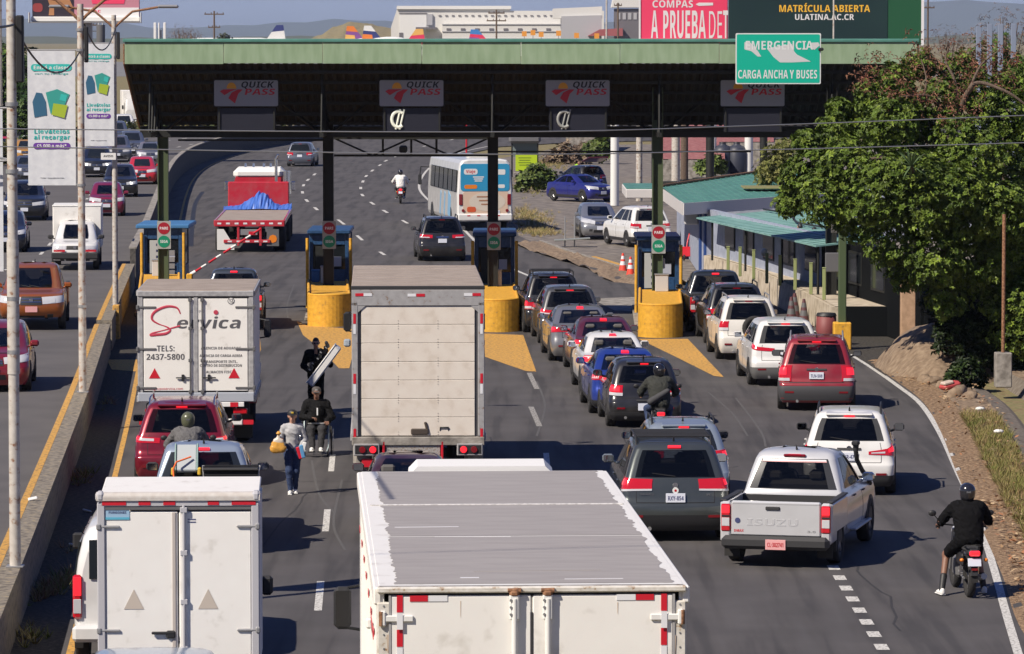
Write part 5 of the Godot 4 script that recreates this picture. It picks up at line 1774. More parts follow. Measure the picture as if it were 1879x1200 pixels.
func billboards():
	var pink=mat("board_pink",lin(0.80,0.055,0.14),0.5)
	var w=mat("board_white",lin(0.72,0.71,0.72),0.5)
	var dk=grainy("board_dark",49,0.004,[[0.2,lin(0.008,0.026,0.028)],[0.9,lin(0.012,0.035,0.034)]],20.0,0.45,2,0.0,null,false)
	var gr=mat("board_green",lin(0.012,0.085,0.035),0.5)
	var z=230.0
	var k=z/F
	var c=P(1254,30,z)
	var b=thing("pink_billboard","hot pink billboard with white capitals above the plaza roof","billboard",c*Vector3(1,0,1))
	var y=c.y
	put("board",MB.new().box(Vector3(0,y+0.55,0),Vector3(162*k,98*k+1.1,0.3),0.03),pink,b)
	put("edge",MB.new().box(Vector3(-80*k,y+0.55,0.02),Vector3(3*k,98*k+1.1,0.34)),w,b)
	lettering("lettering",b,"COMPAS",13*k,w,Vector3((1234-1254)*k,y+(30-14)*k,0.16),74*k)
	put("arrow_bar",MB.new().plate([Vector2(22*k,y+22*k),Vector2(28*k,y+25*k),Vector2(54*k,y+25*k),Vector2(54*k,y+20*k),Vector2(28*k,y+19*k)],0.155,0.165),w,b)
	lettering("lettering",b,"A",50*k,w,Vector3((1201-1254)*k,y+(30-70)*k,0.16),13*k)
	lettering("lettering",b,"PRUEBA",50*k,w,Vector3((1255-1254)*k,y+(30-70)*k,0.16),78*k)
	lettering("lettering",b,"DE",50*k,w,Vector3((1312-1254)*k,y+(30-70)*k,0.16),24*k,"Droid Sans",false)
	lettering("lettering",b,"T",50*k,w,Vector3((1331-1254)*k,y+(30-70)*k,0.16),9*k)
	for i in 5:
		put("floodlight",MB.new().box(Vector3((i-1.2)*22*k,y-44*k,0.8),Vector3(0.5,0.12,0.3),0.04),mats["amber"],b)
	put("catwalk",MB.new().box(Vector3(0,y-50*k,0.6),Vector3(164*k,0.06,0.8)),mats["steel"],b)
	for s in [-50,50]:
		put("leg",MB.new().cyl(Vector3(s*k,0,-0.3),Vector3(s*k,y,-0.3),0.22,0.22,12),mats["dark_steel"],b)
	z=226.0
	k=z/F
	c=P(1513,30,z)
	y=c.y
	b=thing("dark_billboard","dark green billboard with yellow and white lettering above the roof","billboard",c*Vector3(1,0,1))
	put("board",MB.new().box(Vector3(-30*k,y+0.5,0),Vector3(292*k,104*k+1.0,0.3),0.03),dk,b)
	put("green_edge",MB.new().box(Vector3(146*k,y+0.5,0),Vector3(60*k,104*k+1.0,0.302)),gr,b)
	put("edge",MB.new().box(Vector3(179*k,y+0.5,0.02),Vector3(5*k,106*k+1.0,0.36)),w,b)
	lettering("lettering",b,"MATRÍCULA ABIERTA",12.5*k,mat("board_yellow",lin(0.80,0.45,0.04),0.5),Vector3(-1*k,y+8*k,0.16),166*k)
	lettering("lettering",b,"ULATINA.AC.CR",10.5*k,w,Vector3(-1*k,y-6.5*k,0.16),108*k)
	for s in [-110,0,110]:
		put("leg",MB.new().cyl(Vector3(s*k,0,-0.3),Vector3(s*k,y,-0.3),0.2,0.2,12),mats["dark_steel"],b)
	# billboard at the top left
	z=300.0
	k=z/F
	c=P(158,20,z)
	y=c.y
	b=thing("photo_billboard","wide billboard with dark photo and pink panel at the top left","billboard",c*Vector3(1,0,1))
	put("board",MB.new().box(Vector3(0,y+0.6,0),Vector3(196*k,44*k+1.2,0.3),0.02),mat("board_rose",lin(0.50,0.22,0.28),0.5),b)
	put("photo_panel",MB.new().box(Vector3(-60*k,y+0.6,0.16),Vector3(76*k,42*k+1.2,0.03)),mat("photo_dark",lin(0.03,0.022,0.035),0.5),b)
	put("print_shape",MB.new().plate([Vector2(-70*k,y+22*k),Vector2(-30*k,y+22*k),Vector2(-22*k,y+4*k),Vector2(-30*k,y+3*k),Vector2(-48*k,y+12*k),Vector2(-58*k,y+10*k),Vector2(-58*k,y-8*k),Vector2(-68*k,y-8*k),Vector2(-66*k,y+10*k)],0.18,0.19),mat("print_tan",lin(0.42,0.20,0.09),0.5),b)
	put("print_shape",MB.new().plate(rounded(-88*k,y+6*k,18*k,16*k,6*k),0.18,0.19),mat("print_red",lin(0.30,0.05,0.05),0.5),b)
	put("pink_panel",MB.new().plate([Vector2(6*k,y+40*k),Vector2(12*k,y+13*k),Vector2(70*k,y+13*k),Vector2(76*k,y+40*k)],0.16,0.18),pink,b)
	put("white_panel",MB.new().box(Vector3(46*k,y-3*k,0.16),Vector3(102*k,18*k,0.03)),w,b)
	lettering("lettering",b,"bac",6*k,pink,Vector3(16*k,y-3*k,0.18),22*k)
	put("lower_rail",MB.new().box(Vector3(0,y-15*k,0.3),Vector3(198*k,9*k,0.5),0.05),mats["cap_white"],b)
	put("catwalk",MB.new().box(Vector3(0,y-21*k,0.6),Vector3(206*k,0.06,0.8)),mats["steel"],b)
	for s in [-0.5,0.5]:
		put("end_rail",MB.new().box(Vector3(s*204*k,y-12*k,0.7),Vector3(0.05,18*k,0.7)),mats["cap_white"],b)
	put("leg",MB.new().cyl(Vector3(0,0,-0.4),Vector3(0,y,-0.4),0.4,0.4,14),mats["steel"],b)
# ---------------------------------------------------------------- cars
const REF={
	"suv": [4.5,1.85,1.70,1.07,1.62],
	"hatch": [3.85,1.67,1.52,0.97,1.44],
	"sedan": [4.5,1.75,1.46,0.99,1.41],
	"cab": [5.2,1.86,1.78,1.10,1.70],
}
# height,how far the rear face lies in from the rear end,the same at the front,half width,corner radii rear and front
const ROWS={
	"suv": [[0.20,0.10,0.14,0.84,0.12,0.20],[0.30,0.03,0.05,0.895,0.14,0.22],[0.45,0.0,0.0,0.92,0.16,0.28],[0.60,0.0,0.0,0.925,0.17,0.30],[0.655,0.015,0.01,0.92,0.17,0.30],[0.665,0.055,0.02,0.918,0.17,0.30],[0.80,0.07,0.05,0.915,0.16,0.32],[0.92,0.095,0.12,0.90,0.15,0.34],[0.98,0.115,0.30,0.885,0.14,0.40],[1.03,0.135,0.70,0.865,0.13,0.45],[1.07,0.15,1.10,0.85,0.13,0.35],[1.20,0.22,1.34,0.815,0.13,0.30],[1.40,0.33,1.72,0.755,0.13,0.28],[1.55,0.42,2.02,0.70,0.14,0.26],[1.62,0.46,2.15,0.665,0.15,0.26],[1.66,0.53,2.30,0.60,0.16,0.26],[1.69,0.75,2.60,0.47,0.20,0.26],[1.70,1.1,2.9,0.30,0.20,0.25]],
	"hatch": [[0.17,0.10,0.12,0.75,0.12,0.20],[0.28,0.02,0.04,0.81,0.16,0.25],[0.42,0.0,0.0,0.83,0.18,0.30],[0.575,0.0,0.02,0.835,0.20,0.32],[0.60,0.02,0.03,0.835,0.20,0.32],[0.615,0.055,0.04,0.832,0.20,0.34],[0.76,0.08,0.10,0.82,0.20,0.36],[0.86,0.11,0.25,0.805,0.18,0.40],[0.92,0.13,0.55,0.78,0.17,0.42],[0.97,0.155,0.85,0.765,0.16,0.35],[1.10,0.22,1.12,0.735,0.16,0.30],[1.28,0.32,1.50,0.68,0.16,0.28],[1.40,0.40,1.78,0.63,0.17,0.26],[1.46,0.47,1.95,0.585,0.17,0.25],[1.495,0.58,2.10,0.51,0.20,0.25],[1.515,0.85,2.35,0.40,0.20,0.25],[1.52,1.2,2.5,0.25,0.15,0.20]],
	"sedan": [[0.17,0.10,0.14,0.78,0.12,0.20],[0.28,0.02,0.04,0.85,0.16,0.25],[0.42,0.0,0.0,0.87,0.20,0.30],[0.58,0.0,0.0,0.875,0.22,0.33],[0.64,0.035,0.03,0.87,0.22,0.34],[0.76,0.05,0.08,0.865,0.22,0.36],[0.86,0.06,0.20,0.85,0.22,0.42],[0.92,0.07,0.55,0.835,0.22,0.45],[0.96,0.10,0.90,0.82,0.20,0.40],[0.985,0.25,1.05,0.80,0.18,0.35],[1.0,0.55,1.12,0.785,0.16,0.30],[1.10,0.78,1.32,0.745,0.16,0.28],[1.25,1.10,1.66,0.68,0.16,0.26],[1.36,1.36,1.95,0.62,0.16,0.25],[1.42,1.55,2.15,0.55,0.18,0.25],[1.45,1.80,2.40,0.44,0.20,0.25],[1.46,2.10,2.60,0.28,0.15,0.20]],
	"cab": [[0.36,1.62,0.16,0.86,0.05,0.20],[0.44,1.60,0.05,0.90,0.05,0.22],[0.58,1.60,0.0,0.925,0.05,0.28],[0.74,1.60,0.01,0.93,0.05,0.30],[0.88,1.60,0.06,0.925,0.05,0.32],[0.98,1.60,0.13,0.91,0.05,0.36],[1.03,1.60,0.36,0.89,0.06,0.42],[1.07,1.61,0.80,0.87,0.07,0.45],[1.10,1.62,1.18,0.855,0.08,0.35],[1.25,1.67,1.46,0.82,0.10,0.30],[1.45,1.75,1.80,0.765,0.12,0.28],[1.62,1.82,2.10,0.71,0.13,0.26],[1.70,1.87,2.26,0.665,0.14,0.26],[1.74,1.95,2.42,0.60,0.16,0.26],[1.77,2.15,2.65,0.47,0.20,0.26],[1.78,2.45,2.8,0.30,0.16,0.20]],
}

class Body:
	const NE=10
	const NC=5
	const NS=14
	var rows=[]
	var rings=[]
	var sy=1.0
	var sx=1.0
	var sz=1.0
	var half=2.25
	var total=0

	func _init(src,ref,l,w,h):
		sy=h/ref[2]
		sx=w/ref[1]
		sz=l/ref[0]
		half=l/2.0
		total=2*(NE+NS)+4*NC
		for r in src:
			rows.append([r[0]*sy,half-r[1]*sz,-(half-r[2]*sz),r[3]*sx,r[4],r[5]])
		# extra rows where the glass begins and ends
		for y in [(ref[3]+0.045)*sy,(ref[4]-0.085)*sy]:
			for i in rows.size()-1:
				if rows[i][0]<y-0.004 and rows[i+1][0]>y+0.004:
					var f=(y-rows[i][0])/(rows[i+1][0]-rows[i][0])
					var nr=[]
					for k in 6:
						nr.append(lerp(float(rows[i][k]),float(rows[i+1][k]),f))
					rows.insert(i+1,nr)
					break
		for r in rows:
			rings.append(ring(r))

	func ring(r):
		# counter-clockwise from above,starting at the rear left
		var p=PackedVector3Array()
		var y=r[0]
		var zr=r[1]
		var zf=r[2]
		var hw=r[3]
		var rr=min(r[4],hw*0.6)
		var rf=min(r[5],hw*0.6)
		var br=0.06
		var bf=0.14
		var bs=0.02
		var zre=func(x): return zr-br*pow(x/max(hw,0.01),2)
		var zfe=func(x): return zf+bf*pow(x/max(hw,0.01),2)
		for i in NE+1:
			var x=lerp(-(hw-rr),hw-rr,i/float(NE))
			p.append(Vector3(x,y,zre.call(x)))
		var zc=zre.call(hw-rr)-rr*0.9
		for i in range(1,NC):
			var t=PI/2*i/NC
			p.append(Vector3(hw-rr+(rr-bs)*sin(t),y,zc+rr*0.9*cos(t)))
		var zd=zfe.call(hw-rf)+rf*0.8
		for i in NS+1:
			var u=i/float(NS)
			p.append(Vector3(hw-bs*pow(2*u-1,2),y,lerp(zc,zd,u)))
		for i in range(1,NC):
			var t=PI/2*i/NC
			p.append(Vector3(hw-rf+(rf-bs)*cos(t),y,zd-rf*0.8*sin(t)))
		for i in NE+1:
			var x=lerp(hw-rf,-(hw-rf),i/float(NE))
			p.append(Vector3(x,y,zfe.call(x)))
		for i in range(1,NC):
			var t=PI/2*i/NC
			p.append(Vector3(-(hw-rf)-(rf-bs)*sin(t),y,zd-rf*0.8*cos(t)))
		for i in NS+1:
			var u=i/float(NS)
			p.append(Vector3(-(hw-bs*pow(2*u-1,2)),y,lerp(zd,zc,u)))
		for i in range(1,NC):
			var t=PI/2*i/NC
			p.append(Vector3(-(hw-rr)-(rr-bs)*cos(t),y,zc+rr*0.9*sin(t)))
		return p

	func at(u,y):
		var k=0
		while k<rows.size()-2 and rows[k+1][0]<y:
			k+=1
		var f=clamp((y-rows[k][0])/(rows[k+1][0]-rows[k][0]),0.0,1.0)
		return on(rings[k],u).lerp(on(rings[k+1],u),f)

	func on(r,u):
		var w=fposmod(u,float(r.size()))
		var i=int(floor(w))
		return r[i % r.size()].lerp(r[(i+1) % r.size()],w-i)

	func out(u,y):
		var a=at(u+0.2,y)-at(u-0.2,y)
		var b=at(u,y+0.012)-at(u,y-0.012)
		return a.cross(b).normalized()

	func shell(holes=[]):
		# the painted skin,open behind the panes
		var mb=MB.new()
		for i in rings.size()-1:
			var a=rings[i]
			var b=rings[i+1]
			for j in a.size():
				var j2=(j+1) % a.size()
				var cut=false
				for q in holes:
					if rows[i][0]>q[2]-0.003 and rows[i+1][0]<q[3]+0.003 and j>=q[0]-0.001 and j+1<=q[1]+0.001:
						cut=true
				if cut:
					continue
				mb.quad(a[j],a[j2],b[j2],b[j],0)
		mb.face(Array(rings[-1]),Vector3.UP,0)
		mb.face(Array(rings[0]),Vector3.DOWN)
		return mb

	func patch(mb,u0,u1,lo0,hi0,lo1,hi1,off,nv=6):
		# a panel on the skin; lo/hi at u0 and at u1
		if u1<u0:
			var t=u0
			u0=u1
			u1=t
			t=lo0
			lo0=lo1
			lo1=t
			t=hi0
			hi0=hi1
			hi1=t
		var nu=max(int(ceil(u1-u0)),1)
		var g=[]
		var e=[]
		for i in nu+1:
			var s=i/float(nu)
			var u=lerp(u0,u1,s)
			var row=[]
			var edge=[]
			for j in nv+1:
				var y=lerp(lerp(lo0,lo1,s),lerp(hi0,hi1,s),j/float(nv))
				var p=at(u,y)
				var n=out(u,y)
				row.append(p+n*off)
				edge.append(p-n*0.004)
			g.append(row)
			e.append(edge)
		for i in nu:
			for j in nv:
				mb.quad(g[i][j],g[i+1][j],g[i+1][j+1],g[i][j+1],0)
		if off>0.003:
			for i in nu:
				mb.quad(e[i][0],e[i+1][0],g[i+1][0],g[i][0])
				mb.quad(g[i][nv],g[i+1][nv],e[i+1][nv],e[i][nv])
			for j in nv:
				mb.quad(e[0][j],g[0][j],g[0][j+1],e[0][j+1])
				mb.quad(g[nu][j],e[nu][j],e[nu][j+1],g[nu][j+1])
		return mb

	func ru(f):   # along the rear edge,f from -1 (left) to 1 (right)
		return NE*0.5*(1.0+f)

	func fu(f):   # along the front edge,f from 1 (car's right) to -1
		return NE+NC+NS+NC+NE*0.5*(1.0-f)

	func su(t):   # along the right side,t from 0 (rear) to 1 (front)
		return NE+NC+NS*t

	func mir(u):
		return NE-u

func wheel_meshes(r,w):
	var key = "wheel%.2f_%.2f" % [r,w]
	if not meshes.has(key):
		var ax=Basis(Vector3(0,0,1),-PI/2)
		var ty=MB.new().lathe([Vector2(r*0.62,-w/2),Vector2(r*0.93,-w/2),Vector2(r,-w*0.34),Vector2(r,w*0.34),Vector2(r*0.93,w/2),Vector2(r*0.62,w/2),Vector2(r*0.62,-w/2)],24,ax)
		var rim=MB.new()
		rim.lathe([Vector2(0.0,-w*0.2),Vector2(r*0.6,-w*0.25),Vector2(r*0.64,-w*0.46),Vector2(r*0.64,w*0.46),Vector2(r*0.58,w*0.44),Vector2(r*0.55,w*0.18),Vector2(0.0,w*0.16)],24,ax)
		var hub=MB.new()
		for s in [-1,1]:
			for i in 5:
				var a=TAU*i/5.0
				hub.box(Vector3(s*w*0.36,cos(a)*r*0.33,sin(a)*r*0.33),Vector3(0.03,r*0.52,r*0.16),0.01,Basis(Vector3.RIGHT,a))
			hub.cyl(Vector3(s*w*0.3,0,0),Vector3(s*w*0.44,0,0),r*0.15,r*0.13,12)
		meshes[key]=[ty.done(),rim.done(),hub.done()]
		var arch=MB.new()
		var k=18
		var ro=r*1.13
		for i in k:
			var t0=-0.35+(PI+0.7)*i/k
			var t1=-0.35+(PI+0.7)*(i+1)/k
			arch.face([Vector3(0,0,0),Vector3(0,sin(t0)*ro,cos(t0)*ro),Vector3(0,sin(t1)*ro,cos(t1)*ro)],Vector3.RIGHT)
			arch.face([Vector3(0,sin(t0)*ro,cos(t0)*ro),Vector3(0,sin(t1)*ro,cos(t1)*ro),Vector3(-0.12,sin(t1)*ro,cos(t1)*ro),Vector3(-0.12,sin(t0)*ro,cos(t0)*ro)],Vector3(0,sin(t0),cos(t0)))
		meshes[key].append(arch.done())
	return meshes[key]

func add_wheel(t,x,z,r,w,arch_x=0.0,simple=false):
	var m=wheel_meshes(r,w)
	if simple:
		var o=put("wheel",m[0],mats["rubber"],t)
		o.position=Vector3(x,r,z)
		put("rim",m[1],mats["alloy"],o)
	else:
		var o=Node3D.new()
		o.name = "wheel"
		t.add_child(o,true)
		o.position=Vector3(x,r,z)
		put("tyre",m[0],mats["rubber"],o)
		put("rim",m[1],mats["trim"],o)
		put("spokes",m[2],mats["alloy"],o)
	if arch_x>0.0:
		var a=put("wheel_arch",m[3],mats["trim"],t)
		a.position=Vector3(sign(x)*arch_x,r,z)
		if x<0:
			a.rotation.y=PI

func plate_on(t,at,text,red=false,turn=0.0,w=0.34,h=0.16):
	var o=put("number_plate",MB.new().box(Vector3.ZERO,Vector3(w,h,0.014),0.004),mats["plate_red" if red else "plate"],t)
	o.position=at
	o.rotation.y=turn
	if text:
		lettering("plate_letters",o,text,h*0.46,mats["plate_ink_red" if red else "plate_ink"],Vector3(0,-h*0.26,0.008),w*0.8)
	return o

func car(p):
	# p: type t,ground point (px,py) of the facing axle,yaw,size l w h,paint m,facing "rear" or "front"
	var T=p.t
	var ref=REF[T]
	var l=p.get("l",ref[0])
	var w=p.get("w",ref[1])
	var h=p.get("h",ref[2])
	var b=Body.new(ROWS[T],ref,l,w,h)
	var front=p.get("front",false)
	var elev=p.get("e",0.0)
	var g=G(p.px,p.py,elev)
	var yaw=deg_to_rad(p.get("yaw",0.0))+(PI if front else 0.0)
	var over=0.82*l/4.5
	# the axle nearest to the camera stands on the given point
	var loc=Vector3(0,0,(l/2-over)) if not front else Vector3(0,0,-(l/2-over))
	var pos=g-loc.rotated(Vector3.UP,yaw)
	pos.y=elev
	var t=thing(p.n,p.label,p.get("cat","car"),pos,yaw,p.get("group",""))
	var pm=p.m
	var sy=b.sy
	var far=p.get("far",false)
	var belt=ref[3]*sy
	var roof=ref[4]*sy
	# glass
	var gl=mats["glass"] if far else mats["tinted_pane"]
	var spans=[[0.54,0.93],[0.22,0.51],[0.05,0.19]] if T != "cab" else [[0.55,0.93],[0.12,0.52]]
	var holes=[]
	if not far:
		var ya=(ref[3]+0.045)*sy
		var yb=(ref[4]-0.085)*sy
		holes=[[b.ru(-0.98),b.ru(0.98),ya,yb],[b.fu(1.0),b.fu(-1.0),ya,yb]]
		for s in spans:
			holes.append([b.su(s[0]),b.su(s[1]),ya,yb])
			holes.append([fposmod(b.mir(b.su(s[1])),b.total),fposmod(b.mir(b.su(s[0])),b.total),ya,yb])
		cabin(t,b,belt,roof,l,T)
	put("body",b.shell(holes),pm,t)
	var rw=p.get("rw",[0.98,0.035,0.075])
	put("rear_window",b.patch(MB.new(),b.ru(-rw[0]),b.ru(rw[0]),belt+rw[1],roof-rw[2],belt+rw[1],roof-rw[2],0.006,8),gl,t)
	put("windscreen",b.patch(MB.new(),b.fu(1.05),b.fu(-1.05),belt+0.03,roof-0.06,belt+0.03,roof-0.06,0.006,8),gl,t)
	for s in spans:
		put("side_window",b.patch(MB.new(),b.su(s[0]),b.su(s[1]),belt+0.03,roof-0.07,belt+0.03,roof-0.07,0.006),gl,t)
		put("side_window",b.patch(MB.new(),b.mir(b.su(s[1])),b.mir(b.su(s[0])),belt+0.03,roof-0.07,belt+0.03,roof-0.07,0.006),gl,t)
	# shut lines and handles
	if not far:
		for s in ([0.525,0.20] if T != "cab" else [0.53,0.03]):
			put("door_seam",b.patch(MB.new(),b.su(s)-0.03,b.su(s)+0.03,0.34*sy,belt,0.34*sy,belt,0.0035),mats["black"],t)
			put("door_seam",b.patch(MB.new(),b.mir(b.su(s))-0.03,b.mir(b.su(s))+0.03,0.34*sy,belt,0.34*sy,belt,0.0035),mats["black"],t)
		for s in [0.58,0.27]:
			for e in [0,1]:
				var u=b.su(s) if e==0 else b.mir(b.su(s))
				var c=b.at(u,belt-0.13)
				put("door_handle",MB.new().box(c+b.out(u,belt-0.13)*0.015,Vector3(0.03,0.03,0.17),0.01),p.get("hm",pm),t)
	# dark sills and bumper
	var tm=p.get("tm",mats["trim"])
	if p.get("sill",true):
		for e in [0,1]:
			var u0=b.su(0.02) if e==0 else b.mir(b.su(0.98))
			var u1=b.su(0.98) if e==0 else b.mir(b.su(0.02))
			put("sill",b.patch(MB.new(),u0,u1,0.23*sy,0.36*sy,0.23*sy,0.36*sy,0.008,2),tm,t)
	# wheels
	var r=p.get("r",0.33)
	var hw=b.rows[2][3]
	for z in [l/2-over,-(l/2-over*1.02)]:
		for s in [-1,1]:
			add_wheel(t,s*(hw-0.095),z,r,0.215,hw+0.004,far)
	# mirrors
	var mz=b.at(b.fu(-1.0),belt+0.05).z+0.32
	for s in [-1,1]:
		var mx=b.at(b.su(0.9),belt).x
		var mm=p.get("mm",pm)
		put("mirror",MB.new().box(Vector3(s*(mx+0.15),belt+0.09,mz),Vector3(0.21,0.15,0.13),0.04).tube([Vector3(s*(mx-0.02),belt,mz),Vector3(s*(mx+0.09),belt+0.05,mz)],0.025,6),mm,t)
		put("mirror_glass",MB.new().box(Vector3(s*(mx+0.15),belt+0.09,mz+0.067),Vector3(0.17,0.115,0.004)),mat("mirror_glass",lin(0.55,0.58,0.62),0.04,1.0),t)
	if p.get("rails",false):
		for s in [-1,1]:
			var x=b.at(b.su(0.5),roof).x-0.04
			var za=b.rows[-4][1]-0.12
			var zb=b.rows[-4][2]+0.25
			put("roof_rail",MB.new().tube([Vector3(s*x,roof-0.02,za),Vector3(s*x,h+0.045,za-0.1),Vector3(s*x,h+0.05,zb+0.1),Vector3(s*x,roof,zb)],0.02,6),p.get("rail_m",mats["black"]),t)
	if p.get("bars",0)>0:
		for i in p.bars:
			var x=b.at(b.su(0.5),roof).x-0.05
			put("roof_bar",MB.new().box(Vector3(0,h+0.06,lerp(b.rows[-4][1]-0.25,b.rows[-4][2]+0.5,i/float(max(p.bars-1,1)))),Vector3(2*x,0.03,0.07),0.01),p.get("rail_m",mats["black"]),t)
	if p.get("fin",true) and not far:
		put("antenna",MB.new().tube([Vector3(0,h-0.01,b.rows[-3][1]-0.1),Vector3(0,h+0.07,b.rows[-3][1]-0.02)],[0.022,0.006],6),mats["black"],t)
	if not front:
		rear_of(t,b,p,sy,belt,roof,h,l)
	else:
		front_of(t,b,p,sy,belt,roof,h,l)
	return [t,b]

func cabin(t,b,belt,roof,l,T):
	# what one sees through the panes: floor,seats,dashboard,steering wheel
	var w=b.rows[3][3]*2.0-0.25
	var zf=b.at(b.fu(0.0),belt).z+0.25
	var zb=b.at(b.ru(0.0),belt).z-0.12
	put("cabin_floor",MB.new().box(Vector3(0,belt-0.36,(zf+zb)/2),Vector3(w,0.04,zb-zf-0.1)),mats["interior"],t)
	put("dashboard",MB.new().box(Vector3(0,belt-0.05,zf+0.22),Vector3(w-0.1,0.2,0.4),0.06),mats["interior"],t)
	var z1=zf+1.15
	var z2=zf+2.0 if T != "cab" else zf+1.75
	for s in [-0.36,0.36]:
		put("front_seat",MB.new().box(Vector3(s,belt-0.02,z1),Vector3(0.46,0.62,0.16),0.06,Basis(Vector3.RIGHT,0.18)).box(Vector3(s,belt+0.36,z1+0.07),Vector3(0.25,0.17,0.1),0.04,Basis(Vector3.RIGHT,0.18)),mats["seat_grey"],t)
		put("headrest",MB.new().box(Vector3(s,belt+0.24,z2+0.08),Vector3(0.25,0.15,0.1),0.04),mats["seat_grey"],t)
	put("rear_seat",MB.new().box(Vector3(0,belt-0.1,z2),Vector3(w-0.15,0.55,0.18),0.06,Basis(Vector3.RIGHT,0.18)),mats["seat_grey"],t)
	if zb-z2>0.5:
		put("parcel_shelf",MB.new().box(Vector3(0,belt-0.06,(zb+z2)/2+0.08),Vector3(w-0.1,0.04,zb-z2-0.2)),mats["interior"],t)
	var ring=[]
	for i in 15:
		var a=TAU*i/14.0
		ring.append(Vector3(-0.36+0.18*cos(a),belt+0.06+0.17*sin(a),zf+0.52-0.06*sin(a)))
	put("steering_wheel",MB.new().tube(ring,0.016,5,false),mats["black"],t)

func rear_of(t,b,p,sy,belt,roof,h,l):
	var lm=mats["lit_lamp"] if p.get("lit",true) else mats["red_lamp"]
	# lamps: fraction across the rear where they begin,how far they wrap round,then low/high inside and outside
	var q=p.get("lamp",[0.62,1.0,0.80,0.98,0.82,1.02])
	for e in [0,1]:
		var ua=b.ru(q[0])
		var ub=b.NE+b.NC*q[1]
		var um=lerp(ua,float(ub),p.get("split",0.45))
		var lo=func(u): return lerp(q[2],q[4],(u-ua)/(ub-ua))*sy
		var hi=func(u): return lerp(q[3],q[5],(u-ua)/(ub-ua))*sy
		var f=func(u0,u1,k0,k1,off):
			var a0=lerp(lo.call(u0),hi.call(u0),k0)
			var a1=lerp(lo.call(u0),hi.call(u0),k1)
			var c0=lerp(lo.call(u1),hi.call(u1),k0)
			var c1=lerp(lo.call(u1),hi.call(u1),k1)
			if e==0:
				return b.patch(MB.new(),u0,u1,a0,a1,c0,c1,off,4)
			return b.patch(MB.new(),b.mir(u1),b.mir(u0),c0,c1,a0,a1,off,4)
		var lamp=put("tail_lamp",f.call(ua,ub,0.0,1.0,0.012),mats["red_lamp"],t)
		put("brake_light",f.call(lerp(um,float(ub),0.1),ub-0.4,0.4,0.85,0.017),lm,lamp)
		var wl=p.get("white",[0.1,0.9,0.08,0.34])
		put("reversing_light",f.call(lerp(ua,float(ub),wl[0]),lerp(ua,float(ub),wl[1]),wl[2],wl[3],0.016),mats["clear_lamp"],lamp)
	# high brake light
	if p.get("third",true):
		var y=roof-0.045
		put("high_brake_light",b.patch(MB.new(),b.ru(-0.2),b.ru(0.2),y,y+0.035,y,y+0.035,0.03,1),lm,t)
	# bumper
	var bm=p.get("bumper",null)
	if bm!=null:
		var by=p.get("by",[0.24,0.44])
		put("bumper_trim",b.patch(MB.new(),-b.NC-1.2,b.NE+b.NC+1.2,by[0]*sy,by[1]*sy,by[0]*sy,by[1]*sy,0.012,4),bm,t)
	for s in [-0.85,0.85]:
		put("reflector",b.patch(MB.new(),b.ru(s-0.14),b.ru(s+0.14),0.43*sy,0.47*sy,0.43*sy,0.47*sy,0.017,1),mats["dark_lamp"],t)
	# shut line of the tailgate and the valley for the plate
	var sl=p.get("seam",0.67)*sy
	put("tailgate_seam",b.patch(MB.new(),b.ru(-0.86),b.ru(0.86),sl,sl+0.012,sl,sl+0.012,0.004,1),mats["black"],t)
	for s in [-0.86,0.86]:
		put("tailgate_seam",b.patch(MB.new(),b.ru(s)-0.035,b.ru(s)+0.035,sl,belt,sl,belt,0.004,4),mats["black"],t)
	var py=p.get("plate",0.76)*sy
	var c=b.at(b.ru(p.get("plate_x",0.0)),py)
	var o=plate_on(t,c+Vector3(0,0,0.022),p.get("text",""),p.get("red_plate",false))
	o.rotation.x=-0.08
	if p.get("handle",true):
		var gy=py+0.12
		put("tailgate_handle",b.patch(MB.new(),b.ru(-0.32),b.ru(0.32),gy,gy+0.04,gy,gy+0.04,0.018,1),p.get("gm",mats["trim"]),t)
	put("badge",MB.new().cyl(b.at(b.ru(0),belt-0.1)+Vector3(0,0,0.004),b.at(b.ru(0),belt-0.1)+Vector3(0,0,0.016),0.05,0.048,14),mats["chrome"],t)
	if p.get("wiper",true) and p.t != "sedan":
		var a=b.at(b.ru(0.0),belt+0.05)+Vector3(0,0,0.02)
		var d=b.at(b.ru(-0.55),belt+0.10)+Vector3(0,0,0.02)
		put("wiper",MB.new().tube([a,d],0.009,5),mats["black"],t)
	if p.get("spoiler",p.t != "sedan"):
		var y0=roof-0.02
		var a=b.at(b.ru(0),y0)
		var hw=b.at(b.ru(0.9),y0).x
		put("spoiler",MB.new().box(Vector3(0,h-0.06*sy,a.z-0.12),Vector3(hw*2,0.045,0.34),0.02,Basis(Vector3.RIGHT,0.12)),p.get("sm",p.m),t)
	put("exhaust",MB.new().cyl(Vector3(-0.45,0.25,l/2-0.3),Vector3(-0.45,0.24,l/2-0.02),0.032,0.032,10),mats["steel"],t)

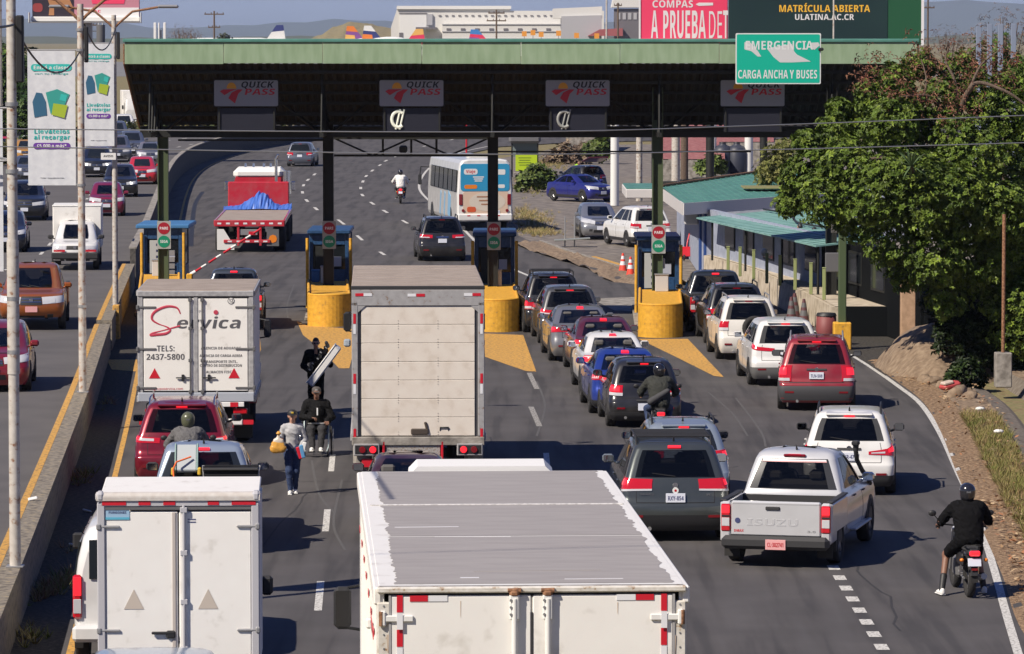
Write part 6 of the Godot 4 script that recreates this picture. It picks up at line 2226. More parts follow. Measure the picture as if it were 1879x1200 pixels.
func front_of(t,b,p,sy,belt,roof,h,l):
	var q=p.get("lamp",[0.55,0.9,0.66,0.80,0.72,0.88])
	var hm=mats["lit_headlamp"] if p.get("lit",false) else mats["clear_lamp"]
	var n0=b.fu(1.0)
	for e in [0,1]:
		# from the grille outwards round the corner
		var ua=b.fu(q[0])
		var ub=n0-b.NC*q[1]
		var f=func(u0,u1,a0,a1,c0,c1,off):
			if e==0:
				return b.patch(MB.new(),u0,u1,a0*sy,a1*sy,c0*sy,c1*sy,off,3)
			return b.patch(MB.new(),b.mir(u0),b.mir(u1),a0*sy,a1*sy,c0*sy,c1*sy,off,3)
		var lamp=put("headlamp",f.call(ua,ub,q[2],q[3],q[4],q[5],0.012),mats["clear_lamp"],t)
		var um=lerp(ua,float(ub),0.35)
		put("lamp_lens",f.call(um-0.5,um+0.7,lerp(q[2],q[3],0.25),lerp(q[2],q[3],0.8),lerp(q[2],q[4],0.4),lerp(q[3],q[5],0.3),0.018),hm,lamp)
		put("fog_lamp",f.call(b.fu(0.9),b.fu(0.66),0.36,0.46,0.36,0.46,0.012),mats["trim"],t)
	var gy=p.get("grille",[0.62,0.78,0.5])
	var gr=put("grille",b.patch(MB.new(),b.fu(gy[2]),b.fu(-gy[2]),gy[0]*sy,gy[1]*sy,gy[0]*sy,gy[1]*sy,0.010,3),p.get("gm",mats["black"]),t)
	for i in 2:
		var yy=lerp(gy[0],gy[1],0.3+0.35*i)*sy
		put("grille_bar",b.patch(MB.new(),b.fu(gy[2]*0.95),b.fu(-gy[2]*0.95),yy,yy+0.022,yy,yy+0.022,0.016,1),p.get("cm",mats["chrome"]),gr)
	put("badge",MB.new().cyl(b.at(b.fu(0),lerp(gy[0],gy[1],0.55)*sy)+Vector3(0,0,-0.014),b.at(b.fu(0),lerp(gy[0],gy[1],0.55)*sy)+Vector3(0,0,-0.026),0.06,0.055,14),mats["chrome"],t)
	put("air_intake",b.patch(MB.new(),b.fu(0.55),b.fu(-0.55),0.30*sy,0.42*sy,0.30*sy,0.42*sy,0.008,2),mats["black"],t)
	var py=p.get("plate",0.50)*sy
	plate_on(t,b.at(b.fu(0),py)+Vector3(0,0,-0.02),"",p.get("red_plate",false),PI)
	put("bonnet_seam",b.patch(MB.new(),b.fu(0.9),b.fu(-0.9),0.885*sy,0.9*sy,0.885*sy,0.9*sy,0.004,1),mats["black"],t)
	for s in [-0.35,0.1]:
		put("wiper",MB.new().tube([b.at(b.fu(s),belt+0.04)+Vector3(0,0.012,-0.012),b.at(b.fu(s+0.55),belt+0.09)+Vector3(0,0.012,-0.012)],0.009,5),mats["black"],t)

func pickup_bed(t,w,l,m,o={}):
	# an open bed behind a "cab" body: inner floor,side walls,tailgate,lamps and bumper
	var zr=l/2
	var zf=zr-1.62
	var hw=w/2
	var top=o.get("top",1.10)
	var sides=MB.new()
	for s in [-1,1]:
		sides.box(Vector3(s*(hw-0.035),0.82,(zr+zf)/2-0.03),Vector3(0.10,top-0.56,zr-zf-0.04),0.035)
	put("bed_side",sides,m,t)
	put("bed_floor",MB.new().box(Vector3(0,0.62,(zr+zf)/2),Vector3(w-0.14,0.05,zr-zf-0.06)),mats["trim"],t)
	put("bed_bulkhead",MB.new().box(Vector3(0,0.83,zf+0.01),Vector3(w-0.14,0.44,0.04)),mats["trim"],t)
	for s in [-1,1]:
		put("bed_rail",MB.new().box(Vector3(s*(hw-0.035),top+0.005,(zr+zf)/2-0.03),Vector3(0.115,0.03,zr-zf-0.05),0.012),mats["trim"],t)
		put("rear_fender",MB.new().box(Vector3(s*(hw-0.05),0.56,zr-0.30),Vector3(0.12,0.34,0.55),0.05),m,t)
	if o.get("gate",true):
		put("tailgate",MB.new().box(Vector3(0,0.81,zr-0.035),Vector3(w-0.36,0.56,0.06),0.02).box(Vector3(0,top-0.03,zr-0.05),Vector3(w-0.36,0.07,0.10),0.025),m,t)
		put("tailgate_handle",MB.new().box(Vector3(-0.05,0.99,zr+0.0),Vector3(0.24,0.06,0.04),0.01),mats["trim"],t)
		put("tailgate_seam",MB.new().box(Vector3(0,0.525,zr-0.02),Vector3(w-0.36,0.02,0.05)),mats["black"],t)
	for s in [-1,1]:
		var c=Vector3(s*(hw-0.09),0.80,zr-0.05)
		put("corner_post",MB.new().box(Vector3(s*(hw-0.09),0.76,zr-0.07),Vector3(0.17,0.66,0.12),0.035),m,t)
		var lamp=put("tail_lamp",MB.new().box(c+Vector3(0,0.02,0.0),Vector3(0.155,0.46,0.12),0.02),mats["red_lamp"],t)
		put("brake_light",MB.new().box(c+Vector3(0,0.16,0.06),Vector3(0.13,0.13,0.012),0.005),mats["lit_lamp"] if o.get("lit",true) else mats["red_lamp"],lamp)
		put("reversing_light",MB.new().box(c+Vector3(0,-0.05,0.06),Vector3(0.13,0.14,0.012),0.005),mats["clear_lamp"],lamp)
		put("lamp_band",MB.new().box(c+Vector3(0,0.05,0.062),Vector3(0.13,0.03,0.012),0.0),mats["black"],lamp)
	put("rear_bumper",MB.new().box(Vector3(0,0.42,zr-0.02),Vector3(w-0.06,0.22,0.26),0.06),mats["trim"],t)
	put("frame_rail",MB.new().box(Vector3(-0.4,0.36,0.2),Vector3(0.1,0.14,l*0.8)).box(Vector3(0.4,0.36,0.2),Vector3(0.1,0.14,l*0.8)).box(Vector3(0,0.34,zr-0.83),Vector3(1.4,0.1,0.12)),mats["black"],t)
	put("spare_wheel",wheel_meshes(0.34,0.22)[0],mats["rubber"],t)
	t.get_child(-1).position=Vector3(0,0.34,zr-0.75)
	t.get_child(-1).rotation.z=PI/2
func build_cars():
	var R = "cars queueing towards the toll booths"
	var black=paint("black",0.012,0.012,0.014,0.0,0.3,0.1)
	var white=paint("white",0.72,0.72,0.71,0.0,0.35,0.2)
	var gray=paint("grey",0.085,0.088,0.095,0.5,0.35)
	# --- right-hand lane,near to far
	# silver-white pickup
	var c=car({"n": "pickup_truck","label": "silver-white double-cab pickup with red plate and black snorkel, right of the grey SUV","cat": "pickup","t": "cab","px": 1441,"py": 1030,"yaw": -13.5,"l": 5.2,"w": 1.86,"h": 1.80,"m": paint("silver_white",0.60,0.61,0.63,0.25,0.32,0.15),"r": 0.385,"group": R,"spoiler": false,"hm": mats["trim"],"mm": mats["chrome"],"px_": 0})
	fix_cab(c,{"text": "","isuzu": true})
	# white compact SUV
	car({"n": "compact_suv","label": "white compact SUV with dark wedge tail lamps, ahead of the silver pickup","cat": "SUV","t": "suv","px": 1558,"py": 903,"yaw": -5.0,"l": 4.17,"w": 1.78,"h": 1.61,"m": white,"group": R,"bumper": mats["trim"],"by": [0.2,0.42],"rails": true,"lamp": [0.52,1.0,0.84,0.90,0.80,1.05],"split": 0.4,"mm": mats["trim"],"white": [0.05,0.3,0.3,0.6],"plate": 0.80,"text": "BKR-472"})
	# red SUV
	car({"n": "red_suv","label": "dark red SUV with grey lower cladding, braking behind the white crossovers","cat": "SUV","t": "suv","px": 1498,"py": 750,"yaw": -4.0,"l": 4.35,"w": 1.82,"h": 1.72,"m": paint("red_suv",0.27,0.012,0.022,0.2,0.35),"group": R,"bumper": mat("clad_grey",lin(0.055,0.055,0.06),0.6),"tm": mats["trim"],"by": [0.26,0.66],"rails": true,"rail_m": mats["steel"],"lamp": [0.80,0.9,0.70,1.06,0.70,1.06],"split": 0.05,"white": [0.05,0.95,0.02,0.2],"mm": mats["trim"],"rw": [0.96,0.02,0.09],"plate": 0.83,"text": "TLN-508","gm": mats["trim"]})
	# white crossover
	car({"n": "white_crossover","label": "white crossover with sweeping red tail lamps, just ahead of the red SUV","cat": "SUV","t": "suv","px": 1438,"py": 705,"yaw": 2.6,"l": 4.4,"w": 1.82,"h": 1.66,"m": white,"group": R,"bumper": mat("clad_silver",lin(0.13,0.13,0.13),0.5),"by": [0.2,0.50],"lamp": [0.42,1.2,0.90,0.98,0.98,1.10],"white": [0.4,0.6,0.3,0.7],"plate": 0.78})
	# white SUV with spare
	c=car({"n": "suv_with_spare","label": "white boxy SUV carrying a black spare wheel on its tailgate","cat": "SUV","t": "suv","px": 1371,"py": 658,"yaw": 2.6,"l": 4.1,"w": 1.72,"h": 1.70,"m": paint("warm_white",0.70,0.685,0.65,0.0,0.35),"group": R,"lamp": [0.84,0.8,0.82,1.06,0.82,1.06],"split": 0.0,"white": [0.0,1.0,0.0,0.3],"rails": true,"rail_m": mats["steel"],"lit": false,"plate": 0.50,"plate_x": 0.55,"mm": mats["trim"],"handle": false})
	var sp=wheel_meshes(0.345,0.22)
	var holder=Node3D.new()
	holder.name = "spare_wheel"
	c[0].add_child(holder,true)
	holder.position=c[1].at(c[1].ru(0.18),0.86)+Vector3(0,0.02,0.14)
	holder.rotation.y=PI/2
	put("tyre",sp[0],mats["rubber"],holder)
	put("rim",sp[1],mats["trim"],holder)
	put("cover_mark",MB.new().box(Vector3(-0.115,0.06,0.02),Vector3(0.01,0.14,0.08),0.0,Basis(Vector3.RIGHT,0.6)).box(Vector3(-0.115,0.09,-0.07),Vector3(0.01,0.05,0.16),0.0,Basis(Vector3.RIGHT,-0.3)).box(Vector3(-0.115,-0.12,0.03),Vector3(0.01,0.10,0.20),0.0,Basis(Vector3.RIGHT,0.15)),mats["cap_white"],holder)
	# black SUV
	car({"n": "black_suv","label": "black SUV with roof rails between the dark pickup and the boxy white SUV","cat": "SUV","t": "suv","px": 1349,"py": 629,"yaw": 2.4,"l": 4.4,"w": 1.80,"h": 1.70,"m": black,"group": R,"rails": true,"lamp": [0.78,0.9,0.72,1.02,0.72,1.02],"plate": 0.78,"lit": false})
	# dark pickup
	c=car({"n": "pickup_truck","label": "dark blue-black pickup first in the right-hand lane, beside the booth","cat": "pickup","t": "cab","px": 1317,"py": 606,"yaw": 2.0,"l": 5.2,"w": 1.82,"h": 1.74,"m": paint("ink_blue",0.02,0.028,0.04,0.4,0.3),"r": 0.37,"group": R})
	fix_cab(c,{"lit": false})
	# --- third lane,near to far
	c=car({"n": "grey_suv","label": "large metallic grey SUV with round-cornered red lamps, left of the silver pickup","cat": "SUV","t": "suv","px": 1234,"py": 985,"yaw": 1.6,"l": 4.75,"w": 1.93,"h": 1.73,"m": paint("green_grey",0.085,0.098,0.098,0.6,0.28,0.1),"group": R,"bumper": mats["black"],"by": [0.2,0.47],"rails": true,"rail_m": mats["black"],"bars": 6,"lamp": [0.52,1.15,0.90,1.07,0.88,1.10],"split": 0.5,"white": [0.0,0.95,-0.12,0.06],"r": 0.36,"mm": paint("mirror_silver",0.26,0.30,0.33,0.5,0.3),"plate": 0.76,"text": "RXY-854","handle": false,"rw": [0.93,0.03,0.08],"spoiler": false})
	put("sticker",MB.new().cyl(c[1].at(c[1].ru(0),0.90)+Vector3(0,0,0.002),c[1].at(c[1].ru(0),0.90)+Vector3(0,0.0,0.012),0.055,0.055,16),mats["white"],c[0])
	put("sticker_dot",MB.new().cyl(c[1].at(c[1].ru(0),0.90)+Vector3(0,0,0.004),c[1].at(c[1].ru(0),0.90)+Vector3(0,0.0,0.015),0.022,0.022,12),mats["red_lamp"],c[0])
	lettering("model_letters",c[0],"TOUAREG",0.028,mats["chrome"],c[1].at(c[1].ru(-0.62),0.82)+Vector3(0,0,0.008),0.24)
	lettering("model_letters",c[0],"V6",0.034,mats["chrome"],c[1].at(c[1].ru(0.72),0.81)+Vector3(0,0,0.008),0.08)
	car({"n": "silver_estate","label": "silver-blue estate car with roof rails, half hidden ahead of the grey SUV","cat": "car","t": "hatch","px": 1252,"py": 918,"yaw": 2.0,"l": 4.2,"w": 1.74,"h": 1.53,"m": paint("silver_blue",0.36,0.42,0.48,0.5,0.3,0.1),"group": R,"rails": true,"rail_m": mats["black"],"mm": mats["trim"],"sm": paint("silver_blue",0,0,0)})
	car({"n": "black_hatchback","label": "small black hatchback with upright tail lamps, the motorcycle at its back","cat": "car","t": "hatch","px": 1180,"py": 781,"yaw": 3.0,"l": 3.8,"w": 1.67,"h": 1.53,"m": black,"group": R,"lamp": [0.82,0.9,0.72,0.95,0.74,0.97],"split": 0.0,"white": [0.0,0.9,0.0,0.28],"plate": 0.48,"bumper": mats["black"],"by": [0.2,0.36],"r": 0.3})
	car({"n": "blue_sedan","label": "bright blue sedan between the white sedan and the black hatchback","cat": "car","t": "sedan","px": 1150,"py": 757,"yaw": 3.0,"l": 4.5,"w": 1.78,"h": 1.45,"m": paint("blue",0.02,0.05,0.32,0.4,0.28,0.1),"group": R,"lamp": [0.50,1.1,0.84,0.93,0.82,0.96],"bumper": mats["black"],"by": [0.2,0.36],"white": [0.45,0.95,0.3,0.7]})
	car({"n": "white_sedan","label": "white sedan with dark rear screen behind the dark red sedan","cat": "car","t": "sedan","px": 1127,"py": 722,"yaw": 3.0,"l": 4.4,"w": 1.72,"h": 1.47,"m": white,"group": R,"lamp": [0.72,0.9,0.74,0.98,0.78,0.97],"split": 0.2,"white": [0.2,0.8,0.05,0.3],"third": true})
	car({"n": "dark_red_sedan","label": "dark red sedan between the grey and the white sedans","cat": "car","t": "sedan","px": 1110,"py": 688,"yaw": 3.2,"l": 4.5,"w": 1.76,"h": 1.47,"m": paint("maroon",0.13,0.01,0.016,0.4,0.3),"group": R,"lamp": [0.6,1.0,0.78,0.94,0.8,0.96]})
	car({"n": "grey_sedan","label": "silver-grey sedan behind the black crossover in the third lane","cat": "car","t": "sedan","px": 1067,"py": 661,"yaw": 3.4,"l": 4.6,"w": 1.80,"h": 1.46,"m": paint("silver_grey",0.30,0.30,0.31,0.6,0.3,0.15),"group": R,"lamp": [0.3,1.0,0.84,0.90,0.80,0.97],"split": 0.6,"white": [0.0,0.05,0.0,0.05]})
	car({"n": "black_crossover","label": "black crossover second in the third lane, its brake lamps lit","cat": "SUV","t": "suv","px": 1044,"py": 629,"yaw": 3.4,"l": 4.4,"w": 1.80,"h": 1.64,"m": gray,"group": R,"lamp": [0.5,1.1,0.88,1.0,0.92,1.08],"bumper": mats["black"]})
	car({"n": "black_jeep","label": "black off-roader with roof rack first in the third lane","cat": "SUV","t": "suv","px": 1014,"py": 609,"yaw": 3.6,"l": 4.3,"w": 1.78,"h": 1.76,"m": black,"group": R,"rails": true,"bars": 3,"lamp": [0.84,0.9,0.7,0.95,0.7,0.95],"r": 0.37})
	# --- between the trucks
	car({"n": "old_red_sedan","label": "old dark red sedan squeezed between the beige truck and the nearest white truck","cat": "car","t": "sedan","px": 750,"py": 985,"yaw": 1.8,"l": 4.3,"w": 1.66,"h": 1.40,"m": paint("old_red",0.045,0.012,0.012,0.1,0.4,0.2),"group": R,"lit": false,"third": false,"fin": false,"rw": [1.0,0.02,0.03]})
	# --- first lane
	car({"n": "crimson_suv","label": "crimson SUV with roof rails behind the lettered white truck","cat": "SUV","t": "suv","px": 336,"py": 890,"yaw": 1.8,"l": 4.5,"w": 1.86,"h": 1.68,"m": paint("crimson",0.22,0.008,0.024,0.4,0.28,0.1),"group": R,"rails": true,"rail_m": mats["chrome"],"lamp": [0.55,1.1,0.90,1.0,0.92,1.06],"white": [0.1,0.6,0.35,0.8],"mm": mats["trim"]})
	c=car({"n": "pickup_truck","label": "pale blue pickup with boards and a ladder strapped in its bed","cat": "pickup","t": "cab","px": 370,"py": 1005,"yaw": 1.6,"l": 5.2,"w": 1.84,"h": 1.72,"m": paint("pale_blue",0.33,0.40,0.50,0.4,0.3,0.1),"r": 0.36,"group": R,"mm": mats["trim"]})
	fix_cab(c,{"gate": false})
	loaded(c[0])
	c=car({"n": "cyan_pickup","label": "dark steel-blue pickup ahead of the lettered white truck","cat": "pickup","t": "cab","px": 428,"py": 602,"yaw": 2.0,"l": 5.2,"w": 1.80,"h": 1.75,"m": paint("steel_blue",0.06,0.075,0.10,0.4,0.3,0.1),"r": 0.36,"group": R})
	fix_cab(c,{})
	# white van at the very left
	var v=G(247,1222)
	van("white_van","white minibus whose left flank and tail lamp show beside the nearest small truck",v,2.6)
	# bottom edge car
	car({"n": "light_blue_car","label": "light blue car of which only the roof shows at the bottom edge","cat": "car","t": "suv","px": 276,"py": 1476,"yaw": 2.4,"l": 4.6,"w": 1.94,"h": 1.66,"m": paint("sky_blue",0.36,0.46,0.60,0.3,0.3,0.1),"group": R,"fin": false})

func fix_cab(c,o):
	# turns the plain tail of a "cab" body into an open bed
	var t=c[0]
	for k in t.get_children():
		for s in ["tail_lamp","tailgate_seam","reflector","number_plate","badge","wiper","exhaust","tailgate_handle","bumper_trim","spoiler"]:
			if str(k.name).begins_with(s):
				t.remove_child(k)
				k.free()
				break
	var w=c[1].rows[3][3]*2.0
	var m=t.get_node("body").material_override
	pickup_bed(t,w,c[1].half*2.0,m,o)
	var zr=c[1].half
	plate_on(t,Vector3(0.02,0.40,zr+0.125),"",o.get("isuzu",false),0.0,0.34,0.17)
	if o.get("isuzu",false):
		var l=mat("emboss",lin(0.66,0.67,0.69),0.25,0.4)
		lettering("tailgate_letters",t,"ISUZU",0.11,l,Vector3(-0.05,0.70,zr-0.003),0.86)
		put("round_badge",MB.new().cyl(Vector3(-0.64,0.78,zr-0.01),Vector3(-0.64,0.78,zr+0.004),0.045,0.045,14),mats["plate_ink"],t)
		lettering("model_letters",t,"DMAX",0.04,mats["tape_red"],Vector3(-0.62,0.59,zr-0.003),0.16)
		lettering("model_letters",t,"3.0",0.035,mats["steel"],Vector3(0.6,0.6,zr-0.003),0.14)
		plate_letters(t,zr)
		# sticker band along the top of the rear screen
		var b=c[1]
		put("screen_band",b.patch(MB.new(),b.ru(-0.92),b.ru(0.92),1.605,1.63,1.605,1.63,0.012,1),mats["tape_white"],t)
		put("screen_band",b.patch(MB.new(),b.ru(-0.92),b.ru(0.92),1.588,1.603,1.588,1.603,0.012,1),mats["plate_red"],t)
		# snorkel up the right-hand pillar
		put("snorkel",MB.new().tube([Vector3(0.9,1.0,-1.75),Vector3(0.92,1.10,-1.45),Vector3(0.86,1.28,-1.12),Vector3(0.81,1.50,-0.82),Vector3(0.80,1.66,-0.78)],0.042,8).cyl(Vector3(0.80,1.64,-0.78),Vector3(0.80,1.76,-0.78),0.042,0.055,10).box(Vector3(0.80,1.79,-0.76),Vector3(0.13,0.09,0.16),0.025),mats["black"],t)
		for s in [-1,1]:
			put("side_step",MB.new().box(Vector3(s*0.92,0.42,-0.5),Vector3(0.16,0.05,1.7),0.02),mats["steel"],t)
			put("mud_flap",MB.new().box(Vector3(s*0.78,0.3,zr-0.28),Vector3(0.26,0.3,0.02)),mats["rubber"],t)
		put("brake_bar",MB.new().box(b.at(b.ru(0.0),1.70)+Vector3(0,0.0,0.02),Vector3(0.38,0.05,0.05),0.015),mats["dark_lamp"],t)

func plate_letters(t,zr):
	lettering("plate_letters",t,"CL·382741",0.07,mats["plate_ink_red"],Vector3(0.02,0.365,zr+0.134),0.27)

func loaded(t):
	# the pale blue pickup's load: things that lie in it are things of their own
	var x=t.transform
	var mk=func(called,label,cat):
		var o=thing(called,label,cat)
		o.transform=x
		return o
	var a=mk.call("cargo_board","grey-white board with yellow corners standing in the pale blue pickup's bed","board")
	put("panel",MB.new().box(Vector3(-0.28,1.48,1.0),Vector3(0.36,0.50,0.10),0.02,Basis(Vector3.RIGHT,-0.5)),mat("load_grey",lin(0.42,0.46,0.48),0.6),a)
	for s in [-0.19,0.19]:
		put("edge_strip",MB.new().box(Vector3(-0.28+s,1.49,1.01),Vector3(0.03,0.51,0.12),0.01,Basis(Vector3.RIGHT,-0.5)),mat("load_green",lin(0.25,0.36,0.34),0.6),a)
		put("corner",MB.new().box(Vector3(-0.28+s*1.2,1.27,1.15),Vector3(0.07,0.14,0.08),0.02),mat("load_yellow",lin(0.62,0.40,0.04),0.5),a)
	put("lower_bar",MB.new().box(Vector3(-0.25,1.16,1.35),Vector3(0.42,0.06,0.08),0.02),mats["steel"],a)
	var s1=mk.call("orange_strap","orange ratchet strap trailing over the load in the pale blue pickup","strap")
	put("webbing",MB.new().tube([Vector3(-0.2,1.52,1.1),Vector3(-0.45,1.44,1.22),Vector3(-0.5,1.32,1.32),Vector3(-0.48,1.2,1.5),Vector3(-0.66,1.08,1.72),Vector3(-0.42,1.08,1.95)],0.016,6),mat("strap_orange",lin(0.75,0.14,0.03),0.6),s1)
	put("ratchet",MB.new().box(Vector3(-0.4,1.03,1.98),Vector3(0.16,0.08,0.1),0.02),mats["strap_orange"],s1)
	var ld=mk.call("black_rack","flat black rack with a frame lying across the pale blue pickup's bed","rack")
	put("deck",MB.new().box(Vector3(0.5,1.27,1.35),Vector3(0.95,0.05,0.5),0.01,Basis(Vector3.RIGHT,-0.35)),mats["trim"],ld)
	for k in 5:
		put("slat",MB.new().box(Vector3(0.5,1.31+0.028*(k-2)*-1.1,1.35+0.09*(k-2)),Vector3(0.93,0.02,0.05)),mats["black"],ld)
	put("frame",MB.new().tube([Vector3(0.05,1.15,1.62),Vector3(0.95,1.15,1.62),Vector3(1.0,1.36,1.15),Vector3(0.0,1.36,1.15),Vector3(0.05,1.15,1.62)],0.018,6),mats["steel"],ld)
	var bd=mk.call("black_crates","row of black crates filling the tail of the pale blue pickup's bed","crates")
	for k in 5:
		put("crate",MB.new().box(Vector3(-0.6+0.3*k,0.96,2.05),Vector3(0.27,0.42+0.04*(k % 2),0.5),0.03),mats["black"],bd)
	put("cover",MB.new().box(Vector3(0,1.1,1.5),Vector3(1.5,0.06,0.75),0.02),mats["trim"],bd)

func van(called,label,g,yaw):
	var w=1.70
	var l=4.7
	var t=thing(called,label,"van",Vector3(g.x,0,g.z),deg_to_rad(yaw),"cars queueing towards the toll booths")
	# side profile extruded: rounded upper edges by a loft of cross-sections along the length
	var rings=[]
	for r in [[0.0,0.9,0.86],[-0.05,0.97,0.97],[-0.25,1.0,1.0],[-1.2,1.0,1.01],[-3.2,1.0,1.0],[-3.7,0.99,0.93],[-4.3,0.96,0.62],[-4.62,0.92,0.50],[-4.7,0.85,0.46]]:
		var ring=[]
		var hw=w/2*r[1]
		var top=0.34+(1.98-0.34)*r[2]
		for k in [[-1,0.34,0.92],[1,0.34,0.92],[1,0.55,1.0],[1,1.05,1.0],[1,1.5,0.93],[1,1.8,0.84],[1,1.93,0.74],[1,1.98,0.55],[-1,1.98,0.55],[-1,1.93,0.74],[-1,1.8,0.84],[-1,1.5,0.93],[-1,1.05,1.0],[-1,0.55,1.0]]:
			ring.append(Vector3(k[0]*hw*k[2],0.34+(k[1]-0.34)*(top-0.34)/1.64,r[0]))
		rings.append(ring)
	rings.reverse()
	put("body",MB.new().loft(rings),paint("white",0,0,0),t)
	put("rear_window",MB.new().box(Vector3(0,1.5,0.005),Vector3(1.25,0.55,0.02),0.02,Basis(Vector3.RIGHT,-0.06)),mats["glass"],t)
	for s in [-1,1]:
		for q in [[-0.75,0.95],[-1.95,1.2],[-3.1,0.9]]:
			put("side_window",MB.new().box(Vector3(s*(w/2*0.955),1.45,q[0]),Vector3(0.02,0.55,q[1]),0.008,Basis(Vector3(0,0,1),s*0.16)),mats["glass"],t)
		var lamp=put("tail_lamp",MB.new().box(Vector3(s*(w/2-0.06),0.98,-0.005),Vector3(0.13,0.62,0.1),0.03),mats["red_lamp"],t)
		put("brake_light",MB.new().box(Vector3(s*(w/2-0.06),1.13,0.046),Vector3(0.11,0.26,0.012),0.005),mats["lit_lamp"],lamp)
		put("reversing_light",MB.new().box(Vector3(s*(w/2-0.06),0.85,0.046),Vector3(0.11,0.2,0.012),0.005),mats["clear_lamp"],lamp)
		put("mirror",MB.new().box(Vector3(s*(w/2+0.12),1.35,-3.6),Vector3(0.16,0.24,0.1),0.03),mats["black"],t)
	put("rear_bumper",MB.new().box(Vector3(0,0.47,0.02),Vector3(w+0.02,0.24,0.22),0.05),paint("white",0,0,0),t)
	for z in [-0.75,-3.75]:
		for s in [-1,1]:
			add_wheel(t,s*(w/2-0.1),z,0.33,0.2,w/2+0.004)
	plate_on(t,Vector3(0,0.72,0.012),"")
# ---------------------------------------------------------------- trucks
func truck_wheels(t,zs,w,r=0.5,dual=true):
	for z in zs:
		for s in [-1,1]:
			add_wheel(t,s*(w/2-0.17),z,r,0.28)
			if dual and z>zs[-1]:
				add_wheel(t,s*(w/2-0.48),z,r,0.28)

func chassis(t,l,y=0.75):
	put("chassis",MB.new().box(Vector3(-0.42,y,-l/2),Vector3(0.12,0.24,l)).box(Vector3(0.42,y,-l/2),Vector3(0.12,0.24,l)).box(Vector3(0,y,-0.3),Vector3(0.8,0.2,0.14)).box(Vector3(0,y-0.2,-1.3),Vector3(1.7,0.16,0.16)),mats["black"],t)

func truck_cab(t,z,w,h,m,hl=1.9,y0=0.55):
	var rings=[]
	for r in [[0.0,1.0,1.0],[-0.15,1.0,1.0],[-hl*0.55,1.0,1.0],[-hl*0.8,0.99,0.97],[-hl*0.93,0.97,0.70],[-hl,0.93,0.52]]:
		var ring=[]
		var hw=w/2*r[1]
		var top=y0+(h-y0)*r[2]
		for k in [[-1,0.0,0.96],[1,0.0,0.96],[1,0.15,1.0],[1,0.5,1.0],[1,0.85,0.94],[1,0.95,0.88],[1,1.0,0.76],[-1,1.0,0.76],[-1,0.95,0.88],[-1,0.85,0.94],[-1,0.5,1.0],[-1,0.15,1.0]]:
			ring.append(Vector3(k[0]*hw*k[2],y0+k[1]*(top-y0),z+r[0]))
		rings.append(ring)
	rings.reverse()
	put("cab",MB.new().loft(rings,true,true,-1),m,t)
	for s in [-1,1]:
		put("side_window",MB.new().box(Vector3(s*(w/2*0.985),y0+(h-y0)*0.68,z-hl*0.5),Vector3(0.02,(h-y0)*0.28,hl*0.5),0.008,Basis(Vector3(0,0,1),s*0.1)),mats["glass"],t)
		put("door_seam",MB.new().box(Vector3(s*(w/2+0.001),y0+(h-y0)*0.35,z-hl*0.22),Vector3(0.012,(h-y0)*0.6,0.015)),mats["black"],t)
	put("rear_cab_window",MB.new().box(Vector3(0,y0+(h-y0)*0.72,z+0.004),Vector3(w*0.6,(h-y0)*0.2,0.012)),mats["glass"],t)
	put("windscreen",MB.new().box(Vector3(0,y0+(h-y0)*0.72,z-hl*0.885),Vector3(w*0.8,(h-y0)*0.34,0.02),0.0,Basis(Vector3.RIGHT,0.42)),mats["glass"],t)

func truck_mirror(t,x,y,z,s,wm,hm):
	put("mirror",MB.new().box(Vector3(x,y,z),Vector3(wm,hm,0.14),0.05).tube([Vector3(x,y+hm*0.45,z),Vector3(x-s*0.2,y+hm*0.5,z-0.1),Vector3(x-s*0.45,y+hm*0.4,z-0.15)],0.018,6).tube([Vector3(x,y-hm*0.45,z),Vector3(x-s*0.2,y-hm*0.55,z-0.1),Vector3(x-s*0.45,y-hm*0.5,z-0.15)],0.018,6),mats["black"],t)
	put("mirror_glass",MB.new().box(Vector3(x,y,z+0.072),Vector3(wm*0.78,hm*0.84,0.006)),mat("mirror_dark",lin(0.05,0.05,0.055),0.1,0.6),t)

func strips(t,list,thick=0.006):
	# retro-reflective tape: red and white pieces
	for q in list:
		put("red_tape" if q[0] == "r" else "white_tape",MB.new().box(q[1],q[2],0.0),mats["tape_red"] if q[0] == "r" else mats["tape_white"],t)

func lock_rod(t,x,y0,y1,z,m,r=0.018):
	var o=put("lock_rod",MB.new().cyl(Vector3(x,y0,z),Vector3(x,y1,z),r,r,10),m,t)
	for y in [y0+0.06,lerp(y0,y1,0.35),lerp(y0,y1,0.68),y1-0.06]:
		put("rod_keeper",MB.new().box(Vector3(x,y,z-0.005),Vector3(r*4.6,0.07,0.05),0.008),m,o)

func build_trucks():
	nearest_truck()
	beige_truck()
	lettered_truck()
	small_truck()

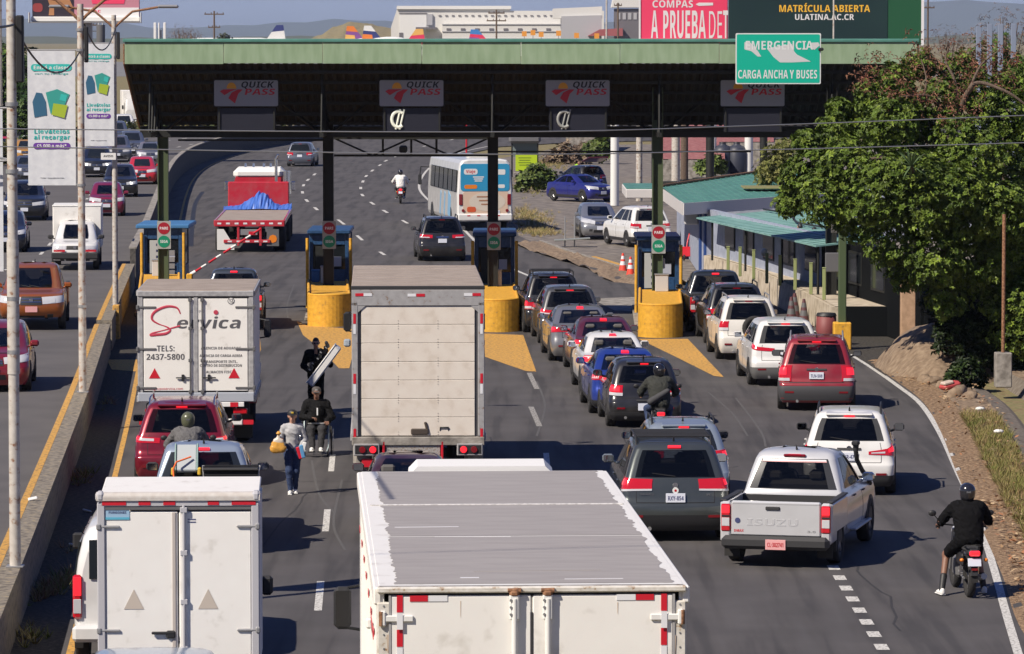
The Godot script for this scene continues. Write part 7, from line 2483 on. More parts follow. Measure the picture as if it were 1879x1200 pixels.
func nearest_truck():
	# the big white box truck at the bottom of the picture
	var D=F/220.0
	var c=P(976,1075,D)
	var top=c.y
	var t=thing("box_truck","nearest white box truck with weathered grey roof and red reflective tape","truck",Vector3(c.x,0,c.z),deg_to_rad(2.85),"trucks in the queue")
	var w=2.6
	var l=9.7
	var bot=1.15
	var h=top-bot
	var wm=mats["truck_white"]
	# walls,floor and roof of the body
	for s in [-1,1]:
		put("side_wall",MB.new().box(Vector3(s*(w/2-0.03),bot+h/2-0.03,-l/2),Vector3(0.06,h-0.06,l-0.04)),wm,t)
		put("top_rail",MB.new().box(Vector3(s*(w/2-0.005),top-0.08,-l/2),Vector3(0.07,0.15,l),0.015),wm,t)
		put("bottom_rail",MB.new().box(Vector3(s*(w/2-0.005),bot+0.06,-l/2),Vector3(0.07,0.14,l),0.01),mats["truck_frame"],t)
		for i in 13:
			put("side_rivet_strip",MB.new().box(Vector3(s*(w/2+0.004),bot+h/2,-0.35-i*0.65),Vector3(0.012,h-0.35,0.035)),wm,t)
	put("front_wall",MB.new().box(Vector3(0,bot+h/2,-l+0.03),Vector3(w-0.06,h-0.02,0.06)),wm,t)
	put("floor",MB.new().box(Vector3(0,bot+0.05,-l/2),Vector3(w-0.1,0.1,l-0.1)),mats["truck_frame"],t)
	put("roof_sheet",MB.new().box(Vector3(0,top-0.025,-l/2),Vector3(w-0.02,0.05,l-0.02),0.012),mats["truck_white"],t)
	# grey weathered coating with a ragged edge,leaving a white margin
	var n=FastNoiseLite.new()
	n.seed=5
	n.frequency=1.1
	var edge=func(z,s): return s*(w/2-(0.17 if s<0 else 0.10)-0.05*n.get_noise_2d(z*1.2,s*9.0)-0.035*n.get_noise_2d(z*6.0,s*5.0))
	for seg in [[-0.16,-3.62],[-3.68,-6.3],[-6.36,-9.64]]:
		var mb=MB.new()
		var k=40
		for i in k:
			var za=lerp(seg[0],seg[1],i/float(k))
			var zb=lerp(seg[0],seg[1],(i+1)/float(k))
			mb.quad(Vector3(edge.call(za,-1),top+0.003,za),Vector3(edge.call(za,1.0),top+0.003,za),Vector3(edge.call(zb,1.0),top+0.003,zb),Vector3(edge.call(zb,-1),top+0.003,zb),3)
		put("roof_coating",mb,mats["truck_roof"],t)
	for z in [-6.33]:
		put("roof_seam",MB.new().box(Vector3(0,top+0.006,z),Vector3(w-0.1,0.012,0.05),0.004),grainy("seam_white",50,0.05,[[0.3,lin(0.42,0.41,0.4)],[0.5,lin(0.62,0.61,0.6)],[0.9,lin(0.7,0.69,0.68)]],1.5,0.6,5),t)
	for q in [[0.1,-1.0,1.1,0.012,0.05],[-0.35,-3.6,0.7,0.014,-0.03],[0.55,-0.42,0.5,0.01,0.02],[-0.5,-0.55,0.16,0.03,0.0],[-0.75,-4.4,0.6,0.016,0.04]]:
		put("roof_scratch",MB.new().box(Vector3(q[0],top+0.005,q[1]),Vector3(q[2],0.004,q[3]),0.0,Basis(Vector3.UP,q[4])),mats["truck_roof"] if q[2]>1 else mats["tape_white"],t)
	# rear frame
	var fr=grainy("rear_frame",51,0.03,[[0.14,lin(0.30,0.18,0.10)],[0.26,lin(0.55,0.52,0.46)],[0.9,lin(0.72,0.70,0.66)]],1.6,0.5,4)
	put("rear_header",MB.new().box(Vector3(0,top-0.026,-0.01),Vector3(w,0.052,0.12),0.012),fr,t)
	put("header_joint",MB.new().box(Vector3(0,top-0.062,-0.02),Vector3(w-0.2,0.02,0.03)),mats["trim"],t)  # dark bar filling the joint under the header
	for s in [-1,1]:
		put("rear_post",MB.new().box(Vector3(s*(w/2-0.055),bot+h/2-0.06,-0.03),Vector3(0.11,h-0.14,0.10),0.012),fr,t)
	put("rear_sill",MB.new().box(Vector3(0,bot+0.05,-0.02),Vector3(w,0.16,0.12),0.012),fr,t)
	# doors
	var dw=(w-0.22)/2-0.006
	for s in [-1,1]:
		var door=put("cargo_door",MB.new().box(Vector3(s*(dw/2+0.004),bot+h/2+0.03,0.0),Vector3(dw,h-0.21,0.05),0.012),wm,t)
		put("door_seal",MB.new().box(Vector3(s*(dw+0.008),bot+h/2+0.03,0.005),Vector3(0.02,h-0.2,0.05)),mats["truck_frame"],door)
		for y in [top-0.265,top-1.0,top-1.7,top-2.4]:
			put("hinge",MB.new().box(Vector3(s*(w/2-0.17),y,0.035),Vector3(0.27,0.055,0.025),0.008).box(Vector3(s*(w/2-0.05),y,0.03),Vector3(0.05,0.13,0.05),0.012),mats["cap_white"],door)
			put("hinge_pin",MB.new().cyl(Vector3(s*(w/2-0.035),y-0.06,0.04),Vector3(s*(w/2-0.035),y+0.06,0.04),0.02,0.02,8),mats["rust"],door)
	var rodm=mats["cap_white"]
	for x in [-0.15,0.13]:
		var o=put("lock_rod",MB.new().cyl(Vector3(x,bot+0.2,0.07),Vector3(x,top-0.1,0.07),0.024,0.024,12),rodm,t)
		put("rod_guide",MB.new().box(Vector3(x,top-0.17,0.055),Vector3(0.085,0.22,0.05),0.012),rodm,o)
		put("rod_head",MB.new().box(Vector3(x,top-0.055,0.06),Vector3(0.085,0.06,0.06),0.02).cyl(Vector3(x-0.055,top-0.03,0.06),Vector3(x+0.055,top-0.03,0.06),0.018,0.022,8),mats["rust"],o)
		for k in 3:
			put("rod_bolt",MB.new().cyl(Vector3(x-0.03,top-0.11-k*0.06,0.08),Vector3(x-0.03,top-0.11-k*0.06,0.092),0.012,0.012,8),mats["steel"],o)
		put("rod_keeper",MB.new().box(Vector3(x,bot+0.9,0.05),Vector3(0.12,0.1,0.06),0.01),rodm,o)
	put("centre_gap",MB.new().box(Vector3(0,bot+h/2-0.05,0.02),Vector3(0.014,h-0.34,0.02)),mats["trim"],t)
	# reflective tape
	var z=0.028
	var list=[]
	for s in [-1,1]:
		var x=s*(w/2-0.19)
		list.append_array([["r",Vector3(x,top-0.14,z),Vector3(0.05,0.145,0.006)],["w",Vector3(x,top-0.285,z+0.022),Vector3(0.05,0.14,0.006)],["r",Vector3(x,top-0.43,z),Vector3(0.05,0.145,0.006)],["w",Vector3(x,top-0.58,z),Vector3(0.05,0.14,0.006)],["r",Vector3(x,top-0.73,z),Vector3(0.05,0.14,0.006)],
			["r",Vector3(s*0.95,top-0.097,z),Vector3(0.15,0.05,0.006)],["w",Vector3(s*0.79,top-0.097,z),Vector3(0.16,0.05,0.006)]])
	for k in 7:
		list.append(["r",Vector3(-w/2-0.014,top-0.45-0.05,-0.9-k*1.3),Vector3(0.006,0.05,0.3)])
	strips(t,list)
	# rust runs below hinges and rods,door corner bolts
	for q in [[-1.21,0.40,0.020,0.16],[1.20,0.42,0.024,0.2],[-0.16,0.34,0.012,0.12],[0.14,0.36,0.014,0.18],[-1.19,1.2,0.02,0.2],[0.72,0.14,0.008,0.1],[-0.6,0.12,0.006,0.14]]:
		put("rust_run",MB.new().plate([Vector2(q[0]-q[2]/2,top-q[1]),Vector2(q[0]+q[2]/2,top-q[1]),Vector2(q[0]+q[2]*0.2,top-q[1]-q[3]),Vector2(q[0]-q[2]*0.25,top-q[1]-q[3]*0.9)],0.024,0.0275),mat("rust_faint",lin(0.52,0.42,0.33),0.7),t)
	for s in [-1,1]:
		for k in 9:
			put("frame_rivet",MB.new().cyl(Vector3(s*(w/2-0.055),top-0.16-k*0.12,0.02),Vector3(s*(w/2-0.055),top-0.16-k*0.12,0.027),0.009,0.007,8),mats["steel"],t)
	put("side_stripe",MB.new().box(Vector3(-w/2-0.014,top-0.55,-1.55),Vector3(0.006,0.07,1.1)),mats["tape_red"],t)
	put("marker_light",MB.new().box(Vector3(-w/2-0.03,top-0.6,-2.2),Vector3(0.06,0.1,0.12),0.02),mats["cap_white"],t)
	# running gear and cab
	chassis(t,11.8,0.95)
	truck_wheels(t,[-1.9,-10.6],2.5,0.52)
	truck_cab(t,-l-0.15,2.35,3.0,paint("white",0,0,0),2.0,0.7)
	var df=[]
	for r in [[0.0,0.80,4.22],[-0.35,0.80,4.265],[-0.9,0.76,4.10],[-1.5,0.66,3.5],[-1.75,0.6,3.02]]:
		var ring=[]
		for k in [[-1,0.0,1.0],[1,0.0,1.0],[1,0.75,1.0],[1,0.93,0.96],[1,1.0,0.85],[-1,1.0,0.85],[-1,0.93,0.96],[-1,0.75,1.0]]:
			ring.append(Vector3(k[0]*r[1]*k[2],2.98+k[1]*(r[2]-2.98),-l-0.2+r[0]))
		df.append(ring)
	df.reverse()
	put("wind_deflector",MB.new().loft(df,true,true,-1),mats["white"],t)
	for s in [-1,1]:
		truck_mirror(t,s*1.48,2.66,-l-0.6,s,0.19,0.46)

func beige_truck():
	var D=83.3
	var c=P(767,525,D)
	var top=c.y
	var t=thing("box_truck","tall beige box truck with a panelled roll-up door in the second lane","truck",Vector3(c.x,0,c.z),deg_to_rad(1.75),"trucks in the queue")
	var w=2.54
	var l=7.6
	var bot=1.06
	var h=top-bot
	var cm=mats["truck_cream"]
	var fm=mats["truck_frame"]
	for s in [-1,1]:
		put("side_wall",MB.new().box(Vector3(s*(w/2-0.03),bot+h/2,-l/2),Vector3(0.06,h-0.02,l-0.06)),cm,t)
		put("bottom_rail",MB.new().box(Vector3(s*(w/2),bot+0.05,-l/2),Vector3(0.06,0.14,l-0.02),0.01),fm,t)
	put("front_wall",MB.new().box(Vector3(0,bot+h/2,-l+0.03),Vector3(w-0.06,h-0.02,0.06)),cm,t)
	put("floor",MB.new().box(Vector3(0,bot+0.05,-l/2),Vector3(w-0.1,0.1,l-0.1)),fm,t)
	put("roof_sheet",MB.new().box(Vector3(0,top-0.03,-l/2-0.03),Vector3(w+0.01,0.06,l-0.06),0.015),mats["truck_tan_roof"],t)
	for i in 9:
		put("roof_bow",MB.new().box(Vector3(0,top+0.001,-0.5-i*0.82),Vector3(w-0.1,0.012,0.045),0.004),mats["truck_tan_roof"],t)
	# frame round the roll-up door
	put("roof_edge",MB.new().box(Vector3(0,top-0.03,0.0),Vector3(w+0.02,0.07,0.08),0.01),mats["trim"],t)
	put("rear_header",MB.new().box(Vector3(0,top-0.22,-0.01),Vector3(w,0.31,0.10),0.01),fm,t)
	for s in [-1,1]:
		put("rear_post",MB.new().box(Vector3(s*(w/2-0.06),bot+(h-0.23)/2,-0.01),Vector3(0.12,h-0.38,0.10),0.01),fm,t)
		put("door_track",MB.new().box(Vector3(s*(w/2-0.155),bot+(h-0.4)/2,-0.05),Vector3(0.075,h-0.42,0.06)),mats["box_grey"],t)
		put("corner_gusset",MB.new().plate([Vector2(s*(w/2-0.12),top-0.375),Vector2(s*(w/2-0.12),top-0.50),Vector2(s*(w/2-0.26),top-0.375)],-0.03,0.035),fm,t)
	mat("rivet",lin(0.30,0.27,0.24),0.5)
	# seven horizontal panels
	var pw=w-0.37
	var ph=(h-0.46)/7.0
	for i in 7:
		var y=bot+0.08+ph*(i+0.5)
		put("door_panel",MB.new().box(Vector3(0,y,-0.01),Vector3(pw,ph-0.008,0.05),0.006),cm,t)
		put("panel_hinge_line",MB.new().box(Vector3(0,y-ph/2,-0.016),Vector3(pw,0.02,0.05)),mats["concrete"],t)
		for s in [-0.33,0.33]:
			for k in 4:
				put("rivet",MB.new().box(Vector3(s*pw*0.53,y-ph/2+(k-1.5)*0.05,0.018),Vector3(0.012,0.014,0.008)),mats["rivet"],t)
	mat("latch",lin(0.06,0.045,0.035),0.7)
	# latch
	put("latch",MB.new().box(Vector3(0.03,bot+0.16,0.03),Vector3(0.34,0.12,0.05),0.02).box(Vector3(0.16,bot+0.24,0.03),Vector3(0.05,0.22,0.04),0.01,Basis(Vector3(0,0,1),0.25)),mats["latch"],t)
	put("pull_handle",MB.new().tube([Vector3(0.42,bot+0.16,0.0),Vector3(0.42,bot+0.24,0.03),Vector3(0.58,bot+0.24,0.03),Vector3(0.58,bot+0.16,0.0)],0.014,6),mats["black"],t)
	# bed sill,red lamp frames,underrun
	put("rear_sill",MB.new().box(Vector3(0,bot-0.02,0.0),Vector3(w,0.16,0.16),0.01),mats["concrete"],t)
	put("lift_plate",MB.new().box(Vector3(-0.1,bot-0.22,0.02),Vector3(1.05,0.3,0.05),0.01),grainy("lift_grey",52,0.05,[[0.2,lin(0.22,0.14,0.09)],[0.45,lin(0.33,0.32,0.31)],[0.9,lin(0.42,0.41,0.40)]],1.0,0.6,4),t)
	for s in [-0.66,0.46]:
		put("red_upright",MB.new().box(Vector3(s,bot-0.2,0.05),Vector3(0.05,0.36,0.06),0.01),mats["tape_red"],t)
	for s in [-1,1]:
		var lb=put("lamp_box",MB.new().box(Vector3(s*(w/2-0.28),bot-0.18,0.04),Vector3(0.5,0.24,0.1),0.015),fm,t)
		put("lamp_recess",MB.new().box(Vector3(s*(w/2-0.28),bot-0.18,0.088),Vector3(0.44,0.17,0.01)),mats["black"],lb)
		for k in 2:
			var x=s*(w/2-(0.40 if k==0 else 0.20))
			put("brake_light" if k==0 else "tail_lamp",MB.new().cyl(Vector3(x,bot-0.18,0.09),Vector3(x,bot-0.18,0.12),0.068,0.06,16),mats["lit_lamp"] if k==0 else mats["dark_lamp"],lb)
	put("underrun_bar",MB.new().box(Vector3(0,0.62,-0.05),Vector3(w-0.3,0.12,0.1),0.02),mats["rust"],t)
	put("red_mud_plate",MB.new().box(Vector3(-w/2+0.36,0.62,0.01),Vector3(0.34,0.16,0.02)),mats["tape_red"],t)
	for s in [-1,1]:
		put("fender",MB.new().box(Vector3(s*(w/2-0.2),0.75,-0.35),Vector3(0.36,0.4,0.6),0.06),mats["concrete"],t)
	var list=[]
	for s in [-1,1]:
		for k in 4:
			list.append(["r" if k % 2==0 else "w",Vector3(s*(w/2-0.055),top-0.62-k*0.2-(0.75 if k>1 else 0.0),0.044),Vector3(0.05,0.19,0.006)])
		list.append(["r",Vector3(s*(w/2-0.055),bot+0.12,0.044),Vector3(0.05,0.2,0.006)])
		list.append(["r",Vector3(s*1.12,top-0.16,0.044),Vector3(0.16,0.055,0.006)])
		list.append(["w",Vector3(s*0.96,top-0.16,0.044),Vector3(0.16,0.055,0.006)])
	list.append(["r",Vector3(0.05,top-0.17,0.044),Vector3(0.16,0.055,0.006)])
	list.append(["w",Vector3(-0.12,top-0.17,0.044),Vector3(0.16,0.055,0.006)])
	strips(t,list)
	chassis(t,9.4,0.9)
	truck_wheels(t,[-1.5,-8.4],2.4,0.5)
	truck_cab(t,-l-0.15,2.3,2.75,paint("white",0,0,0),1.95,0.6)
	for s in [-1,1]:
		truck_mirror(t,s*1.42,2.75,-l-1.3,s,0.16,0.42)
		put("convex_mirror",MB.new().box(Vector3(s*1.42,2.3,-l-1.3),Vector3(0.15,0.17,0.08),0.035),mat("mirror_blue",lin(0.45,0.52,0.6),0.2,0.4),t)

func lettered_truck():
	var D=93.6
	var c=P(359,533,D)
	var top=c.y
	var t=thing("box_truck","white box truck with large red and grey lettering on its rear doors","truck",Vector3(c.x,0,c.z),deg_to_rad(1.7),"trucks in the queue")
	var w=2.5
	var l=4.4
	var bot=0.93
	var h=top-bot
	var wm=mats["truck_white"]
	var al=grainy("alu_frame",53,0.03,[[0.2,lin(0.30,0.30,0.31)],[0.9,lin(0.42,0.42,0.43)]],2.0,0.4,3)
	for s in [-1,1]:
		put("side_wall",MB.new().box(Vector3(s*(w/2-0.03),bot+h/2,-l/2),Vector3(0.06,h-0.02,l-0.06)),wm,t)
		put("rear_post",MB.new().box(Vector3(s*(w/2-0.06),bot+h/2,-0.02),Vector3(0.12,h,0.1),0.015),al,t)
		put("bottom_rail",MB.new().box(Vector3(s*(w/2),bot+0.05,-l/2),Vector3(0.06,0.14,l-0.1),0.01),al,t)
		put("top_rail",MB.new().box(Vector3(s*(w/2),top-0.06,-l/2),Vector3(0.06,0.12,l-0.1),0.01),al,t)
	put("front_wall",MB.new().box(Vector3(0,bot+h/2,-l+0.03),Vector3(w-0.06,h-0.02,0.06)),wm,t)
	put("floor",MB.new().box(Vector3(0,bot+0.05,-l/2),Vector3(w-0.1,0.1,l-0.1)),al,t)
	put("roof_sheet",MB.new().box(Vector3(0,top-0.02,-l/2),Vector3(w,0.05,l),0.012),mats["truck_tan_roof"],t)
	put("rear_header",MB.new().box(Vector3(0,top-0.07,-0.01),Vector3(w,0.12,0.12),0.015),al,t)
	put("header_gap",MB.new().box(Vector3(0,top-0.14,0.0),Vector3(w-0.2,0.03,0.06)),mats["trim"],t)
	put("rear_sill",MB.new().box(Vector3(0,bot+0.10,-0.01),Vector3(w,0.2,0.12),0.015),mat("sill_blue_grey",lin(0.38,0.41,0.47),0.45),t)
	var dw=(w-0.26)/2
	for s in [-1,1]:
		var door=put("cargo_door",MB.new().box(Vector3(s*(dw/2+0.004),bot+h/2+0.03,0.0),Vector3(dw-0.01,h-0.40,0.05),0.012),wm,t)
		for y in [top-0.36,top-1.26,top-2.1]:
			put("hinge",MB.new().box(Vector3(s*(w/2-0.19),y,0.03),Vector3(0.42,0.045,0.03),0.008).box(Vector3(s*(w/2-0.0),y,0.03),Vector3(0.06,0.10,0.06),0.012),mats["box_grey"],door)
		for y in [bot+0.52]:
			put("door_handle",MB.new().box(Vector3(s*0.28,y,0.06),Vector3(0.3,0.025,0.03),0.006).box(Vector3(s*0.28,y,0.045),Vector3(0.06,0.14,0.05),0.01),mats["black"],door)
	put("centre_strip",MB.new().box(Vector3(0.0,bot+h/2+0.03,0.03),Vector3(0.09,h-0.36,0.02),0.006),al,t)
	for x in [-0.12,0.14]:
		lock_rod(t,x,bot+0.16,top-0.14,0.06,mats["box_grey"],0.017)
	# lettering
	var red=mat("letter_red",lin(0.50,0.05,0.09),0.5)
	var grey=mat("letter_grey",lin(0.10,0.10,0.11),0.5)
	var z=0.027
	var k=85.5
	var A=func(px,py): return Vector3((px-359)/k,top-(py-533)/k,z)
	var sw=[]
	for q in [[331,576],[325,565],[310,562],[294,566],[281,575],[279,586],[290,594],[306,600],[312,606],[304,612],[288,614],[276,615],[281,611],[300,606],[330,598]]:
		sw.append(A.call(q[0],q[1]))
	var path=smooth(sw,5)
	var rr=[]
	for i in path.size():
		rr.append(0.012+0.022*abs(sin(PI*i/path.size()*2.2)))
	var s_mark=put("swoosh_letter",MB.new().tube(path,rr,6),red,t)
	s_mark.scale.z=0.25
	s_mark.position.z=0.021
	var slant=Basis(Vector3(1,0,0),Vector3(0.2,1,0),Vector3(0,0,1))
	lettering("lettering",t,"ervica",0.245,grey,A.call(382,603),1.36,"Droid Sans",true,slant)
	put("letter_dot",MB.new().cyl(A.call(396,573),A.call(396,573)+Vector3(0,0,0.01),0.05,0.05,14),red,t)
	lettering("lettering",t,"GRUPO",0.055,mats["steel"],A.call(362,574),0.3,"Droid Sans",false)
	lettering("lettering",t,"TELS:",0.125,grey,A.call(304,645),0.38)
	lettering("lettering",t,"2437-5800",0.125,grey,A.call(303,660.5),0.82)
	var small=[["AGENCIA DE ADUANAS",641.5,0.86],["AGENCIA DE CARGA AEREA",655.5,0.92],["TRANSPORTE INTL.",666.5,0.72],["CENTRO DE DISTRIBUCION",673.5,0.90],["ALMACEN FISCAL",685.5,0.64]]
	for q in small:
		lettering("lettering",t,q[0],0.055,grey,A.call(405,q[1]),q[2])
	lettering("lettering",t,"www.gruposervica.com",0.05,red,A.call(300,716),0.82,"Droid Sans",false)
	put("number_ring",MB.new().cyl(A.call(424,552),A.call(424,552)+Vector3(0,0,0.005),0.075,0.075,18),grey,t)
	put("number_field",MB.new().cyl(A.call(424,552),A.call(424,552)+Vector3(0,0,0.008),0.06,0.06,18),wm,t)
	lettering("lettering",t,"12",0.075,grey,A.call(424,555)+Vector3(0,0,0.009),0.09)
	for px in [283,429]:
		var q=A.call(px,687)
		put("warning_triangle",MB.new().plate([Vector2(q.x-0.12,q.y-0.09),Vector2(q.x+0.12,q.y-0.09),Vector2(q.x,q.y+0.13)],z,z+0.005),mats["tape_red"],t)
	# striped bumper and lamps
	put("bumper",MB.new().box(Vector3(0.06,bot-0.06,0.02),Vector3(1.95,0.10,0.1),0.01),mats["white"],t)
	for i in 5:
		put("red_stripe",MB.new().box(Vector3(-0.62+i*0.36,bot-0.06,0.073),Vector3(0.17,0.098,0.008)),mats["tape_red"],t)
	put("step_bar",MB.new().box(Vector3(0,0.48,-0.1),Vector3(2.0,0.14,0.1),0.02),mats["white"],t)
	for s in [-1,1]:
		put("tail_lamp",MB.new().box(Vector3(s*0.95,0.72,-0.02),Vector3(0.3,0.12,0.08),0.02),mats["red_lamp"],t)
		put("mud_flap",MB.new().box(Vector3(s*0.95,0.35,-0.5),Vector3(0.5,0.5,0.02)),mats["rubber"],t)
		put("striped_tag",MB.new().box(Vector3(s*1.12,0.48,-0.04),Vector3(0.22,0.10,0.02)),mats["tape_red"],t)
	chassis(t,6.3,0.72)
	truck_wheels(t,[-1.0,-5.2],2.3,0.42)
	# red cab with big mirrors,seen past the body's right side
	var rp=paint("cab_red",0.42,0.03,0.04,0.0,0.4)
	truck_cab(t,-l-0.25,2.42,2.55,rp,1.9,0.5)
	put("cab_stripe",MB.new().box(Vector3(1.215,1.2,-l-1.1),Vector3(0.012,0.22,1.3)),mats["white"],t)
	truck_mirror(t,1.38,2.1,-l-1.7,1,0.17,0.42)

func small_truck():
	var s0=147.0
	var D=F/s0
	var c=P(327,903,D)
	var top=c.y
	var t=thing("small_box_truck","small white box truck with two faint triangles at the lower left","truck",Vector3(c.x,0,c.z),deg_to_rad(2.2),"trucks in the queue")
	var w=2.03
	var l=1.9
	var bot=0.85
	var h=top-bot
	var wm=mats["truck_white"]
	var al=mats["alu_frame"]
	for s in [-1,1]:
		put("side_wall",MB.new().box(Vector3(s*(w/2-0.025),bot+h/2-0.07,-l/2),Vector3(0.05,h-0.14,l-0.06)),wm,t)
		put("rear_post",MB.new().box(Vector3(s*(w/2-0.05),bot+h/2-0.06,0.0),Vector3(0.1,h-0.14,0.1),0.012),mat("post_lilac",lin(0.44,0.44,0.47),0.4),t)
	put("front_wall",MB.new().box(Vector3(0,bot+h/2-0.09,-l+0.03),Vector3(w-0.06,h-0.19,0.06)),wm,t)
	put("floor",MB.new().box(Vector3(0,bot+0.05,-l/2),Vector3(w-0.1,0.1,l-0.1)),al,t)
	put("roof_sheet",MB.new().box(Vector3(0,top-0.085,-l/2),Vector3(w-0.02,0.05,l),0.012,Basis(Vector3.RIGHT,0.068)),mats["truck_white"],t)
	# rounded aluminium header
	var pr=[]
	for i in 7:
		var a=PI/2*i/6.0
		pr.append(Vector2(-0.05+0.08*sin(a),top-0.06+0.065*cos(a)))
	pr.append(Vector2(0.03,top-0.10))
	pr.append(Vector2(-0.09,top-0.10))
	var mb=MB.new().plate(pr,-w/2-0.01,w/2+0.01)
	var o=put("rear_header",mb,grainy("header_white",54,0.03,[[0.2,lin(0.50,0.46,0.42)],[0.9,lin(0.60,0.58,0.55)]],2.0,0.45,3),t)
	o.transform=Transform3D(Basis(Vector3(0,0,1),Vector3(0,1,0),Vector3(-1,0,0)),Vector3(0,0,0.04))
	for s in [-1,1]:
		put("corner_cap",MB.new().box(Vector3(s*(w/2-0.04),top-0.05,0.0),Vector3(0.12,0.14,0.16),0.04),mat("post_lilac",lin(0,0,0)),t)
	put("header_strip",MB.new().box(Vector3(0,top-0.135,0.02),Vector3(w-0.1,0.075,0.06),0.006),mat("post_lilac",lin(0,0,0)),t)
	var list=[]
	for q in [[-0.80,0.30],[-0.42,0.15],[-0.11,0.15],[0.44,0.14],[0.82,0.30]]:
		list.append(["r",Vector3(q[0],top-0.13,0.053),Vector3(q[1],0.055,0.006)])
	strips(t,list)
	put("gutter",MB.new().box(Vector3(0,top-0.195,0.02),Vector3(w-0.2,0.045,0.04)),mats["box_grey"],t)
	var dw=(w-0.2)/2
	for s in [-1,1]:
		var door=put("cargo_door",MB.new().box(Vector3(s*(dw/2+0.004),bot+(h-0.23)/2,0.0),Vector3(dw-0.008,h-0.25,0.05),0.015),wm,t)
		for y in [top-0.43,top-1.74]:
			put("hinge",MB.new().box(Vector3(s*(w/2-0.15),y,0.04),Vector3(0.27,0.035,0.03),0.012).box(Vector3(s*(w/2-0.02),y,0.04),Vector3(0.06,0.08,0.06),0.015),mats["steel"],door)
	put("door_edge",MB.new().box(Vector3(-0.055,bot+(h-0.23)/2,0.03),Vector3(0.05,h-0.27,0.025),0.008),mat("edge_beige",lin(0.46,0.42,0.39),0.5),t)
	lock_rod(t,0.07,bot+0.2,top-0.16,0.06,mat("post_lilac",lin(0,0,0)),0.02)
	put("lock_handle",MB.new().box(Vector3(-0.2,top-1.77,0.06),Vector3(0.28,0.035,0.035),0.01).box(Vector3(-0.1,top-1.79,0.05),Vector3(0.12,0.1,0.05),0.02),mats["black"],t)
	put("maker_plate",MB.new().box(Vector3(-0.76,top-0.265,0.03),Vector3(0.3,0.15,0.006)),mat("label_blue",lin(0.30,0.46,0.62),0.4),t)
	lettering("lettering",t,"FURGONES",0.03,mats["plate_ink"],Vector3(-0.76,top-0.265,0.034),0.22)
	put("maker_band",MB.new().box(Vector3(-0.76,top-0.325,0.032),Vector3(0.3,0.03,0.006)),mat("label_cyan",lin(0.10,0.40,0.55),0.4),t)
	for k in 2:
		put("dark_mark",MB.new().box(Vector3(0.17,top-0.34-k*0.035,0.028),Vector3(0.10,0.012,0.004)),mats["plate_ink"],t)
	for x in [-0.56,0.37]:
		put("faded_triangle",MB.new().plate([Vector2(x-0.125,top-1.47),Vector2(x+0.125,top-1.47),Vector2(x,top-1.22)],0.027,0.031),mat("faded_orange",lin(0.50,0.44,0.38),0.6),t)
	chassis(t,4.8,0.6)
	truck_wheels(t,[-0.9,-4.0],1.8,0.34)
	truck_cab(t,-l-0.12,1.75,2.0,paint("white",0,0,0),1.6,0.45)
	put("rear_bumper",MB.new().box(Vector3(0,0.55,0.0),Vector3(1.8,0.14,0.1),0.03),mats["trim"],t)
	for s in [-1,1]:
		put("tail_lamp",MB.new().box(Vector3(s*0.8,0.72,0.0),Vector3(0.22,0.1,0.08),0.02),mats["red_lamp"],t)
		put("mirror",MB.new().box(Vector3(s*1.05,1.5,-l-1.3),Vector3(0.16,0.26,0.1),0.04),mats["black"],t)
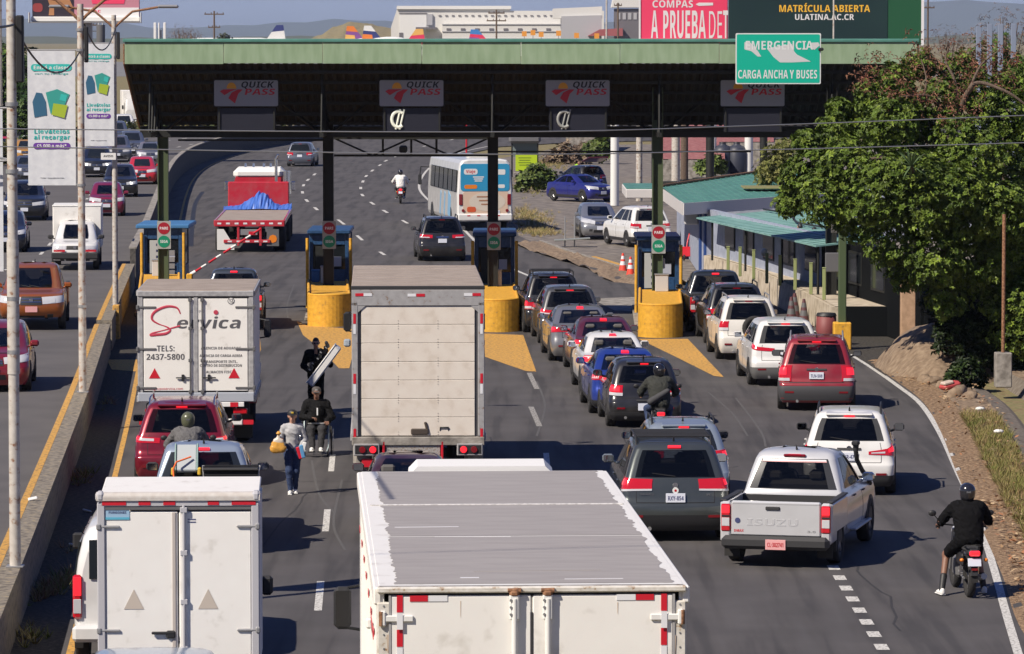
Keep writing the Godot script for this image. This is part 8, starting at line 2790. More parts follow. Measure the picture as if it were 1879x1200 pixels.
func build_far_vehicles():
	var O = "oncoming cars on the left carriageway"
	var e=LEFT
	var navy=paint("navy",0.016,0.02,0.035,0.4,0.3,0.1)
	var silver=paint("mid_silver",0.30,0.31,0.33,0.6,0.3,0.1)
	var black=paint("black",0,0,0)
	# --- oncoming
	var c=car({"n": "pickup_truck","label": "orange-brown pickup facing the camera behind the nearest street pole","cat": "pickup","t": "cab","px": 60,"py": 603,"e": e,"front": true,"yaw": 4.2,"l": 5.2,"w": 1.86,"h": 1.80,"m": paint("copper",0.36,0.095,0.012,0.4,0.32,0.1),"r": 0.37,"group": O,"lamp": [0.50,1.0,0.74,0.93,0.80,0.98],"grille": [0.72,0.95,0.48],"plate": 0.60,"red_plate": true})
	var t=c[0]
	pickup_bed_plain(c)
	car({"n": "red_car","label": "dark red car cut off by the left edge of the picture","cat": "car","t": "hatch","px": -12,"py": 716,"e": e,"front": true,"yaw": 4.0,"l": 4.3,"w": 1.76,"h": 1.52,"m": paint("deep_red",0.24,0.01,0.02,0.3,0.3,0.1),"group": O})
	# white pickup with a box body
	c=car({"n": "box_pickup","label": "white pickup with a tall white cargo box, facing the camera","cat": "pickup","t": "cab","px": 139,"py": 494,"e": e,"front": true,"yaw": 4.0,"l": 4.9,"w": 1.66,"h": 1.68,"m": paint("white",0,0,0),"r": 0.34,"group": O,"lamp": [0.62,0.7,0.78,0.92,0.78,0.92],"grille": [0.78,0.92,0.58],"cm": mats["trim"],"plate": 0.55,"red_plate": true,"mm": mats["trim"]})
	t=c[0]
	var zr=c[1].half
	put("cargo_box",MB.new().box(Vector3(0,1.42,zr-0.95),Vector3(1.75,1.5,2.1),0.03),mats["truck_white"],t)
	put("box_trim",MB.new().box(Vector3(0,2.18,zr-0.95),Vector3(1.78,0.06,2.14),0.02),mats["cap_white"],t)
	put("front_bumper",MB.new().box(Vector3(0,0.52,-zr+0.06),Vector3(1.66,0.24,0.2),0.04),mats["trim"],t)
	put("red_sticker",MB.new().box(Vector3(-0.55,0.70,-zr-0.01),Vector3(0.4,0.07,0.02)),mats["tape_red"],t)
	put("red_sticker",MB.new().box(Vector3(0.55,0.70,-zr-0.01),Vector3(0.4,0.07,0.02)),mats["tape_red"],t)
	put("rear_bed",MB.new().box(Vector3(0,0.72,zr-0.9),Vector3(1.6,0.3,1.8),0.03),mats["trim"],t)
	# others,nearest first
	var L=[
		["dark_suv","dark blue SUV with wide chrome grille behind the nearest pole","suv",46,404,4.4,4.7,1.92,1.74,navy,{"grille": [0.60,0.92,0.55]}],
		["dark_car","dark blue car half hidden by the left edge and nearest pole","hatch",8,462,4.2,4.2,1.74,1.52,navy,{}],
		["magenta_hatchback","magenta-red hatchback between the middle and farthest poles","hatch",196,396,4.6,3.7,1.67,1.52,paint("magenta",0.25,0.012,0.05,0.3,0.3,0.1),{"mm": paint("magenta",0,0,0)}],
		["black_car","black car with one bright headlamp beside the farthest street pole","suv",221,361,5.0,4.3,1.78,1.64,black,{"lit": true}],
		["red_hatchback","bright red hatchback next to the dark median wall","hatch",261,338,5.4,3.7,1.66,1.52,paint("bright_red",0.52,0.018,0.03,0.1,0.3,0.1),{}],
		["grey_suv","dark grey SUV with bright lamps right of the rusty pole","suv",178,325,5.0,4.6,1.86,1.74,navy,{"lit": true}],
		["grey_car","grey car behind the farthest pole, next to the red hatchback","sedan",276,303,6.2,4.5,1.78,1.48,silver,{}],
		["blue_grey_suv","blue-grey SUV above the red hatchback, left of the plaza's first column","suv",243,288,6.0,4.6,1.86,1.75,paint("slate",0.11,0.125,0.165,0.4,0.3,0.1),{}],
		["blue_grey_car","blue-grey car half hidden by the farthest pole's notice","suv",216,297,5.6,4.5,1.84,1.72,paint("slate",0,0,0),{}],
		["amber_taxi","amber-yellow car behind the nearest banner's left edge","sedan",48,300,4.6,4.5,1.78,1.55,paint("amber_car",0.42,0.21,0.03,0.0,0.35,0.1),{}],
		["navy_car","dark grey-blue car below the amber one","sedan",50,335,4.6,4.6,1.8,1.5,paint("slate",0,0,0),{}],
		["far_red_car","small red car at the far left edge of the oncoming road","hatch",6,292,4.6,4.0,1.7,1.5,paint("bright_red",0,0,0),{}],
		["far_navy_car","dark blue car at the far left, beyond the amber one","sedan",34,268,4.8,4.5,1.78,1.48,navy,{}],
		["far_blue_car","dark blue van-like car behind the second banner's edge","suv",214,268,6.2,4.7,1.88,1.85,paint("slate",0,0,0),{}],
		["far_white_car","white car far up the oncoming road, left of the canopy end","suv",228,250,6.6,4.6,1.9,1.8,paint("white",0,0,0),{}],
	]
	for q in L:
		var d={"n": q[0],"label": q[1],"t": q[2],"px": q[3],"py": q[4],"e": e,"front": true,"yaw": q[5],"l": q[6],"w": q[7],"h": q[8],"m": q[9],"group": O,"far": q[4]<345}
		d.merge(q[10])
		car(d)
	# white truck just left of the canopy's end
	simple_truck("white_truck","white lorry front seen at the canopy's left end",V(-34.6,400,LEFT),deg_to_rad(180+8.0),2.4,3.3,6.5,paint("white",0,0,0),mats["truck_white"])
	simple_truck("dark_truck","dark lorry going away behind the canopy's lower edge",G(490,250,LEFT),deg_to_rad(3.0),2.3,2.6,5.0,black,mats["box_grey"])
	# --- beyond the booths
	car({"n": "black_suv","label": "black SUV with a chrome bar driving off beyond the third booth","cat": "SUV","t": "suv","px": 810,"py": 478,"yaw": 4.2,"l": 4.7,"w": 1.84,"h": 1.72,"m": black,"rails": true,"lamp": [0.52,1.1,0.90,1.02,0.92,1.06],"split": 0.1,"lit": false,"gm": mats["chrome"],"plate": 0.80,"mm": mats["trim"]})
	car({"n": "far_grey_car","label": "hazy grey car driving away where the road bends right","cat": "car","t": "suv","px": 552,"py": 305,"yaw": -3.0,"l": 4.4,"w": 1.80,"h": 1.62,"m": paint("slate",0,0,0),"far": true,"lit": false})
	c=car({"n": "blue_sedan","label": "deep blue sedan parked in the earth yard, turned three-quarters","cat": "car","t": "sedan","px": 1092,"py": 370,"e": 0.0,"front": true,"yaw": 34.0,"l": 4.3,"w": 1.72,"h": 1.45,"m": paint("royal_blue",0.022,0.026,0.22,0.4,0.3,0.1)})
	c=car({"n": "grey_hatchback","label": "silver-grey hatchback parked in the yard facing the camera","cat": "car","t": "hatch","px": 1100,"py": 438,"front": true,"yaw": 4.0,"l": 4.1,"w": 1.72,"h": 1.5,"m": silver,"lamp": [0.5,1.0,0.66,0.80,0.78,0.97],"lit": false})
	car({"n": "white_suv","label": "white SUV parked beside the office, half behind the fourth column","cat": "SUV","t": "suv","px": 1186,"py": 452,"yaw": 16.0,"l": 4.4,"w": 1.80,"h": 1.68,"m": paint("white",0,0,0),"lit": false,"bumper": mats["trim"],"tm": mats["trim"]})
	c=car({"n": "dark_hatchback","label": "dark car with its tailgate raised behind the parked blue sedan","cat": "car","t": "hatch","px": 1082,"py": 352,"yaw": 24.0,"l": 4.0,"w": 1.7,"h": 1.5,"m": black,"lit": false})
	put("raised_tailgate",MB.new().box(Vector3(0,1.85,2.0),Vector3(1.25,0.08,1.0),0.03,Basis(Vector3.RIGHT,-0.25)),paint("maroon",0,0,0),c[0])
	flatbed()
	bus()

func pickup_bed_plain(c):
	var w=c[1].rows[3][3]*2.0
	pickup_bed(c[0],w,c[1].half*2.0,c[0].get_node("body").material_override,{"lit": false})

func simple_truck(called,label,at,turn,w,h,l,m,bm):
	var t=thing(called,label,"truck",at,turn)
	put("cargo_box",MB.new().box(Vector3(0,0.9+(h-0.9)/2,-0.2),Vector3(w,h-0.9,l*0.66),0.04),bm,t)
	truck_cab(t,-l*0.33-0.25,w*0.92,h*0.78,m,1.7,0.5)
	chassis(t,l*0.9,0.7)
	t.get_node("chassis").position.z=l*0.3
	for z in [l*0.2,-l*0.46]:
		for s in [-1,1]:
			add_wheel(t,s*(w/2-0.18),z,0.42,0.26,0.0,true)
	for s in [-1,1]:
		put("headlamp",MB.new().box(Vector3(s*w*0.33,0.85,-l*0.33-2.0),Vector3(0.3,0.18,0.06),0.02),mats["clear_lamp"],t)
		put("mirror",MB.new().box(Vector3(s*(w*0.46+0.15),1.8,-l*0.33-1.6),Vector3(0.16,0.35,0.1),0.03),mats["black"],t)
	put("bumper",MB.new().box(Vector3(0,0.6,-l*0.33-1.98),Vector3(w*0.9,0.25,0.14),0.03),mats["trim"],t)

func flatbed():
	# red flatbed lorry beyond the first booth
	var g=G(458,463)
	var t=thing("flatbed_truck","red flatbed lorry with blue tarpaulin and white cab roof beyond the first booth","truck",g,deg_to_rad(1.6))
	var red=paint("flatbed_red",0.48,0.012,0.03,0.0,0.42,0.2)
	var w=2.75
	var k=(463.0-65.0)/8.8
	var l=12.5
	var y=1.24
	put("deck",MB.new().box(Vector3(0,y,-l/2),Vector3(w,0.08,l),0.01),mats["truck_tan_roof"],t)
	for s in [-1,1]:
		put("side_rail",MB.new().box(Vector3(s*(w/2+0.03),y-0.03,-l/2),Vector3(0.09,0.2,l),0.015),red,t)
	put("rear_rail",MB.new().box(Vector3(0,y-0.06,0.04),Vector3(w+0.1,0.26,0.12),0.02),red,t)
	var list=[]
	for i in 8:
		list.append(["w",Vector3(-1.22+i*0.35,y-0.06,0.104),Vector3(0.16,0.07,0.006)])
	strips(t,list)
	put("headboard",MB.new().box(Vector3(0,y+0.62,-l+0.1),Vector3(w-0.1,1.2,0.12),0.04),red,t)
	# crumpled tarpaulin at the foot of the headboard
	var tarp=thing("tarpaulin","crumpled bright blue tarpaulin heaped on the flatbed's front end","tarpaulin",g,deg_to_rad(1.6))
	var n=FastNoiseLite.new()
	n.seed=4
	n.frequency=1.4
	var mb=MB.new()
	var f=func(i,j):
		var u=i/40.0
		var v=j/6.0
		var x=lerp(-w/2-0.1,w/2+0.08,u)
		var peak=0.12+0.52*exp(-pow((u-0.58)/0.16,2))+0.2*exp(-pow((u-0.4)/0.2,2))+0.12*exp(-pow((u-1.0)/0.15,2))
		return Vector3(x,y+0.05+peak*sin(PI*clamp(v,0.02,0.98))*(1.0+0.3*n.get_noise_2d(u*14.0,v*2.0)) ,-l+1.5-v*1.2+0.12*n.get_noise_2d(u*20.0,v*3.0))
	for i in 40:
		for j in 6:
			mb.quad(f.call(i,j),f.call(i+1,j),f.call(i+1,j+1),f.call(i,j+1),-1)
	put("sheet",mb,mat("tarp_blue",lin(0.06,0.15,0.50),0.45),tarp)
	# frame at the tail
	for s in [-0.45,0.45]:
		put("tail_post",MB.new().box(Vector3(s,y-0.55,0.02),Vector3(0.1,0.85,0.1),0.015),red,t)
	put("tail_bar",MB.new().box(Vector3(-0.1,0.45,0.03),Vector3(1.9,0.14,0.1),0.02),red,t)
	for i in 5:
		put("white_tape",MB.new().box(Vector3(-0.8+i*0.36,0.45,0.084),Vector3(0.17,0.06,0.006)),mats["tape_white"],t)
	put("white_flap",MB.new().plate([Vector2(-1.32,0.95),Vector2(-1.05,0.95),Vector2(-0.8,0.55),Vector2(-0.62,0.3),Vector2(-0.62,0.1),Vector2(-1.32,0.1)],0.0,0.03),mats["cap_white"],t)
	put("grey_panel",MB.new().box(Vector3(0.95,0.6,0.0),Vector3(0.5,0.7,0.04),0.01),mats["box_grey"],t)
	put("orange_sign",MB.new().cyl(Vector3(0.95,0.55,0.02),Vector3(0.95,0.55,0.035),0.17,0.17,8),mats["amber"],t)
	put("lamp_bar",MB.new().box(Vector3(-0.05,0.82,0.0),Vector3(0.75,0.24,0.05),0.01),mats["steel"],t)
	put("red_plate",MB.new().box(Vector3(0.1,0.78,0.03),Vector3(0.26,0.14,0.02)),mats["tape_red"],t)
	put("spare_rack",MB.new().box(Vector3(0,0.75,-1.0),Vector3(1.2,0.3,1.4),0.03),mats["black"],t)
	chassis(t,15.0,0.9)
	for z in [-1.4,-2.6,-9.5,-10.7,-14.0]:
		for s in [-1,1]:
			add_wheel(t,s*(w/2-0.2),z,0.5,0.5,0.0,true)
	# tractor cab in front
	truck_cab(t,-l-0.6,2.3,2.75,red,2.2,0.7)
	put("cab_roof",MB.new().box(Vector3(0.0,2.78,-l-1.5),Vector3(2.25,0.55,1.9),0.2),mats["cap_white"],t)
	put("exhaust_stack",MB.new().cyl(Vector3(0.75,1.2,-l-0.35),Vector3(0.75,3.45,-l-0.35),0.07,0.07,10).tube([Vector3(0.75,3.4,-l-0.35),Vector3(0.85,3.62,-l-0.3)],0.06,8),mats["chrome"],t)
	for x in [-0.6,-0.25,0.2,0.5]:
		put("cab_horn",MB.new().cyl(Vector3(x,3.05,-l-1.2),Vector3(x,3.22,-l-1.2),0.06,0.05,8),mats["chrome"],t)
	put("air_cleaner",MB.new().cyl(Vector3(1.2,1.9,-l-0.7),Vector3(1.2,2.9,-l-0.7),0.2,0.2,14),mats["chrome"],t)
	for s in [-1,1]:
		put("mirror",MB.new().box(Vector3(s*1.45,2.2,-l-2.0),Vector3(0.2,0.4,0.1),0.03),mats["chrome"],t)
		put("side_tank",MB.new().cyl(Vector3(s*0.95,0.75,-l-0.3),Vector3(s*0.95,0.75,-l+1.2),0.3,0.3,14),mats["chrome"],t)

func bus():
	var g=G(890,424)
	var t=thing("bus","white coach with blue advert across its rear window, beyond the third booth","bus",g,deg_to_rad(8.5))
	var w=2.55
	var h=3.25
	var l=10.5
	var body=paint("white",0,0,0)
	var rings=[]
	for r in [[0.0,0.93,0.975],[-0.08,0.985,0.995],[-0.3,1.0,1.0],[-l+0.5,1.0,1.0],[-l+0.15,0.98,0.99],[-l,0.92,0.95]]:
		var ring=[]
		var hw=w/2*r[1]
		var top=0.45+(h-0.45)*r[2]
		for k in [[-1,0.45,0.96],[1,0.45,0.96],[1,0.6,1.0],[1,1.6,1.0],[1,2.7,0.95],[1,3.05,0.90],[1,3.2,0.8],[1,3.25,0.6],[-1,3.25,0.6],[-1,3.2,0.8],[-1,3.05,0.90],[-1,2.7,0.95],[-1,1.6,1.0],[-1,0.6,1.0]]:
			ring.append(Vector3(k[0]*hw*k[2],0.45+(k[1]-0.45)*(top-0.45)/2.8,r[0]))
		rings.append(ring)
	rings.reverse()
	put("body",MB.new().loft(rings,true,true,-1),body,t)
	# rear window advert
	var blue=mat("advert_blue",lin(0.03,0.28,0.50),0.3)
	put("advert_panel",MB.new().plate(rounded(0,2.42,2.22,1.22,0.14),0.0,0.02),blue,t)
	put("advert_shape",MB.new().plate(rounded(-0.65,2.68,0.62,0.26,0.1),0.02,0.026),mats["cap_white"],t)
	lettering("lettering",t,"Viaje",0.14,mats["tape_red"],Vector3(-0.65,2.62,0.028),0.42)
	for i in 3:
		put("advert_line",MB.new().box(Vector3(-0.3,2.44-i*0.09,0.024),Vector3(0.5-0.08*i,0.05,0.006)),mats["cap_white"],t)
	put("advert_pill",MB.new().plate(rounded(-0.65,2.0,0.58,0.18,0.08),0.02,0.026),mats["amber"],t)
	put("advert_shape",MB.new().plate(rounded(0.72,2.66,0.4,0.24,0.06),0.02,0.026),mats["cap_white"],t)
	put("advert_shape",MB.new().plate(rounded(0.75,2.02,0.3,0.16,0.05),0.02,0.026),mats["cap_white"],t)
	var peach=mat("advert_peach",lin(0.66,0.50,0.38),0.5)
	put("lower_advert",MB.new().plate(rounded(0.02,1.28,2.05,0.98,0.08),0.0,0.016),peach,t)
	var oval=[]
	for i in 28:
		oval.append(Vector2(0.1+0.82*cos(TAU*i/28),1.32+0.42*sin(TAU*i/28)))
	put("oval_mark",MB.new().plate(oval,0.016,0.022),mat("advert_cream",lin(0.64,0.57,0.48),0.5),t)
	for i in 3:
		put("print_line",MB.new().box(Vector3(0.1,1.55-i*0.17,0.026),Vector3(0.95-0.2*i,0.06,0.006)),mat("advert_rust",lin(0.36,0.18,0.10),0.5),t)
	put("print_mark",MB.new().plate(rounded(-0.62,0.98,0.4,0.24,0.08),0.016,0.026),mat("advert_orange",lin(0.62,0.10,0.03),0.5),t)
	for s in [-1,1]:
		put("tail_lamp",MB.new().box(Vector3(s*1.1,1.42,0.0),Vector3(0.17,0.5,0.08),0.02),mats["dark_lamp"],t)
		put("round_lamp",MB.new().cyl(Vector3(s*1.0,0.93,0.0),Vector3(s*1.0,0.93,0.05),0.07,0.07,14),mats["dark_lamp"],t)
	put("rear_bumper",MB.new().box(Vector3(0,0.62,0.0),Vector3(2.5,0.34,0.2),0.06),body,t)
	for i in 4:
		put("red_marker",MB.new().box(Vector3(-0.75+i*0.45,0.7,0.103),Vector3(0.14,0.05,0.006)),mats["tape_red"],t)
	# flank: curtained windows,blue stripes,doors
	for i in 6:
		put("side_window",MB.new().box(Vector3(-w/2*0.985,2.25,-0.9-i*1.5),Vector3(0.03,1.0,1.4),0.01,Basis(Vector3(0,0,1),-0.05)),mats["glass"],t)
		put("side_window",MB.new().box(Vector3(w/2*0.985,2.25,-0.9-i*1.5),Vector3(0.03,1.0,1.4),0.01,Basis(Vector3(0,0,1),0.05)),mats["glass"],t)
		for j in 4:
			put("curtain",MB.new().box(Vector3(-w/2*0.985-0.012,2.25,-0.45-i*1.5-j*0.3),Vector3(0.012,0.94,0.09),0.0,Basis(Vector3(0,0,1),-0.05)),mats["steel"],t)
	var st=mat("stripe_blue",lin(0.22,0.42,0.62),0.4)
	for s in [-1,1]:
		for q in [[-2.6,0.9,0.25],[-4.2,0.35,0.3],[-5.6,0.3,0.35]]:
			put("flank_stripe",MB.new().box(Vector3(s*(w/2+0.004),1.1,q[0]),Vector3(0.012,1.1,q[1]),0.0,Basis(Vector3.RIGHT,q[2])),st,t)
	for z in [-2.2,-8.6]:
		for s in [-1,1]:
			add_wheel(t,s*(w/2-0.16),z,0.48,0.3,w/2+0.006,true)
	put("roof_hatch",MB.new().box(Vector3(0,3.28,-2.6),Vector3(0.9,0.08,0.9),0.03),mats["cap_white"],t)
	put("mirror",MB.new().tube([Vector3(-1.2,2.6,-l+0.2),Vector3(-1.55,2.6,-l-0.1),Vector3(-1.6,2.2,-l-0.1)],0.03,6).box(Vector3(-1.6,2.0,-l-0.1),Vector3(0.16,0.5,0.2),0.04),mats["black"],t)
	plate_on(t,Vector3(0.5,0.86,0.03),"")
# ---------------------------------------------------------------- people
func field(mb,bones,cell,blend,fold=0.0):
	# meshes the smooth union of tapered bones [a,b,ra,rb] with surface nets
	var lo=Vector3(1e9,1e9,1e9)
	var hi=-lo
	for b in bones:
		for e in 2:
			var r=Vector3.ONE*(b[2+e]+cell*2.5+blend*0.5)
			lo=lo.min(b[e]-r)
			hi=hi.max(b[e]+r)
	var nx=int((hi.x-lo.x)/cell)+2
	var ny=int((hi.y-lo.y)/cell)+2
	var nz=int((hi.z-lo.z)/cell)+2
	var g=PackedFloat32Array()
	g.resize(nx*ny*nz)
	g.fill(1.0)
	for b in bones:
		var a=b[0]
		var d=b[1]-b[0]
		var dd=max(d.length_squared(),1e-9)
		var rm=max(b[2],b[3])+cell*2.2+blend
		var q0=((a.min(b[1])-Vector3.ONE*rm)-lo)/cell
		var q1=((a.max(b[1])+Vector3.ONE*rm)-lo)/cell
		var sq=b[4] if b.size()>4 else Vector3.ONE
		for i in range(max(int(q0.x),0),min(int(q1.x)+1,nx)):
			for j in range(max(int(q0.y),0),min(int(q1.y)+1,ny)):
				var base=(i*ny+j)*nz
				for k in range(max(int(q0.z),0),min(int(q1.z)+1,nz)):
					var p=lo+Vector3(i,j,k)*cell-a
					var t=clamp(p.dot(d)/dd,0.0,1.0)
					var v=((p-d*t)/sq).length()-lerp(b[2],b[3],t)
					var o=g[base+k]
					var h=max(blend-abs(o-v),0.0)/blend
					g[base+k]=min(o,v)-h*h*blend*0.25
	if fold>0.0:
		# creases of cloth
		var n=FastNoiseLite.new()
		n.seed=3
		n.frequency=5.5
		n.fractal_octaves=2
		for i in g.size():
			if abs(g[i])<0.05:
				var p=lo+Vector3(i/(ny*nz),(i/nz) % ny,i % nz)*cell
				g[i]+=fold*(abs(n.get_noise_3d(p.x,p.y*1.9+p.x*1.3,p.z))*2.0-0.45)
	var idx={}
	var pos=[]
	var sx=ny*nz
	var corner=[0,1,nz,nz+1,sx,sx+1,sx+nz,sx+nz+1]
	var coff=[Vector3(0,0,0),Vector3(0,0,1),Vector3(0,1,0),Vector3(0,1,1),Vector3(1,0,0),Vector3(1,0,1),Vector3(1,1,0),Vector3(1,1,1)]
	var edges=[[0,1],[0,2],[0,4],[1,3],[1,5],[2,3],[2,6],[4,5],[4,6],[3,7],[5,7],[6,7]]
	for i in nx-1:
		for j in ny-1:
			var base=(i*ny+j)*nz
			for k in nz-1:
				var c=base+k
				var inside=0
				for m in 8:
					if g[c+corner[m]]<0.0:
						inside+=1
				if inside==0 or inside==8:
					continue
				var s=Vector3.ZERO
				var n=0
				for e in edges:
					var va=g[c+corner[e[0]]]
					var vb=g[c+corner[e[1]]]
					if (va<0.0)!=(vb<0.0):
						s+=coff[e[0]].lerp(coff[e[1]],va/(va-vb))
						n+=1
				idx[c]=pos.size()
				pos.append(lo+(Vector3(i,j,k)+s/n)*cell)
	for c in idx:
		var k=c % nz
		var j=(c/nz) % ny
		var i=c/sx
		var here=g[c]<0.0
		for ax in [[sx,nz,1],[nz,1,sx],[1,sx,nz]]:
			if (g[c+ax[0]]<0.0)==here:
				continue
			var q=[c,c-ax[1],c-ax[1]-ax[2],c-ax[2]]
			var ok=true
			for w in q:
				if not idx.has(w):
					ok=false
			if not ok:
				continue
			if here:
				mb.quad(pos[idx[q[0]]],pos[idx[q[1]]],pos[idx[q[2]]],pos[idx[q[3]]],0)
			else:
				mb.quad(pos[idx[q[3]]],pos[idx[q[2]]],pos[idx[q[1]]],pos[idx[q[0]]],0)
	return mb

func hand_bones(wrist,dir,palm_n,side,curl,s=1.0):
	# palm,four unequal fingers bent at their knuckles and a thumb from the palm's side
	var d=dir.normalized()
	var n=(palm_n-d*palm_n.dot(d)).normalized()
	var w=d.cross(n)*side
	var out=[]
	for i in 4:
		var o=w*(0.027-0.018*i)*s
		out.append([wrist+o*0.6,wrist+d*0.085*s+o,0.017*s,0.0125*s])
		var ln=[0.040,0.045,0.042,0.032][i]*s
		var a=wrist+d*0.088*s+o*1.08
		var d1=(d*cos(curl)+n*sin(curl)).normalized()
		var b=a+d1*ln
		var d2=(d*cos(curl*2.0)+n*sin(curl*2.0)).normalized()
		var c=b+d2*ln*0.8
		out.append([a,b,0.0095*s,0.0088*s])
		out.append([b,c,0.0088*s,0.0075*s])
	var tb=wrist+d*0.03*s+w*0.028*s
	var t1=tb+(d*0.6+w*0.7+n*0.35).normalized()*0.042*s
	out.append([tb-w*0.012*s,tb,0.015*s,0.014*s])
	out.append([tb,t1,0.0125*s,0.0105*s])
	out.append([t1,t1+(d+n*0.5).normalized()*0.03*s,0.0105*s,0.0085*s])
	return out

func head_bones(c,f,up,s=1.0):
	# skull,jaw,nose,ears; c is the middle of the head,f the way it faces
	var r=f.cross(up).normalized()
	return [
		[c+up*0.03*s-f*0.02*s,c+up*0.035*s+f*0.018*s,0.082*s,0.076*s],
		[c+f*0.03*s,c-up*0.07*s+f*0.052*s,0.062*s,0.036*s],
		[c-up*0.03*s,c-up*0.16*s-f*0.02*s,0.055*s,0.052*s],
		[c+up*0.005*s+f*0.085*s,c-up*0.028*s+f*0.104*s,0.010*s,0.015*s],
		[c+up*0.022*s+f*0.08*s-r*0.03*s,c+up*0.022*s+f*0.08*s+r*0.03*s,0.014*s,0.014*s],
		[c-up*0.01*s+r*0.078*s,c+up*0.022*s+r*0.084*s-f*0.01*s,0.012*s,0.014*s],
		[c-up*0.01*s-r*0.078*s,c+up*0.022*s-r*0.084*s-f*0.01*s,0.012*s,0.014*s],
		[c-up*0.052*s+f*0.082*s-r*0.016*s,c-up*0.052*s+f*0.082*s+r*0.016*s,0.011*s,0.011*s],
	]

func face_parts(t,c,f,up,s=1.0,shades=false):
	var r=f.cross(up).normalized()
	for e in [-1,1]:
		var p=c+up*0.008*s+f*0.083*s+r*e*0.032*s
		if shades:
			put("sunglass_lens",MB.new().sphere(p+f*0.012,Vector3(0.028,0.02,0.012)*s,10,6),mats["black"],t)
		else:
			put("eye",MB.new().sphere(p,Vector3(0.012,0.008,0.008)*s,8,6),mats["black"],t)
		put("eyebrow",MB.new().tube([p+up*0.022*s-r*0.016*s,p+up*0.026*s+f*0.004,p+up*0.022*s+r*0.016*s],0.004*s,5),mats["black"],t)
	put("mouth",MB.new().tube([c-up*0.05*s+f*0.092*s-r*0.02*s,c-up*0.052*s+f*0.097*s,c-up*0.05*s+f*0.092*s+r*0.02*s],0.005*s,5),mat("lips",lin(0.30,0.10,0.08),0.5),t)

func grown(bones,by):
	var o=[]
	for b in bones:
		o.append([b[0],b[1],b[2]+by,b[3]+by])
	return o

func shoe(t,heel,toe,m):
	var d=toe-heel
	put("shoe",field(MB.new(),[[heel+Vector3(0,0.035,0),heel+Vector3(0,0.07,0),0.04,0.04],[heel+Vector3(0,0.035,0),heel+d*0.6+Vector3(0,0.035,0),0.04,0.042],[heel+d*0.6+Vector3(0,0.033,0),toe+Vector3(0,0.028,0),0.042,0.03]],0.012,0.02),m,t)
	put("shoe_sole",MB.new().box(heel+d*0.5+Vector3(0,0.01,0),Vector3(0.085,0.02,d.length()+0.07),0.008,Basis(Vector3.UP,atan2(d.x,d.z))),mats["cap_white"],t)

func build_people():
	walker()
	vendor()
	wheelchair_user()
	rider("black-clad rider in shorts and black helmet on the nearest motorcycle, at the right edge","black motorcycle with red tail lamp stopped on the right-hand edge line",G(1785,1100),4.0,1.06,{"top": "black","legs": "shorts","helmet": "black","shoe": mats["cap_white"],"stop": true})
	rider("rider in dark jacket and black helmet behind the small black hatchback","motorcycle with red tail and white plate behind the small black hatchback",G(1212,822),1.5,1.0,{"top": "dark","legs": "jeans","helmet": "black","bag": true})
	rider("rider in mottled grey jacket and camouflage helmet behind the crimson SUV","motorcycle hidden between the crimson SUV and the pale blue pickup",G(345,935),3.4,1.0,{"top": "grey","legs": "jeans","helmet": "camo"})
	rider("rider in white shirt and black helmet riding off beyond the plaza","red motorcycle riding away on the open road beyond the plaza",G(735,374),2.0,1.0,{"top": "white","legs": "skin","helmet": "black","red": true})
	stander("person in pale shirt standing in the shaded walkway beside the globe lamp",G(1448,508,0.88)+Vector3(0.35,0,0),200.0,mats["cap_white"],mats["trim"])
	stander("person in blue-grey shirt further back in the shaded walkway",G(1472,516,0.88)+Vector3(0.45,0,-1.0),170.0,mat("shirt_slate",lin(0.16,0.18,0.24),0.8),mats["plate_ink"],0.97)
	# person in a lime jacket bending beside the parked blue sedan
	var g=G(1052,346)
	var t=thing("person","person in a bright lime jacket bending behind the parked blue sedan","person",g,0.5)
	var body=[[Vector3(-0.1,0.08,0),Vector3(-0.1,0.48,0.03),0.055,0.065],[Vector3(-0.1,0.48,0.03),Vector3(-0.09,0.9,0),0.07,0.085],[Vector3(0.1,0.08,0),Vector3(0.1,0.48,0.03),0.055,0.065],[Vector3(0.1,0.48,0.03),Vector3(0.09,0.9,0),0.07,0.085],[Vector3(0,0.92,0),Vector3(0.1,1.25,0.28),0.14,0.16],[Vector3(0.25,1.25,0.3),Vector3(0.32,0.98,0.42),0.05,0.04],[Vector3(-0.08,1.25,0.3),Vector3(-0.05,0.98,0.5),0.05,0.04]]
	body.append_array(head_bones(Vector3(0.13,1.46,0.42),Vector3(0.1,-0.4,0.9).normalized(),Vector3(0.1,0.9,0.4).normalized()))
	put("body",field(MB.new(),body,0.03,0.05),mats["skin_dark"],t)
	put("jacket",field(MB.new(),grown(body.slice(4,7),0.02),0.03,0.06),mat("lime_cloth",lin(0.30,0.62,0.01),0.7),t)
	put("trousers",field(MB.new(),grown(body.slice(0,4),0.012),0.03,0.05),mats["plate_ink"],t)

